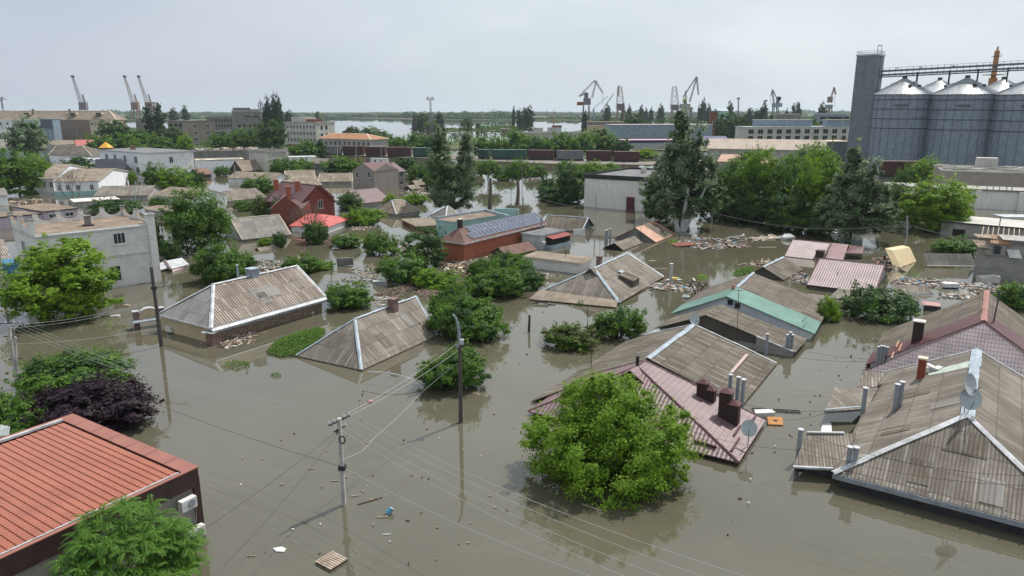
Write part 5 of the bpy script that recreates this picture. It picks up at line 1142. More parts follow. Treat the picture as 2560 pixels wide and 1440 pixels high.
# brick house with maroon roof and three chimneys
b, r = house('brickh', 'brick house with maroon roof and three tall brick chimneys', {'e0': (658, 494), 'e1': (752, 524), 'r1': (708, 455), 'r2': (786, 460)}, M_MAROON2, M_BDRED, ze=4.0, pitch=.8, gable=M_BDRED, wze=5, w=4.6, cap=M_MARSH, capw=.2)
for px, py, h in ((691, 473, 1.9), (722, 500, 2.6), (744, 474, 1.6)): chimney(b, r, 0, px, py, .75, .75, h, M_BRED, M_BRED)
mb = MB(); p = b.hit_slope(0, 733, 497); mb.box(p + (0, 0, .1), .8, 1.0, .12, M_GLASS, b.a, 0); mb.build('skylight', r)
window(b, r, 1, 801, 510, 1.1, 1.6, .35, 2)
b2 = fit('brickwing', {'e0': (756, 523), 'e1': (838, 492), 'b1': (838, 533)}, 4.0, flat=True, w=3.2, init={'a': .3, 'l': 5, 'w': 3})
b2.rise = 2.6; b2.i1 = b2.i2 = 0; rr_ = root_of(b2, 'brick gable wing of the three chimney house facing right', 'house', 'house', GH)
walls(b2, rr_, M_BDRED, .1); b2.o = 0
mbx = MB(); e = [b2.pt('e%d' % i) for i in range(4)]; mid = (e[0] + e[1]) / 2 + (0, 0, 2.3); mid2 = (e[3] + e[2]) / 2 + (0, 0, 2.3); mbx.slab([e[0], mid, mid2, e[3]], .12, M_MAROON2); mbx.slab([mid, e[1], e[2], mid2], .12, M_MAROON2); mbx.poly([e[0] + b2.norm(0) * -.1, e[1] + b2.norm(0) * -.1, mid + b2.norm(0) * -.1 - (0, 0, .1)], M_BDRED); mbx.build('roof', rr_)
window(b2, rr_, 0, 801, 511, 1.1, 1.7, .1, 2)
# two storey grey house
b = fit('grey2', {'e0': (881, 424), 'e1': (935, 430), 'b0': (883, 472)}, 6.5, flat=True, init={'a': -.1, 'l': 4, 'w': 5}, wze=1, w=5)
r = root_of(b, 'two storey grey brick house with mauve roof, left gabled part', 'house', 'house', GH); b.rise = 2.0
walls(b, r, M_GBRICK, .05); e = [b.pt('e%d' % i) for i in range(4)]; mid = (e[0] + e[1]) / 2 + (0, 0, 2.2); mid2 = (e[3] + e[2]) / 2 + (0, 0, 2.2); g = MB(); g.slab([e[0], mid, mid2, e[3]], .12, M_MARSH); g.slab([mid, e[1], e[2], mid2], .12, M_MARSH); g.build('roof', r); g = MB(); g.poly([e[0], e[1], mid - (0, 0, .1)], M_GBRICK); g.build('gable', r)
for px in (893, 923): window(b, r, 0, px, 437, 1.1, 1.6, .05, 2)
b, r = house('grey2b', 'two storey grey house with mauve hip roof, right main part', {'e0': (938, 433), 'e1': (1018, 427), 'r1': (930, 407), 'r2': (985, 405), 'b1': (1016, 462)}, M_MAROON, M_GBRICK, hip=(0, 1), ze=6.3, w=4.5, wze=1)
window(b, r, 0, 1004, 436, 1.1, 1.6, .35, 2); window(b, r, 0, 1004, 456, 1.1, 1.2, .35, 2)
chimney(b, r, 0, 978, 423, .5, .5, 2.0, M_BRWNBR)
# mauve roof
b, r = house('mauve', 'low house with mauve metal roof right of the brick house', {'e0': (898, 514), 'e1': (977, 500), 'r1': (876, 478), 'r2': (942, 463)}, M_MAROON, M_GREYR, hip=(0, 1), ze=1.2, w=4.5, wze=6)
b, r = house('brownhip', 'sunken brown slate hip roof with pale hip line', {'e0': (990, 545), 'e1': (1052, 525), 'e3': (930, 524), 'r1': (978, 497), 'r2': (1004, 499)}, M_SLATE5, M_GREYR, hip=(1, 1), ze=.6, cap=M_WMET, capw=.25)
# red roof
b, r = house('redroof', 'flooded house with flat coral red sheet roof', {'e0': (722, 566), 'e1': (823, 571), 'e2': (878, 541), 'r1': (770, 534), 'r2': (800, 533)}, M_PINKR, M_WHITE, hip=(.6, .6), ze=1.2, pitch=.22, wze=6)
# grey slate left of it
b, r = house('greys', 'half sunk house with plain pale grey slate roof, left of the red roof', {'e0': (601, 604), 'e1': (728, 584), 'r1': (582, 547), 'r2': (697, 534)}, M_SLATE4, M_GREYR, ze=.4, w=5, cap=M_CREAM, capw=.18, wze=8)
# solar house
b = fit('solar', {'e0': (1159, 613), 'e1': (1375, 559), 'e3': (1098, 602), 'r1': (1147, 566), 'r2': (1330, 527), 'b0': (1158, 655)}, 2.6, .5, (1, 0), wze=1)
r = root_of(b, 'red brick house with solar panels covering its shingle roof', 'house', 'house', GH); walls(b, r, M_BRED, .4, zlow=-1); roof(b, r, M_SHINGLE, t=.12); fascia(b, r, M_WMET, .2, (0, 3), name='gutter')
pl = MB(); fm = MB(); e0, e1, r1, r2 = (b.pt(k) for k in ('e0', 'e1', 'r1', 'r2')); sv = unit((r1 + b.norm(0) * 0 - (e0 + b.norm(1) * b.i1))); ux = b.norm(1); nrm = unit(np.cross(ux, sv)); SL = np.linalg.norm(r1 - (e0 + ux * b.i1)); Lu = 2 * b.l
n_u = 20
for row, (v0, v1, s0) in enumerate(((.14, .53, .10), (.55, .96, .145))):
    pw = (Lu * (.985 - s0)) / n_u
    for i in range(n_u):
        c = e0 + ux * (Lu * s0 + pw * (i + .5)) + sv * SL * (v0 + v1) / 2 + nrm * .14; hx, hy = pw / 2 - .05, SL * (v1 - v0) / 2 - .03
        c = c - ux * (0 if row else 0)
        q = MB(); q.obox(c, ux * hx, sv * hy, nrm * .02, M_PV); q.obox(c - nrm * .012, ux * (hx + .045), sv * (hy + .03), nrm * .018, M_WMET); q.build('solar_panel', r)
chimney(b, r, 3, 1150, 563, .6, .6, .9, M_BROWNM)
# grey annex right of it
b, r = block('annex', 'grey flat roofed annex with red awning roof right of the solar panels', {'e0': (1351, 590), 'e1': (1414, 576), 'e3': (1304, 579), 'b0': (1349, 625)}, 3.2, plain('bluish_grey_render', (.44, .46, .47), .8, .15, .5), M_BITUMG, M_BLUEW, wze=.5, init={'a': .3, 'l': 3, 'w': 3}, over=.1)
c0 = b.hit_face(0, 1364, 594); c1 = b.hit_face(0, 1412, 583); n = b.norm(0); mb = MB(); mb.slab([c0 + (0, 0, .25), c1 + (0, 0, .25), c1 + n * 1.5 - (0, 0, .1), c0 + n * 1.5 - (0, 0, .1)], .06, M_REDP); mb.build('awning_roof', r)
mb = MB(); mb.obox((c0 + c1) / 2 + n * .55 - (0, 0, .75), (c1 - c0) / 2, n * .55, (0, 0, .55), M_DARKIN); mb.build('veranda_glazing', r); mb = MB(); mb.obox((c0 + c1) / 2 + n * .65 - (0, 0, 1.7), (c1 - c0) / 2 * 1.02, n * .62, (0, 0, .5), M_BLUEW); mb.build('veranda_wall', r)
p = b.hit_face(0, 1357, 607); mb = MB(); mb.box(p + n * .2, .7, .35, .5, M_WPLAS, b.a); mb.build('air_conditioner', r)
pipe(D(1353, 565, b.cy), 1.6, .15, M_GREYM, r)
# slate roof with blue gable behind it
b, r = house('bgable', 'sunken slate roof with blue edged gable right of the solar panels', {'e0': (1356, 570), 'e1': (1453, 581), 'r1': (1359, 535), 'r2': (1470, 543), 'e2': (1487, 567)}, M_SLATE3, M_GREYM, ze=.3, gable=plain('blue_grey_gable', (.10, .13, .15), .7, .2), cap=M_BLUEW, capw=.28, wze=4)
mb = MB(); q = W(1448, 574, 1.0); mb.box((q[0], q[1] - .3, .55), 2.2, .1, 1.3, M_WPLAS, .1); solo('white_board', mb, 'white board leaning against the blue edged gable roof', 'board')
# teal building
b, r = block('teal', 'teal walled building with brown flat roof behind the solar panels', {'e0': (1130, 556), 'e3': (1091, 545), 'e1': (1262, 540), 'e2': (1215, 525)}, 2.9, M_TEAL, M_BITUM, M_TEAL, init={'a': .5, 'l': 7, 'w': 3.5}, wze=6, over=.1)
mb = MB(); 
for (x0, y0), (x1, y1) in (((1091, 545), (1215, 526)), ((1215, 526), (1272, 541))): mb.beam(W(x0, y0, 3.1), W(x1, y1, 3.1), .3, .45, M_BLUEW)
mb.build('parapet', r)
mb = MB(); p = W(1262, 536, 1.6); mb.box(p, 4.5, .3, 2.4, M_TEAL, -.1); mb.box(p + (2.6, 0, .5), .5, .4, 1.2, M_TEAL, -.1); solo('garden_wall', mb, 'teal stepped wall end behind the solar panels', 'wall')
# tan and blue roofs left of the teal building
b, r = block('tan', 'low tan slate roof with dark red gable left of the teal building', {'e0': (1045, 568), 'e3': (1002, 549), 'e2': (1075, 541), 'e1': (1110, 560)}, .9, M_RUST, M_SLATE5, M_SLATE5, init={'a': .2, 'l': 3, 'w': 3}, over=.2)
b, r = house('pyr', 'small slate pyramid roof with white edges left of the teal building', {'e0': (1110, 556), 'e1': (1165, 549), 'e3': (1072, 545), 'r1': (1117, 512), 'r2': (1122, 512)}, M_SLATE4, M_GREYR, hip=(.9, .9), ze=.9, cap=M_WMET, capw=.28, wze=3)
mb = MB(); mb.slab([W(1072, 545, .9), W(1085, 528, 1.8), W(1112, 514, 2.6), W(1108, 540, 1.2)], .08, M_BLUEW); mb.build('blue_sheet', r)
# maroon small roof and white brick garage
b, r = house('mroof', 'small maroon shingle roof behind the white brick garage', {'e0': (1262, 640), 'e1': (1344, 628), 'r1': (1250, 618), 'r2': (1320, 600)}, M_SHINGLE, M_WOOD, ze=.7, w=2.6, wze=8)
b, r = block('garage', 'long low white brick garage with tan flat roof', {'e0': (1310, 640), 'e1': (1450, 656), 'e2': (1480, 643), 'b0': (1310, 668)}, 1.9, M_BWHITE, M_SLATE5, M_CREAM, init={'a': -.2, 'l': 5, 'w': 2}, w=2.2, wze=1, over=.25)
# sheds by the tallest poplar
b, r = house('shed1', 'little half sunk shed with black gable before the orange roof', {'e0': (1557, 627), 'e1': (1607, 607), 'e3': (1506, 621), 'r1': (1536, 605), 'r2': (1586, 588)}, M_SLATE, M_DARKIN, ze=.15, o=0, gable=M_DARKIN, cap=None, wze=3)
b, r = house('shed2', 'half sunk roof with worn orange tiles and dark burnt patch', {'e0': (1640, 605), 'e1': (1690, 586), 'e3': (1536, 597), 'r1': (1588, 568), 'r2': (1636, 552)}, M_ORANGET, M_DCONC, hip=(0, .8), ze=.15, o=0, gable=M_DCONC, wze=3)
mb = MB(); mb.slab([b.hit_slope(0, 1640, 560) + (0, 0, .05), b.hit_slope(0, 1685, 585) + (0, 0, .05), b.hit_slope(0, 1662, 596) + (0, 0, .05), b.hit_slope(0, 1605, 560) + (0, 0, .05)], .04, M_SLATE3); mb.build('dark_patch', r)
# pink beige tilted slab of a wrecked wall
mb = MB(); q = [W(2252, 669, .05), W(2291, 653, .05)]; ux = q[1] - q[0]; zz = np.array((-1.0, .9, 2.35)); th_ = np.array((-1.35, -.35, .35))
f = [q[0], q[1], q[1] + zz * .85, q[0] + zz]; bk = [p + th_ for p in f]
for P in ((f[0], f[1], f[2], f[3]), (bk[1], bk[0], bk[3], bk[2]), (f[3], f[2], bk[2], bk[3]), (bk[0], f[0], f[3], bk[3]), (f[1], bk[1], bk[2], f[2])): mb.poly(P, M_FOAM)
solo('overturned_kiosk', mb, 'big yellowish box shaped panel tipped over in the flood', 'kiosk')
# ruined block house at the right edge
b = fit('ruin', {'e0': (2440, 604), 'e1': (2580, 618), 'b0': (2436, 695)}, 5.0, flat=True, w=3.5, init={'a': -.1, 'l': 4, 'w': 3.5}, wze=.5)
r = root_of(b, 'unfinished grey block house with broken roof at the right edge', 'house', 'house', GH); walls(b, r, M_BGREY, .02)
mb = MB(); n = b.norm(0); c = b.hit_face(0, 2490, 615); mb.obox(c + (0, 0, -.1) + n * .15, b.norm(1) * 1.15, n * .15, (0, 0, 1.1), M_BGREY); mb.build('dormer', r)
window(b, r, 0, 2493, 625, .8, 1.1, -.3, 1, False, frame=M_DCONC)
mb = MB()
for (x, y), w_, h_, m_, t_ in (((2493, 598), 2.4, 1.7, M_ORANGET, .6), ((2455, 610), 1.5, 1.6, M_PLANK, .5), ((2540, 595), 3.4, 1.3, M_CONC, .4), ((2535, 632), 1.4, 1.5, M_WPLAS, .9), ((2458, 590), 1.8, 1.0, M_PLANK, .3)):
    c = b.hit_face(0, x, y) + n * .2; v = np.array((0, math.cos(t_), math.sin(t_))); mb.obox(c, b.norm(1) * w_ / 2, v * h_ / 2, np.cross(b.norm(1), v) * .05, m_)
for i in range(10): c = b.P(-b.l + b.l * 2 * (i + .5) / 10, 0, b.ze + .5); mb.beam(c + b.norm(0) * 3, c - b.norm(0) * 3 + (0, 0, .8), .12, .12, M_PLANK)
mb.build('broken_roof', r)
# leaning corrugated panels
mb = MB(); a, c = W(2317, 664, .2), W(2438, 666, .3); up_ = np.array((0, 1.3, 1.6)); mb.slab([a, c, c + up_, a + up_], .06, M_SLATE4); mb.beam(a, c, .3, .12, M_CONC); solo('shed_roof', mb, 'corrugated shed roof left of the ruined block house', 'roof')
mb = MB(); a, c = W(2242, 732, .1), W(2334, 736, .15); up_ = np.array((0, 1.6, .7)); mb.slab([a, c, c + up_, a + up_], .06, M_SLATE); solo('sunken_roof', mb, 'sunken corrugated roof strip right of the nearer mauve roof', 'roof')
# ------------------------------------------------------------------ houses towards the left background
b, r = house('lh1', 'white house with blue gable at the left edge', {'e0': (-30, 372), 'e1': (42, 372), 'r1': (-30, 345), 'r2': (8, 347)}, M_SLATE4, plain('light_blue_gable', (.34, .43, .53), .8, .1), ze=3.2, w=6, wze=8)
b, r = house('lh2', 'brown slate hip roof left of the golden cap chimney', {'e0': (122, 388), 'e1': (232, 392), 'r1': (140, 362), 'r2': (205, 362)}, M_SLATE3, M_WHITE, hip=(1, 1), ze=3, w=6, cap=M_CREAM, capw=.3, wze=8)
b, r = house('lh3', 'house with pale red roof behind the brown slate hip roof', {'e0': (190, 362), 'e1': (238, 366), 'r1': (186, 349), 'r2': (234, 348)}, plain('faded_red_roof', (.42, .14, .13), .7, .2, 1), M_WHITE, ze=4, w=5, wze=8)
b, r = house('lh4', 'low grey roof with black gable left of the red roof far left', {'e0': (128, 362), 'e1': (188, 361), 'r1': (120, 352), 'r2': (186, 349)}, M_SLATE5, M_GREYR, ze=4, w=5, wze=8)
# long white building
b = fit('white', {'e0': (365, 382), 'e1': (486, 377), 'e3': (246, 371), 'b1': (486, 440)}, 7.5, flat=True, init={'a': .1, 'l': 7, 'w': 12}, wze=2)
r = root_of(b, 'white two storey building with grey roof and blue-white end wall', 'house', 'house', GH); walls(b, r, M_WHITE, .05); flat_roof(b, r, M_BITUMG, M_WMET, .3, over=.35)
window_grid(b, r, 3, [.17, .35, .56, .78], [b.ze - 2.6], 1.9, 2.2, M_GLASS, M_WFRAME, .05); window_grid(b, r, 0, [.5], [b.ze - 2.8], 1.3, 1.9, M_GLASS, M_WFRAME, .05); window_grid(b, r, 3, [.3, .56, .8], [b.ze - 6.2], 1.9, 2.0, M_DARKIN, M_GREYR, .05)
mb = MB(); c = b.P(-b.l * .2, b.w * .3, b.ze); mb.box(c + (0, 0, .7), 1.3, 1.3, 1.6, M_BRWNBR, b.a); mb.build('chimney', r)
p = D(268, 390, 262); mb = MB(); t = D(268, 369, 262)[2]; R = empty('chimney_stack', (p[0], p[1], 0), 'brown square chimney with a golden pyramid cap', 'chimney'); mb.beam((p[0], p[1], 0), (p[0], p[1], t), 2.3, 2.3, M_BRWNBR); mb.build('stack', R); mb = MB(); k = [np.array((p[0] + i * 1.8, p[1] + j * 1.8, t)) for i, j in ((-1, -1), (1, -1), (1, 1), (-1, 1))]; ap = np.array((p[0], p[1], t + 2.0))
for i in range(4): mb.poly([k[i], k[(i + 1) % 4], ap], M_GOLD)
mb.poly(k[::-1], M_GOLD); mb.build('golden_cap', R)
b, r = block('wh2', 'flat white roof strip left of the navy roof', {'e0': (160, 405), 'e1': (300, 396), 'e3': (215, 392)}, 3.6, M_WHITE, M_WMET, M_WHITE, init={'a': .1, 'l': 7, 'w': 4}, w=4)
b, r = house('navy', 'house with dark navy ribbed mansard roof', {'e0': (237, 424), 'e1': (322, 432), 'r1': (238, 397), 'r2': (303, 397)}, M_NAVY, M_WHITE, hip=(0, .5), ze=2.6, pitch=1.2, w=3, wze=6)
# house with pale angled roof
b, r = house('ang', 'white house with pale brown roof split into two angled planes, left part', {'e0': (90, 445), 'e1': (132, 449), 'e2': (222, 421), 'e3': (178, 415)}, M_SLATE5, M_WHITE, ze=4.0, pitch=.12, wze=6, t=.15, ms=M_CREAM)
window_grid(b, r, 0, [.4, .8], [b.ze - 1.7], .9, 1.4, M_GLASS, M_WFRAME, .35)
b, r = house('ang2', 'white house with pale brown roof split into two angled planes, right part', {'e0': (133, 449), 'e1': (246, 459), 'e2': (324, 431), 'e3': (222, 422)}, M_SLATE5, M_WHITE, ze=3.8, pitch=.12, wze=6, t=.15, ms=M_CREAM)
window_grid(b, r, 0, [.12, .3, .52, .82], [b.ze - 1.7], .9, 1.3, M_GLASS, M_WFRAME, .35); mb = MB(); p, q = b.pt('e0') * [1, 1, 0], b.pt('e1') * [1, 1, 0]; mb.beam(p + (0, 0, .5) - b.norm(0) * .3, q + (0, 0, .5) - b.norm(0) * .3, .08, 1.2, M_TEAL); mb.build('teal_base', r)
b, r = house('flat1', 'wide low slate roof right of the angled roof house', {'e0': (225, 480), 'e1': (382, 500), 'r1': (262, 462), 'r2': (378, 464)}, M_SLATE, M_GREYR, ze=.8, pitch=.25, w=6, wze=8)
b, r = block('tinroof', 'low building with shining pinkish-white metal roof', {'e0': (185, 497), 'e1': (300, 506), 'e2': (285, 490)}, 1.8, M_GREYR, plain('pinkish_white_sheet', (.66, .60, .56), .6, .15, .6), M_CREAM, init={'a': -.1, 'l': 6, 'w': 3}, w=3)
b, r = block('lilac1', 'low lilac walled building with flat roof behind the mansion', {'e0': (108, 527), 'e1': (195, 521), 'e3': (30, 515)}, 2.9, M_LILAC, M_BITUM, M_DARK, init={'a': .1, 'l': 4, 'w': 4}, wze=6, over=.1)
window_grid(b, r, 0, [.25, .72], [b.ze - 1.1], 1.6, .7, M_GLASS, M_WMET, .05)
b, r = block('lilac2', 'long lilac wall building at the left edge behind the mansion', {'e0': (-60, 552), 'e1': (106, 531), 'e2': (90, 521)}, 2.4, M_LILAC, M_BITUM, M_DARK, init={'a': .1, 'l': 7, 'w': 3}, w=3, over=.1)
b, r = house('edge1', 'small white house with grey roof at the left edge before the trees', {'e0': (-40, 492), 'e1': (29, 488), 'r1': (-30, 472), 'r2': (4, 470)}, M_SLATE4, M_WHITE, ze=2.4, w=4, wze=8)
# white edged low roofs in the middle left
b, r = house('h465', 'long low house with pale grey wall and slate roof above the green tree', {'e0': (384, 486), 'e1': (480, 500), 'r1': (420, 472), 'r2': (530, 466)}, M_SLATE5, M_WHITE, ze=2.6, pitch=.25, w=5, wze=8, t=.15, ms=M_CREAM)
window_grid(b, r, 0, [.35, .5], [b.ze - 1.2], .7, 1.2, M_GLASS, M_WFRAME, .35)
b, r = house('h510', 'low house with white edged flat roof left of the green tree', {'e0': (352, 520), 'e1': (436, 545), 'e2': (500, 520), 'e3': (432, 507)}, M_BITUM, M_GREYR, ze=1.6, pitch=.1, wze=8, t=.2, ms=M_WMET)
b, r = house('h560', 'wide grey-brown slate roof left of the brick house', {'e0': (548, 503), 'e1': (668, 494), 'r1': (560, 478), 'r2': (640, 470)}, M_SLATE, M_GREYR, hip=(.6, .6), ze=.8, w=5, wze=8)
b, r = house('h530', 'white gable wall house in the middle left', {'e0': (560, 447), 'e1': (690, 448), 'r1': (596, 428), 'r2': (696, 432)}, M_SLATE5, M_WHITE, ze=1.5, pitch=.4, w=5, wze=8)
b, r = house('h590', 'brown slate roof with dark board gable, left of the concrete shell', {'e0': (608, 426), 'e1': (653, 428), 'r1': (587, 402), 'r2': (642, 398), 'e3': (571, 424)}, M_SLATE5, M_WOOD, ze=2.0, pitch=.9, gable=M_WOOD, wze=5)
b = fit('shell', {'e0': (671, 377), 'e1': (717, 375), 'e3': (621, 381), 'b0': (671, 440)}, 7, flat=True, init={'a': .2, 'l': 4, 'w': 6}, wze=2)
r = root_of(b, 'roofless grey concrete shell in the middle left', 'building', 'concrete_shell'); walls(b, r, M_CONC, .05); flat_roof(b, r, M_DCONC, M_GREYR, .4, .5); window_grid(b, r, 0, [.3, .55, .8], [b.ze - 4], .6, 2.6, M_DARKIN, None, .05)
b, r = block('ruinflat', 'long burnt out flat roof with debris behind the concrete shell', {'e0': (488, 372), 'e1': (655, 386), 'e3': (480, 366)}, 5, M_DCONC, M_BITUM, M_CONC, init={'a': -.1, 'l': 14, 'w': 7}, w=7, wze=4, cat='building', name='building')
rd = random.Random(9); mb = MB()
for i in range(90): c = b.P(rd.uniform(-b.l, b.l), rd.uniform(-b.w, b.w), b.ze + .3); mb.box(c, rd.uniform(.5, 3), rd.uniform(.3, 1.2), rd.uniform(.2, .8), rd.choice([M_CONC, M_DCONC, M_CREAM, M_BITUM]), rd.uniform(0, 3), rd.uniform(-.2, .2))
mb.build('rubble', r)['kind'] = 'stuff'
b, r = block('patched', 'low hall with patched white and brown flat roof', {'e0': (490, 405), 'e1': (610, 398), 'e3': (486, 392)}, 4, M_WHITE, M_CREAM, M_DARK, init={'a': .1, 'l': 8, 'w': 5}, w=5, wze=6)
mb = MB()
for i in range(14): c = b.P(rd.uniform(-b.l * .9, b.l * .9), rd.uniform(-b.w * .9, b.w * .9), b.ze + .03 + .004 * i); mb.box(c, rd.uniform(1.5, 5), rd.uniform(1, 2.5), .02, rd.choice([M_BITUM, M_WMET, M_DCONC]), b.a)
mb.build('roof_patch', r)
b, r = block('whstrip', 'white flat roof right of the concrete shell', {'e0': (715, 395), 'e1': (790, 394), 'e3': (712, 386)}, 4, M_WHITE, M_WMET, M_WMET, init={'a': 0, 'l': 5, 'w': 4}, w=4, wze=6)
b, r = house('h770', 'grey-brown roof with dark gable left of the wide tree', {'e0': (770, 402), 'e1': (812, 418), 'r1': (776, 393), 'r2': (822, 396)}, M_SLATE, M_DCONC, ze=2.4, w=4.5, wze=8)
b, r = house('h700', 'pale brown slate roof with rounded top behind the brick house, left', {'e0': (712, 446), 'e1': (790, 442), 'r1': (713, 430), 'r2': (783, 424)}, M_SLATE5, M_DCONC, ze=1.5, w=4.5, wze=8, cap=M_CREAM, capw=.2)
b, r = house('h745', 'brown slate roof with cream ridge right behind the brick house', {'e0': (700, 470), 'e1': (800, 464), 'r1': (735, 446), 'r2': (790, 438)}, M_SLATE5, M_GREYR, hip=(1, 0), ze=1.0, w=5, wze=8, cap=M_CREAM, capw=.2)
b, r = house('h830', 'wide brown slate roof left of the two storey grey house', {'e0': (795, 455), 'e1': (882, 452), 'r1': (800, 436), 'r2': (882, 432)}, M_SLATE5, M_GREYR, ze=1.0, w=5, wze=8, cap=M_CREAM, capw=.2)
b, r = house('h490', 'brown roof with small dark gable right of the round trees', {'e0': (490, 440), 'e1': (530, 436), 'r1': (486, 420), 'r2': (520, 417)}, plain('faded_brown_roof', (.21, .13, .10), .9, .2, 1), M_WOOD, ze=1.2, w=3.5, wze=8)
b, r = block('smallwhite', 'small white hut among the trees behind the grey house', {'e0': (930, 398), 'e1': (965, 396), 'e3': (928, 393)}, 3.2, M_WHITE, M_WMET, M_WMET, init={'a': 0, 'l': 3, 'w': 2}, w=2.5, wze=6); window_grid(b, r, 0, [.3, .7], [b.ze - 1.2], .9, 1, M_GLASS, None, .05)
b, r = house('wreck', 'collapsed brown slate roofs right of the two storey grey house', {'e0': (1025, 479), 'e1': (1052, 469), 'r1': (1022, 462), 'r2': (1045, 458)}, M_SLATE2, M_WOOD, ze=.4, w=3, wze=8)
b, r = house('wreck2', 'dark collapsed roof at the left foot of the silvery poplar pair', {'e0': (1032, 466), 'e1': (1075, 464), 'r1': (1038, 448), 'r2': (1066, 446)}, M_SLATE5, M_WOOD, ze=.4, w=3.5, wze=8)
b, r = house('half', 'tilted slate roof corner sticking out of the water by the weeds', {'e0': (640, 628), 'e1': (710, 622), 'r1': (650, 616), 'r2': (706, 609)}, M_SLATE, M_DARKIN, ze=.05, w=1.6, wze=8)
# ------------------------------------------------------------------ foliage
def leafy(name, blobs, n, ls, seed, mats, clumps=34, outer=0.55, up=0.45, aspect=0.55, spread=0.2, zmin=0.0, frac2=0.0, stem=None, bark=True):
    """crown of small leaf faces gathered in clumps through the blobs' volume; leaves of the second material are mixed in by clump"""
    rg = np.random.default_rng(seed)
    vol = np.array([b[3] * b[4] * b[5] for b in blobs]) ** 0.67; vol /= vol.sum()
    P = []; N = []; MI = []
    for b, f in zip(blobs, vol):
        nb = int(n * f); nc = max(4, int(clumps * f * len(blobs) ** 0.5)); c = np.array(b[:3]); r = np.array(b[3:])
        d = rg.normal(size=(nc, 3)); d /= np.linalg.norm(d, axis=1)[:, None]
        rad = outer + (1 - outer) * rg.random(nc) ** 0.7
        rad *= rg.uniform(0.78, 1.1, nc)
        cc = c + d * r * rad[:, None]
        cr = spread * r.mean() * rg.uniform(0.6, 1.5, nc)
        k = rg.integers(0, nc, nb); g = rg.normal(size=(nb, 3)) * 0.6; g[:, 2] *= 0.75
        p = cc[k] + g * cr[k][:, None] * (r / r.mean()) ** .5
        nn = 0.8 * d[k] + 0.5 * g + rg.normal(size=(nb, 3)) * 0.4; nn[:, 2] += up
        P.append(p); N.append(nn); MI.append((rg.random(nc) < frac2)[k].astype(int))
    tips = []
    for b, f in zip(blobs, vol):
        for _ in range(max(3, int(40 * f))):
            d = rg.normal(size=3); d[2] = abs(d[2]) * 1.2; d /= np.linalg.norm(d); r_ = np.array(b[3:]); p0 = np.array(b[:3]) + d * r_ * .95; L_ = r_.mean() * rg.uniform(.15, .42); m_ = 14
            tt = rg.random(m_)[:, None]; q = p0 + (d + np.array((0, 0, .35))) * L_ * tt + rg.normal(size=(m_, 3)) * ls * .8; P.append(q); N.append(np.tile(d, (m_, 1)) + rg.normal(size=(m_, 3)) * .8); MI.append(np.zeros(m_, int))
    P = np.concatenate(P); N = np.concatenate(N); MI = np.concatenate(MI)
    keep = P[:, 2] > zmin; P = P[keep]; N = N[keep]; MI = MI[keep]
    N /= np.linalg.norm(N, axis=1)[:, None]
    m = len(P)
    a = np.cross(N, rg.normal(size=(m, 3))); a /= np.linalg.norm(a, axis=1)[:, None]; b_ = np.cross(N, a)
    s = ls * rg.uniform(0.6, 1.35, m)[:, None]
    V = np.stack([P + a * s, P + b_ * s * aspect, P - a * s, P - b_ * s * aspect], 1).reshape(-1, 3)
    F = np.arange(m * 4).reshape(-1, 4)
    me = bpy.data.meshes.new(name)
    me.vertices.add(len(V)); me.vertices.foreach_set('co', V.ravel())
    me.loops.add(m * 4); me.loops.foreach_set('vertex_index', F.ravel())
    me.polygons.add(m); me.polygons.foreach_set('loop_start', np.arange(0, m * 4, 4)); me.polygons.foreach_set('loop_total', np.full(m, 4))
    for q in mats: me.materials.append(q)
    me.polygons.foreach_set('material_index', np.minimum(MI, len(mats) - 1))
    me.update(); me.validate()
    return me
def trunk_mesh(name, blobs, r, mat, seed=0, z0=-0.1, stems=1, top=0.5):
    rnd = random.Random(seed); mb = MB()
    for s in range(stems):
        bx, by = (rnd.uniform(-.02, .02) * stems, rnd.uniform(-.02, .02) * stems)
        base = np.array((bx, by, z0)); fork = np.array((bx * 2 + rnd.uniform(-.02, .02), by * 2, top * 0.45))
        mb.tube(base, fork, r, r * 0.75, mat, 7)
        for b in blobs:
            e = np.array(b[:3]) + (0, 0, b[5] * 0.2)
            if e[2] < fork[2]: continue
            mid = (fork + e) / 2 + np.array((rnd.uniform(-.03, .03), rnd.uniform(-.03, .03), 0.02))
            mb.tube(fork, mid, r * 0.6, r * 0.35, mat, 6); mb.tube(mid, e, r * 0.35, r * 0.1, mat, 5)
            for q in range(3):
                t = mid + (e - mid) * rnd.uniform(.2, .8); u = np.array((rnd.uniform(-1, 1) * b[3], rnd.uniform(-1, 1) * b[4], rnd.uniform(.1, .9) * b[5])) * 0.75
                mb.tube(t, t + u, r * 0.2, r * 0.06, mat, 4)
    o = mb.build(name); me = o.data; bpy.data.objects.remove(o); return me
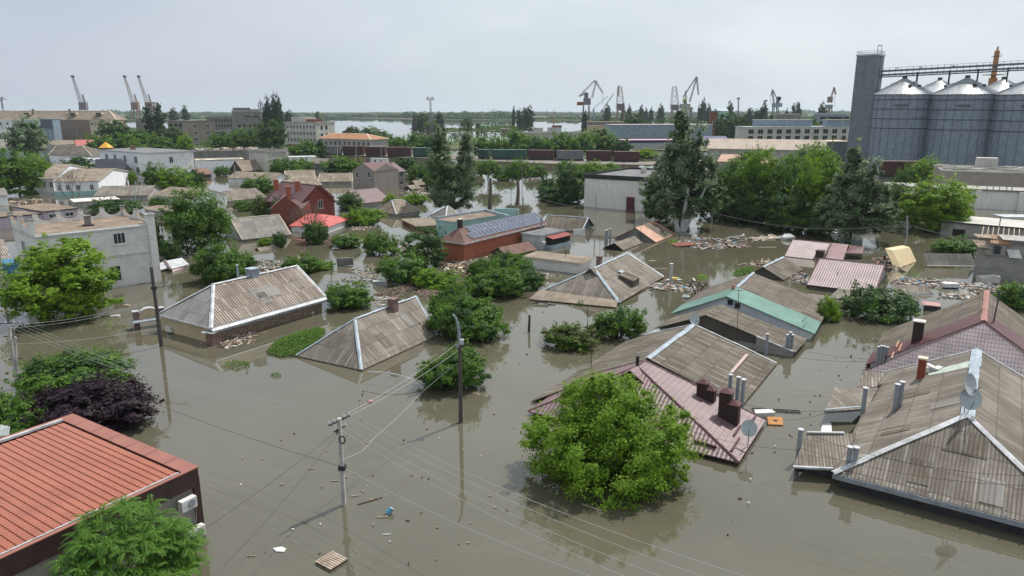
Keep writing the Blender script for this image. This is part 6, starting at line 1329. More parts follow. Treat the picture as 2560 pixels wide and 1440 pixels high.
# crowns in a unit box: half width 0.5, height 1
BL = {
 'dome': [(0, 0, .42, .36, .36, .46), (-.22, .05, .34, .26, .28, .34), (.24, -.04, .32, .25, .27, .33), (.05, -.2, .28, .3, .24, .3), (.02, .22, .35, .3, .24, .34)],
 'dome2': [(-.12, 0, .5, .3, .34, .44), (.2, .08, .40, .28, .3, .36), (.05, -.2, .26, .38, .24, .28), (-.28, .02, .28, .2, .26, .26), (.32, -.04, .22, .18, .24, .22)],
 'round': [(0, 0, .64, .36, .36, .35), (-.24, .04, .48, .26, .28, .3), (.25, -.05, .44, .25, .28, .28), (.02, -.22, .38, .32, .26, .3), (.08, .2, .5, .32, .28, .34), (-.02, 0, .2, .4, .36, .24)],
 'lolly': [(0, 0, .72, .38, .38, .27), (-.22, .04, .62, .25, .28, .22), (.25, -.05, .6, .24, .28, .22), (.02, -.2, .56, .3, .24, .2)],
 'round2': [(.08, 0, .70, .3, .3, .29), (-.2, .05, .55, .28, .3, .3), (.26, -.06, .44, .23, .26, .28), (-.05, -.18, .36, .36, .28, .3), (-.26, 0, .26, .22, .26, .24), (.15, 0, .2, .32, .3, .22)],
 'poplar': [(0, 0, .45, .36, .36, .42), (.04, 0, .74, .22, .22, .26), (-.03, .02, .22, .36, .36, .24)],
 'twin': [(-.18, 0, .80, .14, .16, .19), (-.2, 0, .55, .2, .28, .34), (.24, .04, .68, .13, .16, .24), (.22, .04, .44, .17, .26, .34), (0, 0, .2, .42, .36, .22), (-.02, 0, .4, .2, .3, .2)],
 'silver': [(-.06, 0, .82, .075, .09, .17), (.0, .03, .70, .075, .09, .2), (-.13, 0, .60, .08, .1, .24), (-.05, 0, .58, .12, .14, .3), (.09, 0, .52, .09, .12, .26), (-.02, 0, .42, .17, .2, .3), (-.22, .03, .36, .13, .2, .26), (.16, -.03, .5, .10, .16, .3), (.27, .02, .36, .13, .2, .26), (.38, .03, .26, .09, .18, .2), (-.36, 0, .24, .11, .2, .18), (.0, -.12, .24, .36, .24, .2), (.06, .14, .34, .26, .2, .26)],
}
PROTO = {}
ASPECT = {'dome': .62, 'dome2': .62, 'round': 1.0, 'round2': 1.0, 'lolly': 1.0, 'poplar': 2.6, 'twin': 1.8, 'silver': 1.6}
def proto(kind, shape, n, ls, **kw):
    key = (kind, shape, n)
    if key in PROTO: return PROTO[key]
    sd = abs(hash_(key)) % 9999
    mats = {'green': ['green', 'dark'], 'bright': ['bright', 'green'], 'lime': ['lime', 'bright'], 'dark': ['dark', 'green'], 'silver': ['silver', 'dark'],
            'poplar': ['poplar', 'dark'], 'purple': ['purple', 'purple'], 'olive': ['olive', 'green']}[kind]
    A_ = ASPECT[shape]; bl = [(x, y, z * A_, a, b_, c * A_) for x, y, z, a, b_, c in BL[shape]]
    me = leafy(kind + '_foliage', bl, n, ls, sd, [LEAF[q] for q in mats], frac2=0.25 if kind != 'silver' else 0.45, **kw)
    tm = trunk_mesh('tree_trunk', bl, 0.02, M_BARK, sd, stems=1 if shape in ('poplar', 'round', 'round2') else 2)
    PROTO[key] = (me, tm); return PROTO[key]
def hash_(k):
    h = 7
    for ch in str(k): h = (h * 31 + ord(ch)) % 1000003
    return h
rt = random.Random(5)
NT = [0]; TREES = {}
def tree(px, yb, yt, wpx, kind, shape, label, group=None, n=8000, name=None, cat=None, parts=True, deep=1.0, zb=0.0):
    base = W(px, yb, zb); base = base + np.array((0, 0.36 * wpx * mpp(base) * deep, 0)); base[0] = D(px, yb, base[1])[0]; s = mpp(base); top = D(px, yt, base[1]); h = top[2] - zb; w = wpx * s
    if shape in ('dome', 'dome2') and h < 1.2: h = 1.2
    far = base[1] > 260
    n_ = (4200 if far else n); ls = (0.042 if far else 0.024) if shape not in ('poplar', 'silver', 'twin') else (0.062 if far else 0.022)
    if n_ > 9000: ls *= 0.74
    me, tm = proto(kind, shape, n_, ls, clumps=40 if far else (80 if n_ < 9000 else 150), spread=0.24 if shape == 'poplar' else (0.19 if n_ < 9000 else 0.155))
    isb = shape.startswith('dome') and h < 5
    nm = name or ('bush' if isb else ('poplar_tree' if shape in ('poplar', 'silver', 'twin') else 'tree'))
    r = empty(nm, base, label, cat or ('bush' if isb else 'tree'), group)
    r.rotation_euler.z = rt.uniform(-0.35, 0.35) + (math.pi if NT[0] % 2 else 0)
    k = (w / 0.86, w / 0.86 * deep, h / 0.96 / ASPECT[shape])
    TREES[label] = r
    cr = link(bpy.data.objects.new('crown', me), r); cr.scale = k
    if far and isb: pass
    tk = link(bpy.data.objects.new('trunk', tm), r); tk.scale = k
    NT[0] += 1
    return r

# far-off woods that read as one mass: many leafy crowns in one object
def wood(name, rows, kind, label, seed, hgt=(9, 16), lsz=0.9, per=220):
    rg = np.random.default_rng(seed); blobs = []
    Ps = []; Ns = []
    for (x0, y0), (x1, y1), depth, step in rows:
        a = W(x0, y0, 0); b = W(x1, y1, 0); L_ = np.linalg.norm(b - a); cnt = int(L_ / step)
        for i in range(cnt):
            p = a + (b - a) * ((i + rg.random()) / cnt); p = p + np.array((0, rg.random() * depth, 0))
            hm = 0.75 + 0.35 * math.sin(i * 0.05 + x0) + 0.12 * math.sin(i * 0.31)
            h = rg.uniform(*hgt) * hm; r = step * rg.uniform(.7, 1.5)
            d = rg.normal(size=(per, 3)); d /= np.linalg.norm(d, axis=1)[:, None]
            q = d * rg.uniform(.6, 1.05, per)[:, None] * np.array((r, r, h * 0.55)) + p + np.array((0, 0, h * 0.48))
            Ps.append(q); nn = d + rg.normal(size=(per, 3)) * .4; nn[:, 2] += .4; Ns.append(nn)
    P = np.concatenate(Ps); N = np.concatenate(Ns); k = P[:, 2] > 0.1; P = P[k]; N = N[k]; N /= np.linalg.norm(N, axis=1)[:, None]
    m = len(P); a = np.cross(N, rg.normal(size=(m, 3))); a /= np.linalg.norm(a, axis=1)[:, None]; b_ = np.cross(N, a)
    s = (lsz * P[:, 1] / 2000.0 * rg.uniform(.6, 1.4, m))[:, None]
    V = np.stack([P + a * s, P + b_ * s * .7, P - a * s, P - b_ * s * .7], 1).reshape(-1, 3); F = np.arange(m * 4)
    me = bpy.data.meshes.new(name); me.vertices.add(len(V)); me.vertices.foreach_set('co', V.ravel())
    me.loops.add(m * 4); me.loops.foreach_set('vertex_index', F); me.polygons.add(m)
    me.polygons.foreach_set('loop_start', np.arange(0, m * 4, 4)); me.polygons.foreach_set('loop_total', np.full(m, 4))
    me.materials.append(LEAF[kind]); me.update(); me.validate()
    o = bpy.data.objects.new(name, me); link(o); return tag(o, label, 'wood', kind='stuff')
wood('far_wood', [((860, 293.5), (1280, 299.5), 60, 17), ((1040, 299), (2250, 301), 60, 17), ((-60, 300), (860, 297), 90, 17)], 'dark', 'long dark belt of trees on the far bank of the river', 3, (11, 22), 2.6, 130)
wood('distant_forest', [((-200, 290), (2400, 290), 200, 32), ((-300, 286), (2600, 286), 400, 46)], 'dark', 'bluish forest stretching to the horizon behind the river', 4, (14, 25), 3.2, 90)
wood('islet_scrub', [((1040, 325), (1290, 325.5), 18, 3.5), ((1190, 322), (1300, 322), 10, 4)], 'green', 'low green scrub covering the flooded islet in the river', 5, (2.2, 5.0), 3.4, 60)
wood('harbour_trees', [((1490, 309), (2140, 309), 30, 9), ((1560, 331), (1870, 333), 14, 7), ((1100, 352), (1330, 350), 16, 7)], 'dark', 'dense green trees between the port sheds under the cranes', 8, (7, 14), 2.6, 120)
wood('riverside_scrub', [((0, 340), (345, 345), 30, 7), ((180, 374), (500, 376), 24, 6), ((500, 369), (660, 372), 14, 5), ((930, 366), (1560, 378), 24, 6), ((1560, 344), (1900, 346), 14, 7)], 'green', 'green scrub and small trees along the near shore of the river', 6, (5, 10), 2.4, 120)

G_POP = 'dark poplars along the harbour'
G_BACK = 'trees before the port'
G_MID = 'trees between the flooded houses'
T = [
 # --- far left, around the long blocks
 (72, 392, 300, 84, 'silver', 'round', 'grey-green tree in front of the pale blue wing on the left', G_BACK),
 (292, 362, 303, 78, 'dark', 'round', 'big dark tree at the right end of the long brown block', G_BACK),
 (228, 376, 338, 60, 'green', 'dome', 'low green tree below the brown facade, left one', G_BACK),
 (258, 384, 345, 60, 'green', 'dome2', 'low tree just behind the small golden roofed chimney', G_BACK),
 (312, 386, 335, 75, 'green', 'dome', 'green tree behind the roof of the long white building', G_BACK),
 (350, 380, 328, 60, 'green', 'round', 'rounded tree under the two leaning cranes', G_BACK),
 (402, 382, 340, 55, 'green', 'dome2', 'bushy tree at the foot of the broad poplar', G_BACK),
 (436, 374, 318, 56, 'dark', 'round', 'dark tree between broad poplar and brown four storey block', G_BACK),
 (465, 382, 336, 36, 'lime', 'dome', 'small yellow-green tree beside the brown four storey block', G_BACK),
 (393, 352, 262, 50, 'poplar', 'twin', 'broad dark poplar right of the two leaning cranes', G_POP),
 (436, 318, 272, 26, 'poplar', 'poplar', 'thin poplar above the ruined roof, left of a pair', G_POP),
 (467, 318, 266, 20, 'poplar', 'poplar', 'thin poplar above the ruined roof, right of a pair', G_POP),
 (556, 374, 330, 58, 'green', 'round', 'tree right of the brown four storey block', G_BACK),
 (600, 376, 325, 60, 'green', 'dome', 'bright tree below the factory with slanted windows', G_BACK),
 (634, 376, 320, 52, 'green', 'round2', 'tree below the concrete factory tower', G_BACK),
 (683, 380, 303, 70, 'dark', 'round', 'tall dark green tree before the tight poplar group', G_BACK),
 (664, 345, 272, 20, 'poplar', 'poplar', 'shortest poplar of the tight group, at its left', G_POP),
 (676, 345, 246, 22, 'poplar', 'poplar', 'second poplar from the left in the tight group', G_POP),
 (690, 345, 240, 22, 'poplar', 'poplar', 'tallest poplar of the tight group, with rounded tip', G_POP),
 (702, 345, 243, 22, 'poplar', 'poplar', 'rightmost poplar of the tight group', G_POP),
 (724, 330, 279, 28, 'poplar', 'poplar', 'poplar above the roof of the grey block, left', G_POP),
 (798, 330, 278, 20, 'silver', 'poplar', 'sparse tree above the roof of the grey block, right', G_POP),
 (764, 398, 352, 70, 'green', 'dome', 'wide tree below the grey block with many windows', G_BACK),
 (804, 396, 350, 30, 'dark', 'poplar', 'dark conical tree left of the orange roofed building', G_BACK),
 (878, 340, 317, 38, 'olive', 'dome', 'yellowish tree in front of the open river, left one', G_BACK),
 (930, 350, 318, 56, 'silver', 'round', 'airy tree in front of the river beside the orange roof', G_BACK),
 (958, 372, 330, 52, 'green', 'round', 'tree at the right end of the orange roofed building', G_BACK),
 (1002, 376, 342, 52, 'green', 'dome', 'tree above the dark red freight wagons', G_BACK),
 (1045, 378, 338, 62, 'green', 'dome2', 'tree behind the green and dark red wagons', G_BACK),
 (1088, 380, 336, 60, 'dark', 'dome', 'dark tree behind the big silvery poplar pair, left', G_BACK),
 (1205, 384, 345, 50, 'green', 'round', 'tree right behind the big silvery poplar pair', G_BACK),
 (1248, 386, 345, 60, 'green', 'dome', 'tree behind the long green freight wagon', G_BACK),
 (1298, 388, 332, 70, 'green', 'dome2', 'tree at the left end of the pale flat roofed block', G_BACK),
 (1350, 392, 342, 60, 'dark', 'dome', 'tree covering the middle of the pale flat roofed block', G_BACK),
 (1398, 394, 333, 84, 'green', 'dome', 'wide tree hiding the right half of the pale block', G_BACK),
 (1452, 396, 338, 62, 'green', 'dome2', 'tree left of the leaning dark tree by the port', G_BACK),
 (1502, 388, 325, 74, 'green', 'round', 'large tree left of the small white house with three windows', G_BACK),
 (1552, 390, 345, 50, 'dark', 'dome', 'dark tree behind the small white house with three windows', G_BACK),
 (1610, 396, 372, 62, 'lime', 'dome', 'yellow-green shrub right of the small white house', G_BACK),
 # islet
 (1055, 327, 284, 42, 'dark', 'round', 'tree beside the dark spire on the islet', 'trees on the islet'),
 (1080, 328, 300, 30, 'green', 'dome', 'lower tree at the foot of the light mast', 'trees on the islet'),
 (1100, 327, 281, 24, 'poplar', 'poplar', 'pointed dark conifer on the islet right of the light mast', 'trees on the islet'),
 (1166, 329, 294, 30, 'dark', 'round2', 'single tree towards the right end of the islet', 'trees on the islet'),
 (1195, 324, 307, 12, 'poplar', 'dome', 'small dark tree standing in the river gap', 'trees on the islet'),
 # harbour poplars
 (1284, 322, 268, 10, 'poplar', 'poplar', 'slender poplar left of the wide poplar clump by the river', G_POP),
 (1306, 325, 272, 30, 'poplar', 'twin', 'left half of the wide poplar clump by the river', G_POP),
 (1322, 330, 268, 28, 'poplar', 'poplar', 'right half of the wide poplar clump by the river', G_POP),
 (1518, 318, 263, 20, 'poplar', 'poplar', 'broad dark poplar left of the round topped lattice crane', G_POP),
 (1557, 318, 268, 14, 'poplar', 'poplar', 'narrow poplar right of the round topped lattice crane', G_POP),
 (1572, 318, 264, 14, 'poplar', 'poplar', 'second narrow poplar right of the round topped crane', G_POP),
 (1601, 318, 265, 16, 'poplar', 'poplar', 'poplar behind the bushy tree before the blue shed', G_POP),
 (1614, 318, 272, 12, 'poplar', 'poplar', 'left of two small even poplars over the blue shed', G_POP),
 (1626, 318, 270, 13, 'poplar', 'poplar', 'right of two small even poplars over the blue shed', G_POP),
 (1651, 320, 263, 20, 'poplar', 'poplar', 'bent poplar just left of the second lattice crane', G_POP),
 (1461, 336, 280, 18, 'poplar', 'poplar', 'small poplar at the foot of the big portal crane', G_POP),
 (1583, 340, 285, 50, 'dark', 'round', 'bushy dark tree before the blue-grey shed', G_BACK),
 (1755, 318, 249, 18, 'poplar', 'poplar', 'tallest poplar right of the light grey jib crane', G_POP),
 (1770, 318, 262, 14, 'poplar', 'poplar', 'poplar next to the dark red tower block', G_POP),
 (1745, 318, 263, 9, 'poplar', 'poplar', 'thin poplar beside the tallest harbour poplar', G_POP),
 (1822, 325, 257, 22, 'poplar', 'poplar', 'ragged poplar above the wide dark trees', G_POP),
 (1808, 352, 285, 50, 'dark', 'round', 'wide dark tree left of the many windowed shed, left part', G_BACK),
 (1845, 352, 284, 46, 'dark', 'dome', 'wide dark tree left of the many windowed shed, right part', G_BACK),
 (1878, 326, 273, 36, 'poplar', 'twin', 'leaning poplar row behind the many windowed shed', G_POP),
 (1906, 326, 260, 24, 'poplar', 'poplar', 'dark poplar just left of the blue jib crane', G_POP),
 (1963, 322, 274, 12, 'poplar', 'poplar', 'small poplar between blue crane and wide poplar pair', G_POP),
 (1986, 324, 259, 26, 'poplar', 'twin', 'wide poplar pair behind the clerestory roof', G_POP),
 (2049, 328, 259, 22, 'poplar', 'poplar', 'dark poplar left of the cream jib crane', G_POP),
 (1926, 348, 283, 20, 'silver', 'poplar', 'slim grey-green tree before the left of the windowed shed', G_BACK),
 (2030, 348, 297, 32, 'green', 'round', 'tree before the right half of the windowed shed', G_BACK),
 (2066, 348, 296, 24, 'green', 'poplar', 'slim tree before the right end of the windowed shed', G_BACK),
 (1945, 352, 338, 26, 'lime', 'dome', 'small pale bush at the ridge of the long beige roof', G_BACK),
 # mid left
 (48, 492, 378, 124, 'green', 'round', 'large green tree at the left edge, left of two', G_MID),
 (98, 470, 383, 66, 'bright', 'round2', 'large green tree at the left edge, right of two', G_MID),
 (118, 440, 400, 46, 'dark', 'round', 'dark tree behind the house with the pale angled roof', G_MID),
 (200, 436, 392, 76, 'dark', 'round2', 'dark tree between brown roofs and navy roof', G_MID),
 (395, 474, 408, 66, 'green', 'round', 'dense round tree before the white gable wall, left', G_MID),
 (442, 478, 416, 84, 'bright', 'round2', 'dense round tree before the white gable wall, right', G_MID),
 (493, 472, 420, 44, 'dark', 'dome', 'darker bush right of the dense round trees', G_MID),
 (332, 460, 426, 24, 'bright', 'dome', 'small bright bush right of the angled roof house', G_MID),
 (648, 484, 436, 76, 'green', 'dome', 'round bush behind the brick house with three chimneys', G_MID),
 (722, 442, 392, 84, 'green', 'dome2', 'green tree before the grey concrete shell', G_MID),
 (762, 428, 396, 40, 'green', 'dome', 'tree right behind the grey concrete shell', G_MID),
 (848, 436, 392, 86, 'green', 'dome', 'wide tree left of the two storey grey house', G_MID),
 (890, 434, 400, 40, 'bright', 'dome2', 'light tree behind the left side of the two storey grey house', G_MID),
 (1012, 432, 394, 60, 'dark', 'round', 'dark tree right of the two storey grey house', G_MID),
 (1058, 452, 404, 70, 'green', 'dome2', 'tree between two storey grey house and silvery poplars', G_MID),
 (655, 552, 488, 46, 'olive', 'round', 'olive tree at the lower left of the brick house', G_MID),
 (706, 556, 492, 56, 'dark', 'round', 'dark tree before the dark eaves of the brick house', G_MID),
 (874, 528, 480, 66, 'dark', 'round', 'dark rounded tree before the mauve roof', G_MID),
 (912, 566, 514, 96, 'bright', 'dome', 'bright bush between red roof and brown hip roof', G_MID),
 (985, 528, 486, 54, 'bright', 'dome2', 'light bush behind the brown hip roof', G_MID),
 (1040, 512, 480, 60, 'bright', 'dome', 'light low bush beside the silvery poplar pair', G_MID),
 (290, 536, 495, 116, 'dark', 'dome2', 'flowering dark bush behind the white brick mansion', G_MID),
 (390, 640, 540, 44, 'olive', 'round', 'narrow tree at the right corner of the white mansion', G_MID),
 (430, 650, 588, 70, 'dark', 'dome', 'dark low tree between mansion and big green tree', G_MID),
 (868, 622, 580, 76, 'green', 'dome', 'round bush in the water, left of two, below the red roof', G_MID),
 (952, 640, 578, 84, 'green', 'dome2', 'round bush in the water, right of two', G_MID),
 (758, 686, 630, 88, 'green', 'dome', 'dark bush behind the ridge end of the striped roof', G_MID),
 (805, 676, 652, 60, 'bright', 'dome2', 'low bright bush spreading right of the dark one', G_MID),
 (874, 776, 700, 124, 'green', 'dome', 'bush between the two big slate roofs', G_MID),
 (1064, 672, 568, 112, 'dark', 'round2', 'tall dark tree left of the house with solar panels', G_MID),
 (1012, 712, 628, 128, 'green', 'dome', 'broad bush behind the floating white fridge', G_MID),
 (1090, 726, 674, 108, 'bright', 'dome2', 'low bright bush above the stick pile', G_MID),
 (440, 560, 520, 60, 'green', 'dome', 'small dark bush beside the white edged flat roof', G_MID),
 (700, 620, 575, 34, 'dark', 'dome', 'dead looking dark bush right of the grey slate roof', G_MID),
 (665, 616, 592, 40, 'bright', 'dome', 'weeds at the foot of the grey slate roof', G_MID),
 (1425, 880, 806, 136, 'olive', 'dome', 'yellowish bush left of a pair in open water', G_MID),
 (1548, 854, 762, 124, 'green', 'dome2', 'green bush right of a pair in open water', G_MID),
 (2190, 806, 712, 158, 'dark', 'dome2', 'dark branching tree in the water below the mauve tile roof', G_MID),
 (2388, 640, 590, 110, 'green', 'dome', 'bush behind the leaning corrugated fence', G_MID),
 (2545, 778, 702, 110, 'green', 'dome', 'dark bush at the right edge behind the slate roof', G_MID),
 (2545, 574, 552, 50, 'bright', 'dome2', 'small bright bush above the ruined block house', G_MID),
 (2068, 806, 742, 56, 'bright', 'dome2', 'bright vine at the lower end of the green roof', G_MID),
 (1420, 436, 402, 60, 'green', 'dome', 'tree in front of the grey freight wagon', G_MID),
 (1480, 442, 400, 60, 'bright', 'dome', 'light tree behind the white hall, left', G_MID),
 (1520, 440, 408, 60, 'bright', 'dome2', 'light tree behind the white hall, right', G_MID),
 (1222, 462, 402, 60, 'green', 'lolly', 'street tree with bare trunk left of the open water', G_MID),
 (1295, 482, 402, 66, 'green', 'lolly', 'street tree with bare trunk in the open water', G_MID),
 (1260, 452, 420, 60, 'green', 'dome', 'low tree between the two street trees', G_MID),
 (1340, 446, 405, 56, 'green', 'dome', 'tree right of the street trees before the wagons', G_MID),
 (1378, 494, 440, 60, 'dark', 'dome2', 'dark tree left of the white hall, outer one', G_MID),
 (1425, 514, 410, 80, 'dark', 'round2', 'dark trees against the left end of the white hall', G_MID),
 (1405, 508, 455, 120, 'dark', 'dome', 'wide low dark trees hanging into the water by the hall', G_MID),
 (2262, 478, 408, 50, 'green', 'dome', 'tree in front of the dark red wagon by the silos', G_MID),
 (2312, 456, 393, 70, 'bright', 'round', 'bright tree at the foot of the second silo', G_MID),
 (2235, 560, 450, 70, 'dark', 'round', 'dark tree right of the silvery poplar, by the long wall', G_MID),
 (18, 376, 333, 52, 'dark', 'round', 'dark tree at the left edge beside the blue gable', G_BACK),
 (345, 398, 350, 46, 'green', 'dome', 'tree behind the ridge of the white long building', G_BACK),
 (1135, 440, 396, 84, 'green', 'dome', 'bushes hidden behind the silvery poplar pair', G_MID),
 (1186, 440, 400, 50, 'green', 'dome2', 'bush between silvery poplar pair and street tree', G_MID),
 (612, 528, 498, 60, 'green', 'dome', 'weedy bush before the wide slate roof', G_MID),
 (548, 560, 528, 60, 'olive', 'dome2', 'olive bush behind the right side of the big green tree', G_MID),
 (940, 470, 440, 40, 'dark', 'dome', 'dark bush at the foot of the two storey grey house', G_MID),
 (1088, 470, 420, 60, 'green', 'dome', 'green bush at the left foot of the silvery poplar pair', G_MID),
 (395, 520, 490, 46, 'green', 'dome', 'bush in front of the low house with pale grey wall', G_MID),
 (168, 470, 440, 30, 'dark', 'dome', 'dark shrub under the angled roof house', G_MID),
 (560, 440, 414, 44, 'green', 'dome2', 'bush between brown roofs before the patched hall', G_MID),
 (700, 472, 452, 40, 'green', 'dome', 'bush on the left of the brown slate roofs', G_MID),
 (936, 612, 588, 50, 'green', 'dome2', 'bush behind the two round ones in the water', G_MID),
 (612, 668, 630, 60, 'green', 'dome', 'bush right above the left end of the striped roof', G_MID),
 (1560, 450, 418, 50, 'green', 'dome', 'bush behind the right part of the white hall', G_MID),
]
for q in T:
    if not q[6]: continue
    tree(*q[:8])
NB = 20000
tree(505, 636, 468, 158, 'green', 'round', 'big green tree right of the white mansion', G_MID, n=NB)
tree(556, 714, 600, 128, 'green', 'dome', 'dark bushy tree behind the striped slate roof', G_MID, n=NB)
tree(1128, 806, 700, 96, 'green', 'dome2', 'bush between the vine roof and the largest round bush', G_MID, n=NB)
tree(1318, 726, 664, 84, 'dark', 'dome', 'low grey-green bush left of the white brick garage water', G_MID, n=NB)
tree(1205, 700, 640, 70, 'green', 'dome', 'bush just below the corner of the red brick wall', G_MID, n=NB)
tree(1275, 716, 622, 122, 'green', 'dome', 'broad green bush right of the debris pile by the red wall', G_MID, n=NB)
tree(1238, 752, 664, 150, 'green', 'dome2', 'green bush in the middle, above the largest round one', G_MID, n=NB)
tree(1172, 858, 732, 184, 'green', 'dome', 'largest round bush behind the street lamp', G_MID, n=NB)
tree(1136, 986, 864, 158, 'green', 'dome2', 'low bush at the foot of the street lamp', G_MID, n=NB)
tree(172, 812, 600, 250, 'lime', 'round2', 'large bright yellow-green tree in front of the white mansion', 'trees in the left foreground', n=26000)
tree(200, 1012, 868, 262, 'green', 'dome', 'large green tree behind the purple leaved tree', 'trees in the left foreground', n=26000)
tree(30, 1118, 985, 170, 'green', 'dome2', 'green tree at the left edge behind the red roof', 'trees in the left foreground', n=NB)
tree(252, 1098, 940, 285, 'purple', 'dome', 'dark purple leaved plum tree behind the red roof', 'trees in the left foreground', n=26000)
# big silvery poplars and the dark row between them
tree(1132, 534, 318, 128, 'silver', 'twin', 'pair of tall silvery poplars left of the open water', 'big silvery poplars', n=42000)
tree(1700, 582, 256, 184, 'silver', 'silver', 'tallest silvery poplar, in the centre right before the hall', 'big silvery poplars', n=42000)
tree(2124, 616, 352, 190, 'silver', 'silver', 'silvery poplar in front of the first silo', 'big silvery poplars', n=42000)
tree(1665, 556, 410, 120, 'silver', 'round2', 'lower silvery tree left of the tallest poplar', 'big silvery poplars', n=NB)
for i, (x, yb, yt, w, k, s, lb) in enumerate([
  (1826, 552, 400, 112, 'green', 'round', 'tree of the dark row, next to the tallest silvery poplar'),
  (1905, 560, 372, 122, 'bright', 'round2', 'tree of the dark row with the bright rounded top, left'),
  (1968, 572, 388, 116, 'green', 'round', 'tree in the middle of the dark row above the debris raft'),
  (2046, 590, 374, 126, 'bright', 'round', 'tree of the dark row beside the silvery poplar at the silo'),
  (1862, 480, 372, 80, 'green', 'round2', 'tree rising in front of the small orange roof'),
  (2030, 470, 357, 110, 'green', 'round', 'domed tree in front of the grey annex of the tower'),
  (1786, 540, 430, 80, 'dark', 'round2', 'shaded tree behind the tallest silvery poplar'),
  (1870, 562, 450, 140, 'dark', 'dome', 'shaded lower trees of the dark row, left'),
  (1990, 586, 460, 150, 'dark', 'dome2', 'shaded lower trees of the dark row, right')]):
    tree(x, yb, yt, w, k, s, lb, 'dark tree row along the flooded street', n=NB)
tree(2332, 586, 440, 164, 'lime', 'round', 'yellow-green tree in front of the long concrete wall', G_MID, n=26000)
# the hero tree in the middle foreground
hb = W(1516, 1182, 0)
def hero_tree():
    r = empty('tree', hb, 'large bright green maple in the centre foreground, half under water', 'tree', 'foreground trees')
    s = mpp(hb); w = 222 * s
    B = [(0, 0, 3.0, .5 * w, .5 * w, 3.3), (-.5 * w, .0, 2.0, .5 * w, .45 * w, 2.3), (.5 * w, .1, 2.2, .5 * w, .45 * w, 2.7), (.05, -.45 * w, 1.3, .55 * w, .42 * w, 1.9),
         (-.1 * w, .5 * w, 3.2, .5 * w, .4 * w, 2.9), (.33 * w, -.3 * w, 2.4, .42 * w, .4 * w, 2.5), (-.3 * w, -.3 * w, 2.6, .4 * w, .4 * w, 2.4), (.1 * w, .2 * w, 4.6, .38 * w, .38 * w, 2.1), (-.2*w, .3*w, 4.3, .3*w, .3*w, 2.0), (-.12*w, .0, 5.6, .2*w, .2*w, 1.5), (.34*w, .2*w, 5.0, .2*w, .2*w, 1.2), (-.72*w, .1*w, 2.6, .24*w, .25*w, 1.3), (.75*w, .1*w, 3.3, .2*w, .25*w, 1.2), (.62*w, -.3*w, 1.3, .26*w, .25*w, 1.0)]
    B = [(x, y, z * .93, a, b_, c * .95) for x, y, z, a, b_, c in B]
    me = leafy('maple_leaves', B, 90000, 0.09, 11, [LEAF['bright'], LEAF['lime']], clumps=230, outer=0.62, spread=0.15, frac2=0.25, up=0.6)
    link(bpy.data.objects.new('crown', me), r)
    tm = trunk_mesh('maple_trunk', B, 0.14, M_BARK, 4, z0=-1, stems=3, top=1.5); link(bpy.data.objects.new('trunk', tm), r)
hero_tree()
# tree of heaven with long pinnate leaves, bottom left
def pinnate_tree():
    base = W(345, 1560, 0); r = empty('tree', base, 'tree with long feathery leaves at the bottom edge before the red roof', 'tree', 'foreground trees')
    rg = np.random.default_rng(8); V = []; F = []
    top = D(345, 1262, base[1])[2]; s = mpp(D(345, 1380, base[1])); w = 158 * s
    def leaflet(p, d, n, L_, wd):
        sd_ = unit(np.cross(d, n)); k = len(V)
        V.extend([p, p + d * L_ * .45 + sd_ * wd, p + d * L_ - n * 0.02, p + d * L_ * .45 - sd_ * wd]); F.append((k, k + 1, k + 2, k + 3))
    tips = []
    mb = MB()
    for i in range(135):
        d = rg.normal(size=3); d[2] = abs(d[2]) * 0.9 + 0.02; d = unit(d)
        c = np.array((0, 0, top * 0.45)) + d * np.array((w, w * .95, top * 0.53)) * (rg.uniform(.45, 1) if i % 3 else rg.uniform(.85, 1.0)); tips.append(c)
    for c in tips:
        az0 = rg.uniform(0, 6.28)
        for j in range(9):
            az = az0 + j * 2.4 + rg.uniform(-.3, .3); el = rg.uniform(0.05, 0.9); LL = rg.uniform(.55, .85)
            d = np.array((math.cos(az) * math.cos(el), math.sin(az) * math.cos(el), math.sin(el))); p = c.copy(); np_ = 9
            for t in range(np_):
                d2 = unit(d + np.array((0, 0, -0.13 * t))); p2 = p + d2 * LL / np_; sd_ = unit(np.cross(d2, (0, 0, 1))); n = unit(np.cross(sd_, d2))
                for sg in (-1, 1): leaflet(p2, unit(sd_ * sg + d2 * 0.45 - np.array((0, 0, .25))), n, 0.17 * (1 - 0.35 * abs(t - 4) / 5), 0.036)
                p = p2
    me = bpy.data.meshes.new('feathery_leaves'); me.from_pydata([tuple(v) for v in V], [], F); me.materials.append(LEAF['lime2']); me.update()
    link(bpy.data.objects.new('crown', me), r)
    for i in range(26):
        c = tips[i]; mb.path([np.array((0, 0, -1.0)), np.array((c[0] * .3, c[1] * .3, c[2] * .45)), c], 0.07, M_BARK, 5, 0.015)
    o = mb.build('trunk', origin=(0, 0, 0)); o.parent = r
LEAF['lime2'] = leaf('leaf_feathery', (0.035, 0.095, 0.012), (0.10, 0.20, 0.025), 0.25)
pinnate_tree()
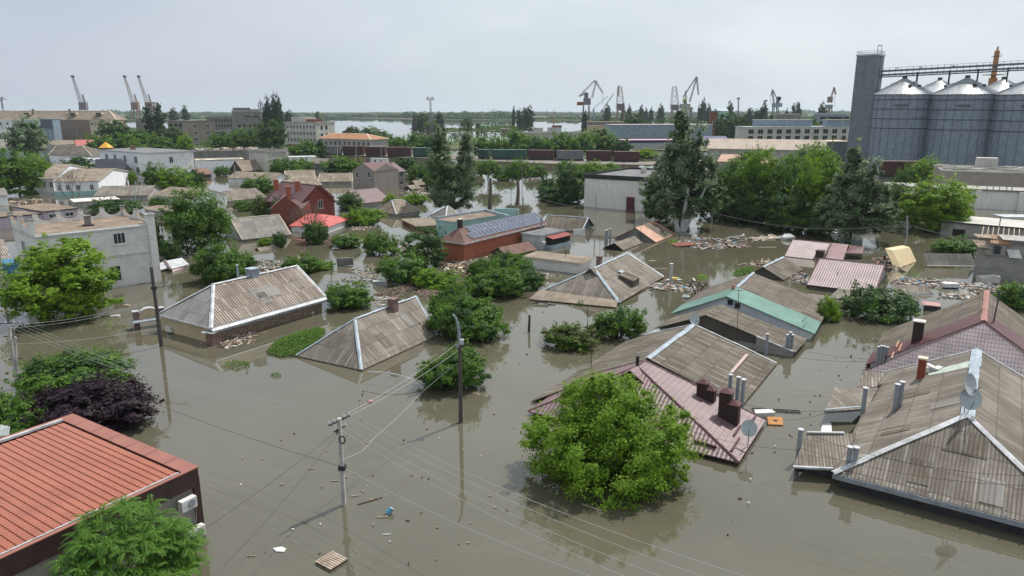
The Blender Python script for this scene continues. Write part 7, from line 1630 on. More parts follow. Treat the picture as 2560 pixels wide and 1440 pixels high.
# vine mat on the lower slate roof and floating greens
def mat_of_leaves(name, pix, z, n, ls, kind, label, seed, thick=0.5, cat='plant'):
    rg = np.random.default_rng(seed); c = np.mean([W(x, y, z) for x, y in pix], 0); Q = [W(x, y, z) - c for x, y in pix]
    P = []
    while len(P) < n:
        i = rg.integers(0, len(Q)); a, b_ = Q[i], Q[(i + 1) % len(Q)]; u, v = rg.random(2)
        if u + v > 1: u, v = 1 - u, 1 - v
        p = a * u + b_ * v; edge = 1 - (u + v); P.append(p + (0, 0, max(0.02, thick * (0.25 + edge) * rg.uniform(.3, 1.1))))
    P = np.array(P); m = len(P); N = rg.normal(size=(m, 3)) * .55; N[:, 2] += 1; N /= np.linalg.norm(N, axis=1)[:, None]
    a = np.cross(N, rg.normal(size=(m, 3))); a /= np.linalg.norm(a, axis=1)[:, None]; b_ = np.cross(N, a); s = ls * rg.uniform(.6, 1.3, m)[:, None]
    V = np.stack([P + a * s, P + b_ * s * .6, P - a * s, P - b_ * s * .6], 1).reshape(-1, 3)
    me = bpy.data.meshes.new(name); me.from_pydata(V.tolist(), [], np.arange(m * 4).reshape(-1, 4).tolist()); me.materials.append(LEAF[kind]); me.update()
    o = bpy.data.objects.new(name, me); link(o); o.location = tuple(c); return tag(o, label, cat)
mat_of_leaves('vine', [(665, 882), (690, 855), (745, 832), (800, 820), (815, 828), (795, 860), (760, 888), (700, 893)], 0.05, 5200, 0.10, 'green', 'thick green vine covering the left eave of the lower slate roof', 21, 0.7)
mat_of_leaves('water_plant', [(550, 918), (575, 902), (620, 905), (625, 918), (590, 928)], 0.0, 260, 0.09, 'green', 'drowned branch tips showing above the water left of centre', 22, 0.35)
mat_of_leaves('water_plant', [(670, 940), (690, 932), (705, 938), (695, 948)], 0.0, 80, 0.08, 'green', 'smaller patch of drowned branch tips in the open water', 23, 0.25)
mat_of_leaves('climbing_plant', [(1826, 688), (1850, 670), (1885, 668), (1880, 684), (1850, 692)], 0.0, 700, 0.12, 'green', 'green creeper at the foot of the small dark gabled shed', 24, 0.5)
mat_of_leaves('water_plant', [(1738, 700), (1750, 688), (1766, 692), (1768, 700)], 0.0, 160, 0.12, 'bright', 'tuft of bright leaves beside the floating litter', 25, 0.5)
mat_of_leaves('water_plant', [(1665, 606), (1680, 600), (1695, 604), (1685, 610)], 0.0, 120, 0.13, 'bright', 'low weeds right of the half sunk orange roof', 26, 0.5)
mat_of_leaves('water_plant', [(1440, 764), (1450, 756), (1460, 758), (1458, 768)], 0.0, 90, 0.1, 'dark', 'small drowned shrub top before the pyramid roof', 27, 0.6)
# bare dead trees
def bare_tree(px, yb, yt, wpx, label, seed, mat):
    rnd = random.Random(seed); base = W(px, yb, 0); s = mpp(base); top = D(px, yt, base[1])[2]; mb = MB(); w = wpx * s / 2
    def grow(p, d, L_, r, k):
        q = p + d * L_; mb.tube(p, q, r, r * .65, mat, 4, cap=False)
        if k == 0: return
        for i in range(3):
            e = unit(d + np.array([rnd.uniform(-.8, .8) for _ in range(3)]) + np.array((0, 0, .2))); grow(q, e, L_ * rnd.uniform(.6, .85), r * .62, k - 1)
    for i in range(4):
        d = unit(np.array((rnd.uniform(-.6, .6), rnd.uniform(-.4, .4), 1.0))); grow(base + (0, 0, -.3), d, top * 0.34, 0.09, 4)
    V = np.array(mb.v); solo('bare_tree', mb, label, 'tree', 'bare trees', origin=base)
bare_tree(182, 512, 418, 90, 'leafless tree before the pale angled roof house', 2, M_BARK)
bare_tree(786, 592, 500, 70, 'leafless tree in front of the coral red roof', 3, M_BARK)
bare_tree(1742, 742, 690, 60, 'leafless shrub in the litter between two roofs', 4, M_BARK)
tree(790, 612, 545, 66, 'dark', 'dome', 'dark half dead bush before the coral red roof', G_MID)
# ------------------------------------------------------------------ poles, lamps, cables
def insul(p, root): mb = MB(); mb.tube(p, np.array(p) + (0, 0, .16), .05, .035, M_WPLAS, 7); mb.build('insulator', root)
# concrete power pole in the foreground
base = W(860, 1262, 0); topz = D(848, 1046, base[1])[2]
R = empty('power_pole', base, 'concrete power pole with crossarm and insulators in the open foreground water', 'power pole', 'poles in the flood')
mb = MB(); lean = D(848, 1046, base[1]) * [1, 1, 0] + (0, 0, topz); mb.beam(base - (0, 0, .6), lean, .24, .2, M_POLE); mb.build('shaft', R)
ax = unit(D(868, 1037, base[1] + .6) - D(820, 1060, base[1] - .6)); ax[2] = 0; ax = unit(ax); CA = lean - (0, 0, .12); mb = MB(); mb.beam(CA - ax * .78, CA + ax * .78, .09, .09, M_DARK); mb.build('crossarm', R)
ins = [CA + ax * k for k in (-.74, -.36, .36, .74)]
for p in ins: insul(p + (0, 0, .04), R)
mb = MB(); mb.beam(CA - ax * .45 - (0, 0, .5), CA + ax * .45 - (0, 0, .5), .07, .07, M_DARK); mb.beam(CA - ax * .3 - (0, 0, .7), CA + ax * .1 - (0, 0, .3), .05, .05, M_DARK); mb.build('lower_bracket', R)
for k in (-.4, .4): insul(CA + ax * k - (0, 0, .46), R)
mb = MB(); c = lean - (0, 0, 1.25) + (.12, -.1, 0); 
for i in range(12): a0, a1 = i * math.pi / 6, (i + 1) * math.pi / 6; mb.tube(c + (.16 * math.cos(a0), 0, .22 * math.sin(a0)), c + (.16 * math.cos(a1), 0, .22 * math.sin(a1)), .045, .045, M_WIRED, 5, False)
mb.build('cable_coil', R)
mb = MB(); mb.box(lean - (0, 0, 3.0), .4, .35, .25, M_DARK); mb.build('clamp', R)
# street lamp
base2 = W(1152, 1056, 0); t2 = D(1149, 850, base2[1]); R2 = empty('street_lamp', base2, 'street lamp with curved pale arm standing in front of the largest bush', 'street lamp', 'poles in the flood')
mb = MB(); mb.tube(base2 - (0, 0, .6), t2, .16, .13, M_DPOLE, 10); mb.build('shaft', R2)
arm = [t2 - (0, 0, .3), D(1148, 835, base2[1]), D(1145, 812, base2[1]), D(1141, 797, base2[1]), D(1136, 789, base2[1]), D(1131, 787, base2[1])]
mb = MB(); mb.tube(arm[0], arm[1], .14, .12, M_GREYM, 8); mb.path(arm[1:], .11, M_GREYM, 8, .05); mb.build('lamp_arm', R2)
mb = MB(); mb.box(t2 + (.15, -.1, -.1), .3, .3, .35, M_WMET); mb.box(t2 + (-.15, -.1, -.4), .25, .2, .2, M_GREYM); mb.build('bracket', R2)
lamp_at = t2
# simple dark pole left
base3 = W(404, 866, 0); R3 = empty('power_pole', base3, 'slim dark round pole with curved lamp arm right of the white mansion', 'power pole', 'poles in the flood'); t3 = D(378, 668, base3[1])
mb = MB(); mb.tube(base3 - (0, 0, .6), t3, .2, .14, M_DPOLE, 10); mb.build('shaft', R3)
mb = MB(); mb.path([t3, D(375, 655, base3[1]), D(368, 648, base3[1]), D(359, 647, base3[1])], .06, M_GREYM, 6, .04); mb.build('lamp_arm', R3)
mb = MB(); q = D(385, 720, base3[1]); mb.beam(q, D(443, 713, base3[1]), .05, .05, M_DARK); mb.beam(D(430, 714, base3[1]), D(430, 724, base3[1]), .04, .04, M_DARK); mb.tube(q - (0, 0, .1), q + (0, 0, .15), .26, .26, M_DARK, 10); mb.build('crossarm', R3)
# lattice double pole at the left
base4 = W(43, 970, 0); R4 = empty('power_pole', base4, 'twin leg power pole with insulators at the left, beside the green tree', 'power pole', 'poles in the flood'); t4 = D(22, 812, base4[1])
mb = MB(); mb.beam(base4 - (0, 0, .5), t4, .18, .18, M_POLE); mb.beam(base4 - (0, 0, .5), t4 + (.35, 0, -1), .14, .14, M_POLE); mb.build('shaft', R4)
for dz, wd in ((.1, 1.0), (-1.0, .6), (-2.9, .45)):
    mb = MB(); mb.beam(t4 + (-wd, 0, dz), t4 + (wd, .2, dz), .07, .07, M_DARK); mb.build('crossarm', R4)
for k in (-.9, -.3, .4, .9): insul(t4 + (k, .05, .13), R4)
base5 = W(10, 762, 0); mb = MB(); mb.tube(base5 - (0, 0, .5), D(-4, 600, base5[1]), .16, .12, M_POLE, 8); solo('power_pole', mb, 'grey pole at the very left edge beside the mansion', 'power pole', 'poles in the flood')
# thin poles and masts
GP = 'thin poles in the flood'
def stick(px, yb, yt, r_, m, label, cat='pole', lean=0, arms=(), name='thin_pole', z0=0, group=GP):
    b_ = W(px, yb, z0); t_ = D(px + lean, yt, b_[1]); mb = MB(); mb.tube(b_ - (0, 0, .4), t_, r_, r_ * .8, m, 6)
    for f, hw in arms: c = b_ + (t_ - b_) * f; mb.beam(c - (hw, 0, 0), c + (hw, 0, 0), .04, .04, m)
    return solo(name, mb, label, cat, group)
stick(828, 736, 618, .035, M_DARK, 'thin antenna pole standing right of the striped roof', arms=((.28, .35), (.16, .3)))
stick(1322, 829, 787, .16, M_DPOLE, 'short dark wooden post standing alone in open water', 'post', 2, name='wooden_post')
stick(1842, 870, 722, .03, M_DARK, 'rusty antenna mast rising in front of the green roof', 'antenna mast', 5, ((.97, .4),))
stick(2467, 882, 728, .07, M_DPOLE, 'dark antenna mast across the tile clad gable at right', 'antenna mast', 33, ((.98, .6), (.85, .3)), z0=2.5)
stick(1489, 565, 484, .13, M_POLE, 'grey power pole in front of the white hall', 'power pole', 0, ((.95, .5), (.8, .5), (.7, .4)))
stick(1586, 565, 518, .1, M_DPOLE, 'dark pole beside the maroon door of the hall')
stick(1599, 640, 540, .03, M_DARK, 'tall thin antenna behind the pyramid roof', 'antenna mast', 5, ((.97, .5),))
stick(1780, 556, 500, .12, M_POLE, 'pale pole before the dark row, by the tallest poplar', 'power pole')
stick(2268, 592, 540, .16, M_POLE, 'grey concrete pole with cables right of the silvery poplar', 'power pole', 0, ((.95, .5), (.7, .3)))
stick(1307, 534, 492, .13, M_DPOLE, 'dark pole in open water behind the solar roof', lean=1)
stick(1221, 518, 478, .09, M_POLE, 'thin pale pole beside the left street tree trunk')
stick(1305, 498, 395, .09, M_GREYM, 'tall grey lamp pole in the open water behind the solar roof', 'street lamp', 1)
stick(1392, 490, 418, .07, M_GREYM, 'lamp pole in front of the dark trees with a pale head', 'street lamp', 0, ((.99, 1.0),))
stick(1278, 507, 464, .06, M_GREYM, 'thin straight pole between the two street tree trunks')
stick(1340, 472, 440, .06, M_GREYM, 'thin straight pole right of the lamp in the water')
stick(1346, 500, 468, .06, M_GREYM, 'thinner pole right of the bare street tree trunk')
stick(345, 500, 398, .05, M_GREYM, 'thin lamp pole before the white long building', 'street lamp', 0, ((.99, .3),))
stick(338, 510, 452, .08, M_TEAL, 'teal pole before the wide low slate roof')
stick(588, 460, 412, .12, M_POLE, 'power pole beside the dark board gable far left', 'power pole', -2)
stick(1414, 670, 626, .06, M_DPOLE, 'thin pole in front of the white brick garage', arms=((.8, .2),))
stick(1500, 640, 590, .04, M_DPOLE, 'thin antenna between the grey pipes and the small shed')
stick(2108, 640, 590, .05, M_DPOLE, 'thin antenna behind the farther mauve tile roof', arms=((.97, .5),))
stick(1549, 800, 733, .05, M_GREYM, 'short grey pipe at the foot of the pyramid roof', 'pipe', -1)
stick(1469, 835, 770, .035, M_DARK, 'thin rod standing before the pyramid roof')
stick(1478, 930, 850, .04, M_DARK, 'thin rod right of the yellowish bush', arms=((.8, .15),))
stick(2128, 728, 700, .05, M_DPOLE, 'thin rod over the low sunken slate roof')
stick(1160, 400, 380, .1, M_POLE, 'short pale pole behind the silvery poplar pair')
stick(843, 400, 365, .15, M_POLE, 'railway pole left of the dark red wagons', 'power pole')
stick(890, 425, 368, .15, M_POLE, 'railway pole on the mud before the wagons', 'power pole')
stick(953, 395, 360, .15, M_POLE, 'railway pole behind the mud at the red wagons', 'power pole')
stick(1075, 402, 368, .15, M_POLE, 'railway pole before the green wagon', 'power pole')
stick(826, 470, 440, .12, M_POLE, 'power pole beside the wide brown slate roof', 'power pole', 0, ((.95, .8),))
stick(1560, 470, 396, .12, M_DPOLE, 'dark pole in front of the wagons left of the tallest poplar', 'power pole')
stick(770, 465, 432, .1, M_POLE, 'pole on the brown slate roofs behind the brick house', 'power pole', 0, ((.95, .6),))
for px, py, yt, lb in ((1513, 609, 577, 'left of the short grey pipes before the shed'), (1517, 608, 575, 'middle of the short grey pipes before the shed'), (1525, 607, 572, 'right one, tallest of the short grey pipes before the shed'), (1676, 712, 660, 'white capped concrete post in the litter right of the pyramid roof')):
    p = W(px, py, 0); pipe(p, D(px, yt, p[1])[2], .2 if px > 1600 else .17, M_POLE if px > 1600 else M_GREYM, None, label=lb, group='grey vent pipes')
for px, yb, yt, lb in ((1222, 520, 450, 'bare pale trunk of the left street tree'), (1293, 512, 455, 'dark bare trunk of the right street tree')): pass
def cable(a, c, sag, label, m=M_WIREW, r_=.009, n=14, group='power cables'):
    a, c = np.array(a, float), np.array(c, float); pts = [a + (c - a) * i / n - np.array((0, 0, 4 * sag * (i / n) * (1 - i / n))) for i in range(n + 1)]
    mb = MB(); mb.path(pts, r_, m, 4); o = solo('power_cable', mb, label, 'cable', group, origin=(a + c) / 2); return o
G1 = 'four cables leaving the concrete power pole to the right'; G2 = 'four cables leaving the concrete power pole to the left'
# each line continues to a pole outside the picture, at the same spacing as the insulators
farR = W(2050, 1560, 6.0); farL = W(-500, 800, 6.5)
ordn = ['nearest the camera', 'second from the camera', 'third from the camera', 'farthest from the camera']
for i, p in enumerate(ins):
    cable(p + (0, 0, .2), farR + ax * (i - 1.5) * .9, .8, 'pale cable from the crossarm to the right edge, %s' % ordn[i], group=G1, r_=.011)
    cable(p + (0, 0, .2), t4 + np.array((-.9 + i * .6, .05, .3)), .9, 'pale cable from the crossarm to the left pole, %s' % ordn[i], group=G2)
cable(ins[3] + (0, 0, .2), lamp_at + (-.2, -.2, -.2), .25, 'upper cable from the concrete pole up to the street lamp', r_=.012)
cable(ins[2] + (0, 0, .0), lamp_at + (-.1, -.2, -.7), .25, 'lower cable from the concrete pole up to the street lamp', r_=.012)
q = D(861, 1148, base[1]); pp = [q, D(905, 1128, base[1] + 2), D(940, 1090, base[1] + 4), D(985, 1052, base[1] + 6), D(1018, 1020, base[1] + 8), D(1050, 985, base[1] + 10), D(1100, 942, base2[1] - .5), D(1148, 905, base2[1])]
mb = MB(); mb.path(pp, .014, M_WIREW, 5); solo('loose_cable', mb, 'slack pale cable looping from the concrete pole to the street lamp', 'cable', 'power cables')
z8 = lean - (0, 0, 2.95)
cable(z8, W(1560, 1470, 3.4), .4, 'twisted pale cable from the lower clamp to the bottom edge', M_WIREW, .014)
cable(z8, t4 - (0, 0, 1.0), .8, 'black cable from the lower clamp to the twin leg pole', M_WIRED, .012)
cable(CA - (0, 0, .5), W(512, 1322, 3.1), .15, 'black cable from the concrete pole down to the corner of the red roof', M_WIRED, .012)
cable(CA - (0, 0, .6), W(515, 1460, 2.5), .3, 'black cable from the concrete pole to the bottom edge', M_WIRED, .012)
for k, (dz, lb) in enumerate(((.0, 'upper'), (-.25, 'lower'))):
    cable(t4 + (0, 0, dz), t3 - np.array((0, 0, 3.0 + k * .2)), .5, '%s cable from the twin leg pole to the slim dark pole' % lb)
cable(t4 - (0, 0, 1.6), W(375, 822, 1.2), .3, 'pale cable from the twin leg pole to the beige gateway')
cable(W(920, 930, .9), W(1062, 962, .2), -.35, 'bent white pipe arching from the slate roof corner over water', M_WMET, .05)
for a_, c_, lb in (((2200, 898, 2.0), (1992, 872, 2.2), 'dark cable from the four pipes to the shed, upper'), ((2200, 902, 1.8), (1978, 890, 1.6), 'dark cable from the four pipes to the shed, lower'), ((1860, 1010, 1.5), (2062, 1027, 1.2), 'thick slack cable from the grey pipes towards the giant roof'), ((1915, 1048, .5), (2060, 1034, 1.0), 'thin cable above the floating ladder'), ((1735, 1080, 2.2), (1990, 1125, 1.2), 'dark cable from the mauve roof to the lone grey pipe')):
    cable(W(*a_), W(*c_), .25, lb, M_WIRED, .012)
cable(W(2020, 1085, 4.0), W(2640, 1190, 5.0), .7, 'dark cable crossing the near face of the giant roof, upper', M_WIRED, .011); cable(W(2000, 1120, 3.0), W(2640, 1215, 4.2), .6, 'dark cable crossing the near face of the giant roof, lower', M_WIRED, .011)
for i, z in enumerate((6.6, 5.9, 5.2, 4.5)):
    cable(W(1330, 488 + i * 1, z - 2), W(1489, 520, z - 2), .5, 'cable of the line before the hall, %s from the top' % ['first', 'second', 'third', 'fourth'][i], M_WIREG, .012)
    cable(W(1780, 530, z), W(2268, 560, z + .4), 1.6, 'cable before the dark tree row, %s from the top' % ['first', 'second', 'third', 'fourth'][i], M_WIREG, .011)
    cable(W(2268, 560, z + .4), W(2640, 620, z + .3), .8, 'cable right of the grey concrete pole, %s from the top' % ['first', 'second', 'third', 'fourth'][i], M_WIREG, .011)
# bare trunks
for px, yb, yt, lb, r_ in ((1224, 522, 445, 'street tree with bare trunk left of the open water', .5), (1293, 512, 450, 'street tree with bare trunk in the open water', .5)):
    b_ = W(px, yb, 0); tr = TREES[lb]; tr.rotation_euler.z = 0; mb = MB(); t_ = D(px + 2, yt, b_[1]); mb.tube(b_ - (0, 0, .4), b_ + (t_ - b_) * .5 + (.15, 0, 0), r_, r_ * .8, M_BARK, 8); mb.tube(b_ + (t_ - b_) * .5 + (.15, 0, 0), t_, r_ * .8, r_ * .6, M_BARK, 8); mb.build('stem', tr)
for i, (dx, lx, w0) in enumerate(((-7, -26, .55), (8, 12, .6), (16, 48, .4))):
    b_ = W(1700 + dx * .6, 578, 0); tr = TREES['tallest silvery poplar, in the centre right before the hall']; tr.rotation_euler.z = 0; mb = MB(); t_ = D(1700 + dx + lx, 470, b_[1]); mb.tube(b_ - (0, 0, .4), b_ + (t_ - b_) * .4, w0, w0 * .75, M_POLE, 8); mb.tube(b_ + (t_ - b_) * .4, t_, w0 * .75, w0 * .45, M_POLE, 8); mb.build('stem', tr)

# ------------------------------------------------------------------ floating things
def plank(px, py, L_, w_, rz, m, label, z=.03, tilt=0, group='floating planks'):
    p = W(px, py, z); mb = MB(); mb.box(p, L_, w_, .05, m, rz, tilt); solo('floating_plank', mb, label, 'plank', group)
# pallet
P = W(829, 1404, .05); R = empty('wooden_pallet', P, 'floating wooden pallet with nine slats near the bottom edge', 'pallet')
rz = -.62; u = np.array((math.cos(rz), math.sin(rz), 0)); v = np.array((-u[1], u[0], 0))
for i in range(8): mb = MB(); mb.obox(P + v * (i / 7 - .5) * 1.0 + (0, 0, .09), u * .58, v * .05, (0, 0, .012), M_PLANK); mb.build('slat', R)
for k in (-.52, 0, .52): mb = MB(); mb.obox(P + u * k + (0, 0, .02), u * .05, v * .52, (0, 0, .05), M_DWOOD); mb.build('bearer', R)
p = W(973, 1282, .08); mb = MB(); mb.tube(p + (-.1, -.05, 0), p + (.12, .1, .22), .15, .17, M_BPLAS, 12); mb.tube(p + (.12, .1, .22), p + (.13, .11, .24), .13, .13, M_WPLAS, 12); solo('bucket', mb, 'blue plastic bucket floating beside a few sticks', 'bucket')
mb = MB(); mb.slab([W(682, 1370, .05), W(704, 1366, .05), W(715, 1371, .05), W(710, 1379, .05), W(690, 1378, .05)], .04, M_WPLAS); solo('white_board', mb, 'small white board floating near the bottom left', 'board')
for a in [(925, 1252, 1.5, .08, .55, M_DWOOD, 'long wet branch like plank right of the concrete pole'), (935, 1248, .6, .06, .2, M_PLANK, 'short plank on the long wet plank'), (886, 1240, .5, .06, .3, M_PLANK, 'short plank just right of the concrete pole'), (906, 1228, .3, .06, -.6, M_PLANK, 'tiny plank piece right of the concrete pole'),
          (955, 1293, .6, .06, .1, M_PLANK, 'stick left of the blue bucket'), (967, 1290, .5, .04, .7, M_PLANK, 'stick touching the blue bucket'), (837, 1202, .5, .05, .1, M_PLANK, 'pale stick left of the concrete pole'), (777, 1172, .4, .04, 0, M_PLANK, 'small stick left of the concrete pole, farther'), (967, 1336, .4, .04, .05, M_WPLAS, 'white stick below the bucket'), (628, 1390, .4, .04, .1, M_PLANK, 'pale stick at the bottom near the red roof building'),
          (1175, 983, 1.0, .12, .5, M_DWOOD, 'forked floating branch at the foot of the street lamp'), (1190, 984, .7, .1, -.5, M_PLANK, 'pale plank at the foot of the street lamp'), (290, 822, .01, .01, 0, M_PLANK, ''), (1480, 1268, 1.2, .1, -.6, M_TWIG, 'pale branch under the front of the large maple'), (1918, 618, 3.0, .3, 0, M_PLANK, 'long plank at the right end of the debris raft'),
          (1370, 640, .01, .01, 0, M_PLANK, ''), (1630, 652, 1.0, .4, .1, M_PLANK, 'orange-brown board in open water behind the pyramid roof'), (1650, 671, 2.2, .2, .05, M_PLANK, 'pale plank left of the white capped post'), (1526, 600, 1.6, .3, 0, M_WPLAS, 'white strip floating beside the blue edged gable')]:
    if a[6]: plank(*a)
q = [(288, 790, 304, 'pale square board floating left of the gateway', M_CONC, .9), (316, 764, 330, 'yellow-brown box lid floating behind the gateway', M_PLANK, .7)]
for x, y, _, lb, m, s_ in q: p = W(x, y, .08); mb = MB(); mb.box(p, s_, s_ * .6, .18, m, .2); solo('floating_board', mb, lb, 'board')
# appliances, ladder, boards
p = W(950, 707, .25); R = empty('refrigerator', p, 'white fridge floating on its back behind the vine roof', 'refrigerator'); mb = MB(); mb.box(p, 1.75, .65, .55, M_WPLAS, .12); mb.build('cabinet', R); mb = MB(); mb.box(p + (-.05, -.345, .02), 1.6, .04, .36, M_GREYM, .12); mb.build('door_panel', R)
p = W(1218, 706, 0)
p = W(1940, 1026, .06); R = empty('ladder', p, 'dark ladder floating right of the mauve roof', 'ladder'); u = unit(W(1990, 1028, 0) - W(1870, 1022, 0)); v = np.array((-u[1], u[0], 0)); LL = np.linalg.norm(W(1990, 1028, 0) - W(1870, 1022, 0)) / 2
mb = MB()
for sg in (-1, 1): mb.beam(p + v * sg * .2 - u * LL, p + v * sg * .2 + u * LL, .05, .06, M_DARK)
mb.build('rail', R)
for i in range(9): mb = MB(); c = p + u * LL * (i / 4 - 1) * .95; mb.beam(c - v * .2, c + v * .2, .03, .03, M_DARK); mb.build('rung', R)
p = W(1910, 1033, .15); mb = MB(); mb.box(p, 1.3, .7, .35, M_WPLAS, -.15, .1); mb.box(p + (.5, -.2, .1), .5, .3, .2, M_CREAM, .3); solo('white_cushion', mb, 'white box or cushion floating on the ladder', 'box')
p = W(1938, 1052, .25); R = empty('broken_cabinet', p, 'orange board with a square hole floating below the ladder', 'cabinet'); rz = -.12; ux = np.array((math.cos(rz), math.sin(rz), 0)); vy = np.array((.1, .75, .55)); vy = unit(vy - ux * (vy @ ux)); nn = np.cross(ux, vy); mb = MB()
for cx, cy, hx, hy in ((-.32, 0, .2, .32), (.32, 0, .2, .32), (0, .2, .12, .12), (0, -.22, .12, .1)): mb.obox(p + ux * cx + vy * cy, ux * hx, vy * hy, nn * .02, M_ORPL)
mb.build('front_board', R); mb = MB(); mb.obox(p - nn * .14, ux * .52, vy * .3, nn * .1, M_PLANK); mb.build('box_body', R)
mb = MB(); mb.slab([W(2052, 1078, .05), W(2056, 1060, .05), W(2078, 1058, .05), W(2080, 1080, .05)], .05, M_WPLAS); solo('white_board', mb, 'white board in the water by the giant roof annex', 'board')
p = W(1240, 790, 0)
mb = MB(); p = W(1244, 822, .1); mb.box(p, .7, .3, .2, M_BPLAS, .1); solo('blue_bag', mb, 'blue floating bag at the right edge of the largest round bush', 'bag')
mb = MB(); p = W(1352, 752, .35); mb.box(p, 1.8, .25, .12, M_DARK, -.15); mb.box(p + (.5, -.2, -.2), 2.6, .4, .08, M_DWOOD, -.28, -.1); mb.box(p + (-.4, 0, -.2), .12, .12, .5, M_DARK); solo('wreckage', mb, 'dark broken frame hanging off the porch roof tip', 'frame')
def heap(label, pix, n, seed, mats, size=(.3, 1.3), h=.25, cat='debris', name='floating_debris', wide=.18, group='floating debris', tilt=.25, flat=False):
    """one drift of litter nobody could count: planks, boards, bags and scraps"""
    rg = np.random.default_rng(seed); Q = [W(x, y, 0) for x, y in pix]; c = np.mean(Q, 0); mb = MB()
    if n > 80: n = int(n * 1.5); size = (size[0] * .5, size[1] * .66)
    subs = []
    for i in range(n):
        k = rg.integers(0, len(Q)); a, b_ = Q[k], Q[(k + 1) % len(Q)]; u_, v_ = rg.random(2)
        if u_ + v_ > 1: u_, v_ = 1 - u_, 1 - v_
        p = c + (a - c) * u_ + (b_ - c) * v_; ed = 1 - (u_ + v_)
        if i % 14 == 0 or n < 80 or flat: subs.append((p, ed))
        if n >= 80 and not flat:
            # pieces gather in clots, so the drift has a ragged edge and gaps
            q_, ed = subs[rg.integers(0, len(subs))]; rr = np.linalg.norm(a - b_) * .09 + .25; g_ = rg.normal(size=2) * rr; p = q_ + np.array((g_[0], g_[1], 0)); ed = max(.15, ed + .5) * math.exp(-(g_ @ g_) / (2 * rr * rr))
        m = mats[rg.integers(0, len(mats))]; L_ = rg.uniform(*size); t = rg.random()
        z = .04 + h * .6 * ed * rg.random()
        if t < .6 or flat: mb.box(p + (0, 0, z), L_, rg.uniform(.05, wide), rg.uniform(.03, .08), m, rg.uniform(0, 3.14), rg.uniform(-tilt, tilt))
        elif t < .85: mb.box(p + (0, 0, z), L_ * .5, L_ * rg.uniform(.25, .5), rg.uniform(.04, .25), m, rg.uniform(0, 3.14), rg.uniform(-tilt, tilt))
        else:
            q = p + np.array((0, 0, z)); s_ = L_ * .2; pts = rg.normal(size=(6, 3)); pts /= np.linalg.norm(pts, axis=1)[:, None]; pts = pts * s_ * np.array((1.2, 1, .7)); 
            for tri in ((0, 1, 2), (0, 2, 3), (0, 3, 4), (0, 4, 1), (5, 2, 1), (5, 3, 2), (5, 4, 3), (5, 1, 4)): mb.poly([q + pts[j] for j in tri], m)
    return solo(name, mb, label, cat, group, kind='stuff', origin=c)
MIX = [M_TWIG, M_GREYR, M_PLANK, M_DWOOD, M_BRWNBR, M_PLANK, M_SCRAP, M_DWOOD, M_SCRAP, M_TWIG, M_WPLAS, M_GREYR, M_CONC, M_BRWNBR, M_PLANK, M_TWIG, M_BPLAS, M_DARK, M_DWOOD]; WD = [M_PLANK, M_DWOOD, M_TWIG, M_PLANK, M_CONC]; LT = [M_WPLAS, M_PLANK, M_SCRAP, M_SCRAP, M_TWIG, M_GREYR, M_DWOOD, M_TWIG]
heap('big raft of mixed rubbish floating before the dark tree row', [(1700, 605), (1740, 596), (1790, 594), (1860, 591), (1880, 600), (1850, 616), (1790, 622), (1750, 622), (1715, 612)], 430, 1, MIX + [M_REDP], (.4, 2.2), .8, wide=.5)
heap('thin tail of planks right of the rubbish raft', [(1860, 597), (1950, 592), (1972, 596), (1880, 601)], 60, 2, [M_PLANK, M_CREAM, M_WPLAS], (1, 4), .15, wide=.4)
mb = MB(); mb.slab([W(1678, 608, .3), W(1730, 604, .5), W(1738, 611, .35), W(1690, 616, .15)], .12, M_RUST); mb.build; solo('metal_sheet', mb, 'rusty brown sheet at the left end of the rubbish raft', 'sheet')
heap('broken boards and laths below the corner of the striped roof', [(515, 850), (560, 842), (600, 822), (640, 815), (650, 835), (635, 850), (590, 862), (530, 862)], 190, 3, WD + [M_DWOOD], (.5, 1.9), .45, wide=.14)
heap('scattered rubbish in the shade under the striped roof wall', [(600, 815), (680, 795), (760, 765), (800, 752), (800, 765), (720, 790), (640, 822)], 90, 4, LT + [M_DARK], (.2, .7), .12)
heap('pile of bleached sticks behind the lower slate roof', [(1035, 732), (1060, 722), (1095, 728), (1118, 740), (1112, 755), (1075, 748)], 420, 5, [M_TWIG, M_TWIG, M_DWOOD, M_PLANK], (.5, 1.5), .75, wide=.07, tilt=.4, flat=True)
heap('drift of brown twigs behind the white fridge', [(935, 737), (980, 722), (1030, 708), (1040, 722), (1000, 735), (950, 740)], 520, 6, [M_TWIG, M_DWOOD], (.3, 1.0), .4, wide=.05, tilt=.4, flat=True)
heap('scattered laths in the water between the bushes', [(870, 672), (930, 664), (945, 680), (930, 700), (875, 698)], 60, 7, LT, (.4, 2.0), .1, wide=.15, flat=True)
heap('rubbish floating around the white fridge', [(860, 700), (920, 700), (1030, 700), (1050, 712), (960, 720), (880, 712)], 70, 8, LT + [M_BPLAS], (.3, .9), .25)
heap('rubbish drift between fridge and lower slate roof', [(930, 745), (1030, 736), (1050, 745), (980, 765), (935, 770)], 60, 9, LT + [M_DWOOD], (.3, 1.2), .15)
heap('pile of broken furniture at the foot of the red brick wall', [(1110, 672), (1140, 660), (1200, 662), (1192, 682), (1150, 688), (1115, 684)], 150, 10, WD + [M_FOAM, M_DWOOD], (.4, 1.9), 1.1, wide=.5, tilt=.7)
heap('brown drift line along the red brick wall', [(1110, 652), (1180, 660), (1260, 632), (1262, 640), (1190, 672)], 160, 11, WD, (.3, 1.2), .2)
heap('white litter right of the green bush and garage', [(1335, 690), (1375, 680), (1380, 700), (1350, 720), (1330, 712)], 120, 12, LT, (.3, 1.2), .12)
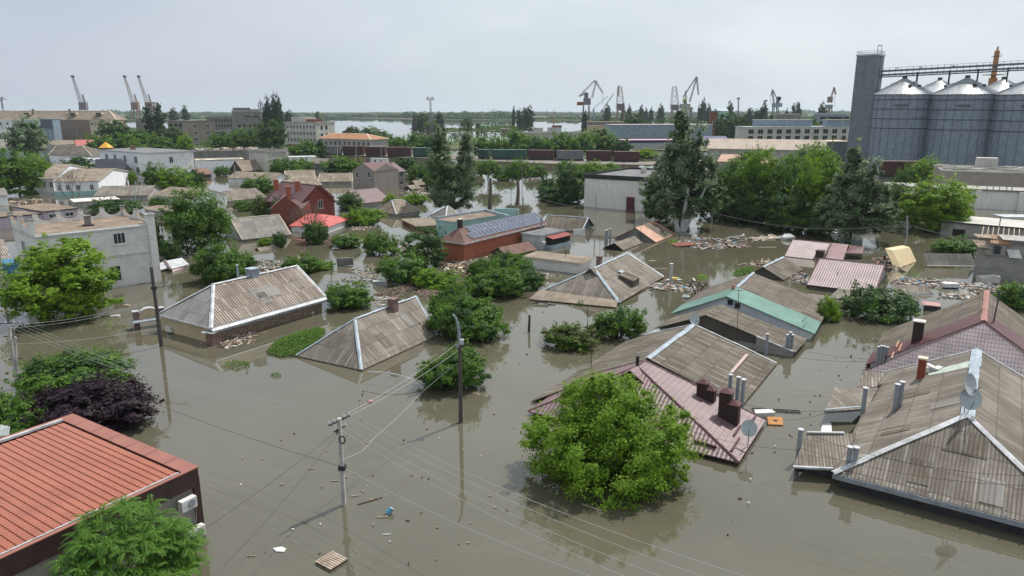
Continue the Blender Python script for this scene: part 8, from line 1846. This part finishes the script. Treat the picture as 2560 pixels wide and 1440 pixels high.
heap('litter caught between pyramid roof and post', [(1590, 715), (1660, 690), (1740, 700), (1770, 715), (1730, 728), (1650, 722), (1600, 735)], 260, 13, MIX, (.4, 1.7), .5, wide=.4)
heap('litter around the small dark gabled shed', [(1990, 690), (2020, 682), (2022, 700), (2000, 712), (1975, 718)], 150, 14, MIX, (.4, 1.6), .7, wide=.4)
heap('thin litter left of the farther mauve roof', [(1850, 662), (1890, 650), (1950, 650), (1960, 662), (1900, 668)], 60, 15, WD, (.4, 1.8), .25)
heap('debris pile at the overturned yellowish panel', [(2200, 668), (2215, 645), (2245, 648), (2250, 668), (2225, 678)], 130, 16, MIX + [M_REDP], (.5, 2.6), 1.2, wide=.5, tilt=.8)
heap('litter drift across the water right of the mauve roof', [(2220, 702), (2260, 697), (2380, 702), (2440, 715), (2380, 722), (2250, 712)], 280, 17, MIX + [M_BRWNBR], (.4, 2.0), .35, wide=.4)
heap('litter below the ruined block house', [(2370, 745), (2400, 720), (2480, 712), (2560, 712), (2540, 728), (2440, 738)], 300, 18, LT + [M_DWOOD, M_GREYM], (.4, 1.9), .5, wide=.3)
heap('heap of plastic and junk left of the striped roof ridge', [(620, 665), (640, 655), (700, 652), (712, 668), (665, 678)], 160, 19, MIX + [M_GREEN], (.4, 1.6), .7, wide=.4)
heap('pale rubbish along the foot of the white mansion', [(285, 708), (395, 700), (400, 706), (290, 716)], 70, 20, LT, (.2, .6), .1)
heap('debris along the houses behind the mansion at left', [(20, 508), (95, 495), (105, 512), (30, 520)], 130, 21, LT + [M_ORPL], (.5, 2.5), 1.0, wide=.6)
heap('debris right of the two storey grey house', [(1010, 480), (1060, 470), (1085, 485), (1040, 492)], 150, 22, WD + LT, (.5, 2.5), .8, wide=.4)
heap('white wreckage behind the open water', [(1310, 450), (1340, 443), (1362, 447), (1335, 455)], 90, 23, LT, (.6, 3.0), 1.2, wide=.6)
heap('litter between the red roof and bushes', [(870, 566), (905, 560), (915, 572), (880, 578)], 90, 24, WD, (.4, 1.8), .4)
heap('litter in the channel left of the tall dark tree', [(1000, 606), (1020, 600), (1030, 640), (1010, 645)], 60, 25, LT, (.3, 1.2), .15)
heap('fine scraps scattered over the foreground water', [(560, 1120), (900, 960), (1260, 900), (1300, 1250), (1150, 1420), (640, 1430)], 70, 26, [M_WPLAS, M_TWIG, M_PLANK, M_DWOOD], (.06, .22), .02, wide=.06)
heap('sparse scraps over the water in the centre', [(1280, 780), (1660, 730), (1650, 900), (1300, 980)], 40, 27, [M_WPLAS, M_TWIG, M_DWOOD], (.08, .3), .02, wide=.08)
heap('sparse scraps on the channel at the right', [(1960, 880), (2150, 880), (2060, 1040), (1930, 1300), (1760, 1420), (1900, 1000)], 40, 28, [M_WPLAS, M_TWIG, M_DWOOD], (.06, .25), .02, wide=.08)
def blob(px, py, s_, m, label, name='plastic_bag', cat='bag'):
    rg = np.random.default_rng(int(px)); p = W(px, py, s_ * .3); mb = MB(); n = 8
    R_ = rg.uniform(.75, 1.15, (4, n)); 
    def q(i, j): a = 2 * math.pi * j / n; e = -.4 + 1.97 * i / 3; r_ = s_ * R_[i, j % n]; return p + np.array((math.cos(a) * math.cos(e) * r_ * 1.3, math.sin(a) * math.cos(e) * r_, math.sin(e) * r_ * .7))
    for i in range(3):
        for j in range(n): mb.poly([q(i, j), q(i, (j + 1) % n), q(i + 1, (j + 1) % n), q(i + 1, j)], m)
    solo(name, mb, label, cat, 'floating bags')
blob(982, 697, .6, M_GREYR, 'grey balled plastic sheet at the foot of the broad bush'); blob(1000, 706, .4, M_BPLAS, 'light blue ball beside the grey plastic', 'ball', 'ball'); blob(1022, 700, .45, M_WPLAS, 'white plastic bag right of the blue ball')
blob(774, 781, .5, M_WPLAS, 'white bag floating under the striped roof wall'); blob(748, 788, .35, M_DARK, 'black bag floating under the striped roof wall'); blob(636, 656, .5, M_DARK, 'black bag on the junk heap above the striped roof')
blob(1715, 742, .45, M_WPLAS, 'white bag under the litter line in the middle'); blob(1735, 722, .4, M_WPLAS, 'white bag on the litter line in the middle'); blob(1685, 700, .5, plain('yellow_plastic', (.65, .45, .05), .5), 'yellow bag on the litter line'); blob(1970, 594, 1.0, M_WPLAS, 'white bag at the right tip of the long debris raft'); blob(390, 697, .4, M_WPLAS, 'white jug floating at the right corner of the mansion', 'jug', 'jug')
blob(1497, 906, .3, M_WPLAS, 'white bag floating below the green bush'); blob(925, 1003, .18, plain('pink_plastic', (.6, .25, .28), .6), 'pink scrap floating left of the street lamp cables', 'plastic_scrap', 'scrap')
# white shed wreck right of the mansion
mb = MB(); mb.slab([W(385, 665, .6), W(412, 652, .9), W(425, 668, .5), W(398, 676, .3)], .1, M_WMET); mb.slab([W(414, 652, 1.0), W(455, 644, 1.0), W(472, 660, .5), W(428, 672, .5)], .1, M_WMET); mb.beam(W(411, 650, 1.0), W(428, 674, .5), .25, .15, M_MAROON); mb.slab([W(430, 674, .35), W(474, 661, .35), W(468, 668, .05), W(432, 680, .05)], .1, plain('dusty_pink', (.45, .33, .33), .8)); solo('collapsed_shed', mb, 'collapsed white sheet roof of a shed right of the mansion', 'shed')
p = W(863, 654, .6); mb = MB(); mb.box(p, 2.4, .3, 1.1, M_DCONC, 0, .05); solo('rusty_tank', mb, 'dark brown metal panel standing in the water above the laths', 'panel')
mb = MB(); p = W(15, 672, 1.0); mb.box(p, 5, 3, 2.2, plain('blue_tarp', (.05, .18, .36), .6, .2), .1); solo('blue_container', mb, 'blue container at the left edge beside the mansion', 'container')
mb = MB(); q = [W(-60, 600, 2.5), W(8, 598, 2.5), W(30, 650, 1.4), W(-60, 660, 1.4)]; mb.slab(q, .12, M_SLATE2); solo('sunken_roof', mb, 'streaky slate roof at the left edge beside the mansion', 'roof')
mb = MB(); p = W(2290, 745, .3)
for k in (0, .55): mb.tube(W(2278, 785, 0) + (k, 0, -.4), W(2278, 785, 0) + (k, 0, 1.3), .16, .16, M_GREYM, 9)
solo('vent_pipe', mb, 'pair of grey pipes in the water left of the big maroon bordered roof', 'pipe', 'grey vent pipes')
mb = MB(); mb.slab([W(2305, 752, .8), W(2350, 757, .8), W(2352, 766, .6), W(2308, 762, .6)], .1, plain('dull_pink_sheet', (.42, .25, .23), .7)); mb.box(W(2330, 772, .2), 1.8, .2, .8, M_DARK, -.1); solo('shed', mb, 'low dull pink shed roof behind the big slate roof at right', 'shed')
mb = MB(); mb.box(W(2375, 712, .4), 1.9, 1.0, .5, M_WPLAS, -.1); mb.box(W(2375, 716, .2), 1.8, .9, .3, plain('dark_blue_plastic', (.03, .05, .2), .5), -.1); solo('chest_freezer', mb, 'white and blue chest freezer floating in the litter at right', 'freezer')
mb = MB(); mb.box(W(2470, 698, .5), 2.4, 1.3, .9, M_CONC, -.15, .1); solo('water_tank', mb, 'pale grey box tank floating at the ruined block house', 'tank')

# ------------------------------------------------------------------ haze
M_HAZE = bpy.data.materials.new('haze_air'); M_HAZE.use_nodes = True; nt = M_HAZE.node_tree; nt.nodes.remove(nt.nodes['Principled BSDF'])
pv = nt.nodes.new('ShaderNodeVolumePrincipled'); pv.inputs['Density'].default_value = 0.00007; pv.inputs['Color'].default_value = (.80, .90, 1.0, 1); pv.inputs['Anisotropy'].default_value = 0.2
nt.links.new(pv.outputs[0], nt.nodes['Material Output'].inputs['Volume'])
hz = MB(); hz.box((0, 3900, 34.5), 19000, 9000, 73, M_HAZE); o = hz.build('haze'); o['kind'] = 'stuff'; o['label'] = 'pale bluish haze over the flooded town and river'
for s_ in FITLOG: print(s_)
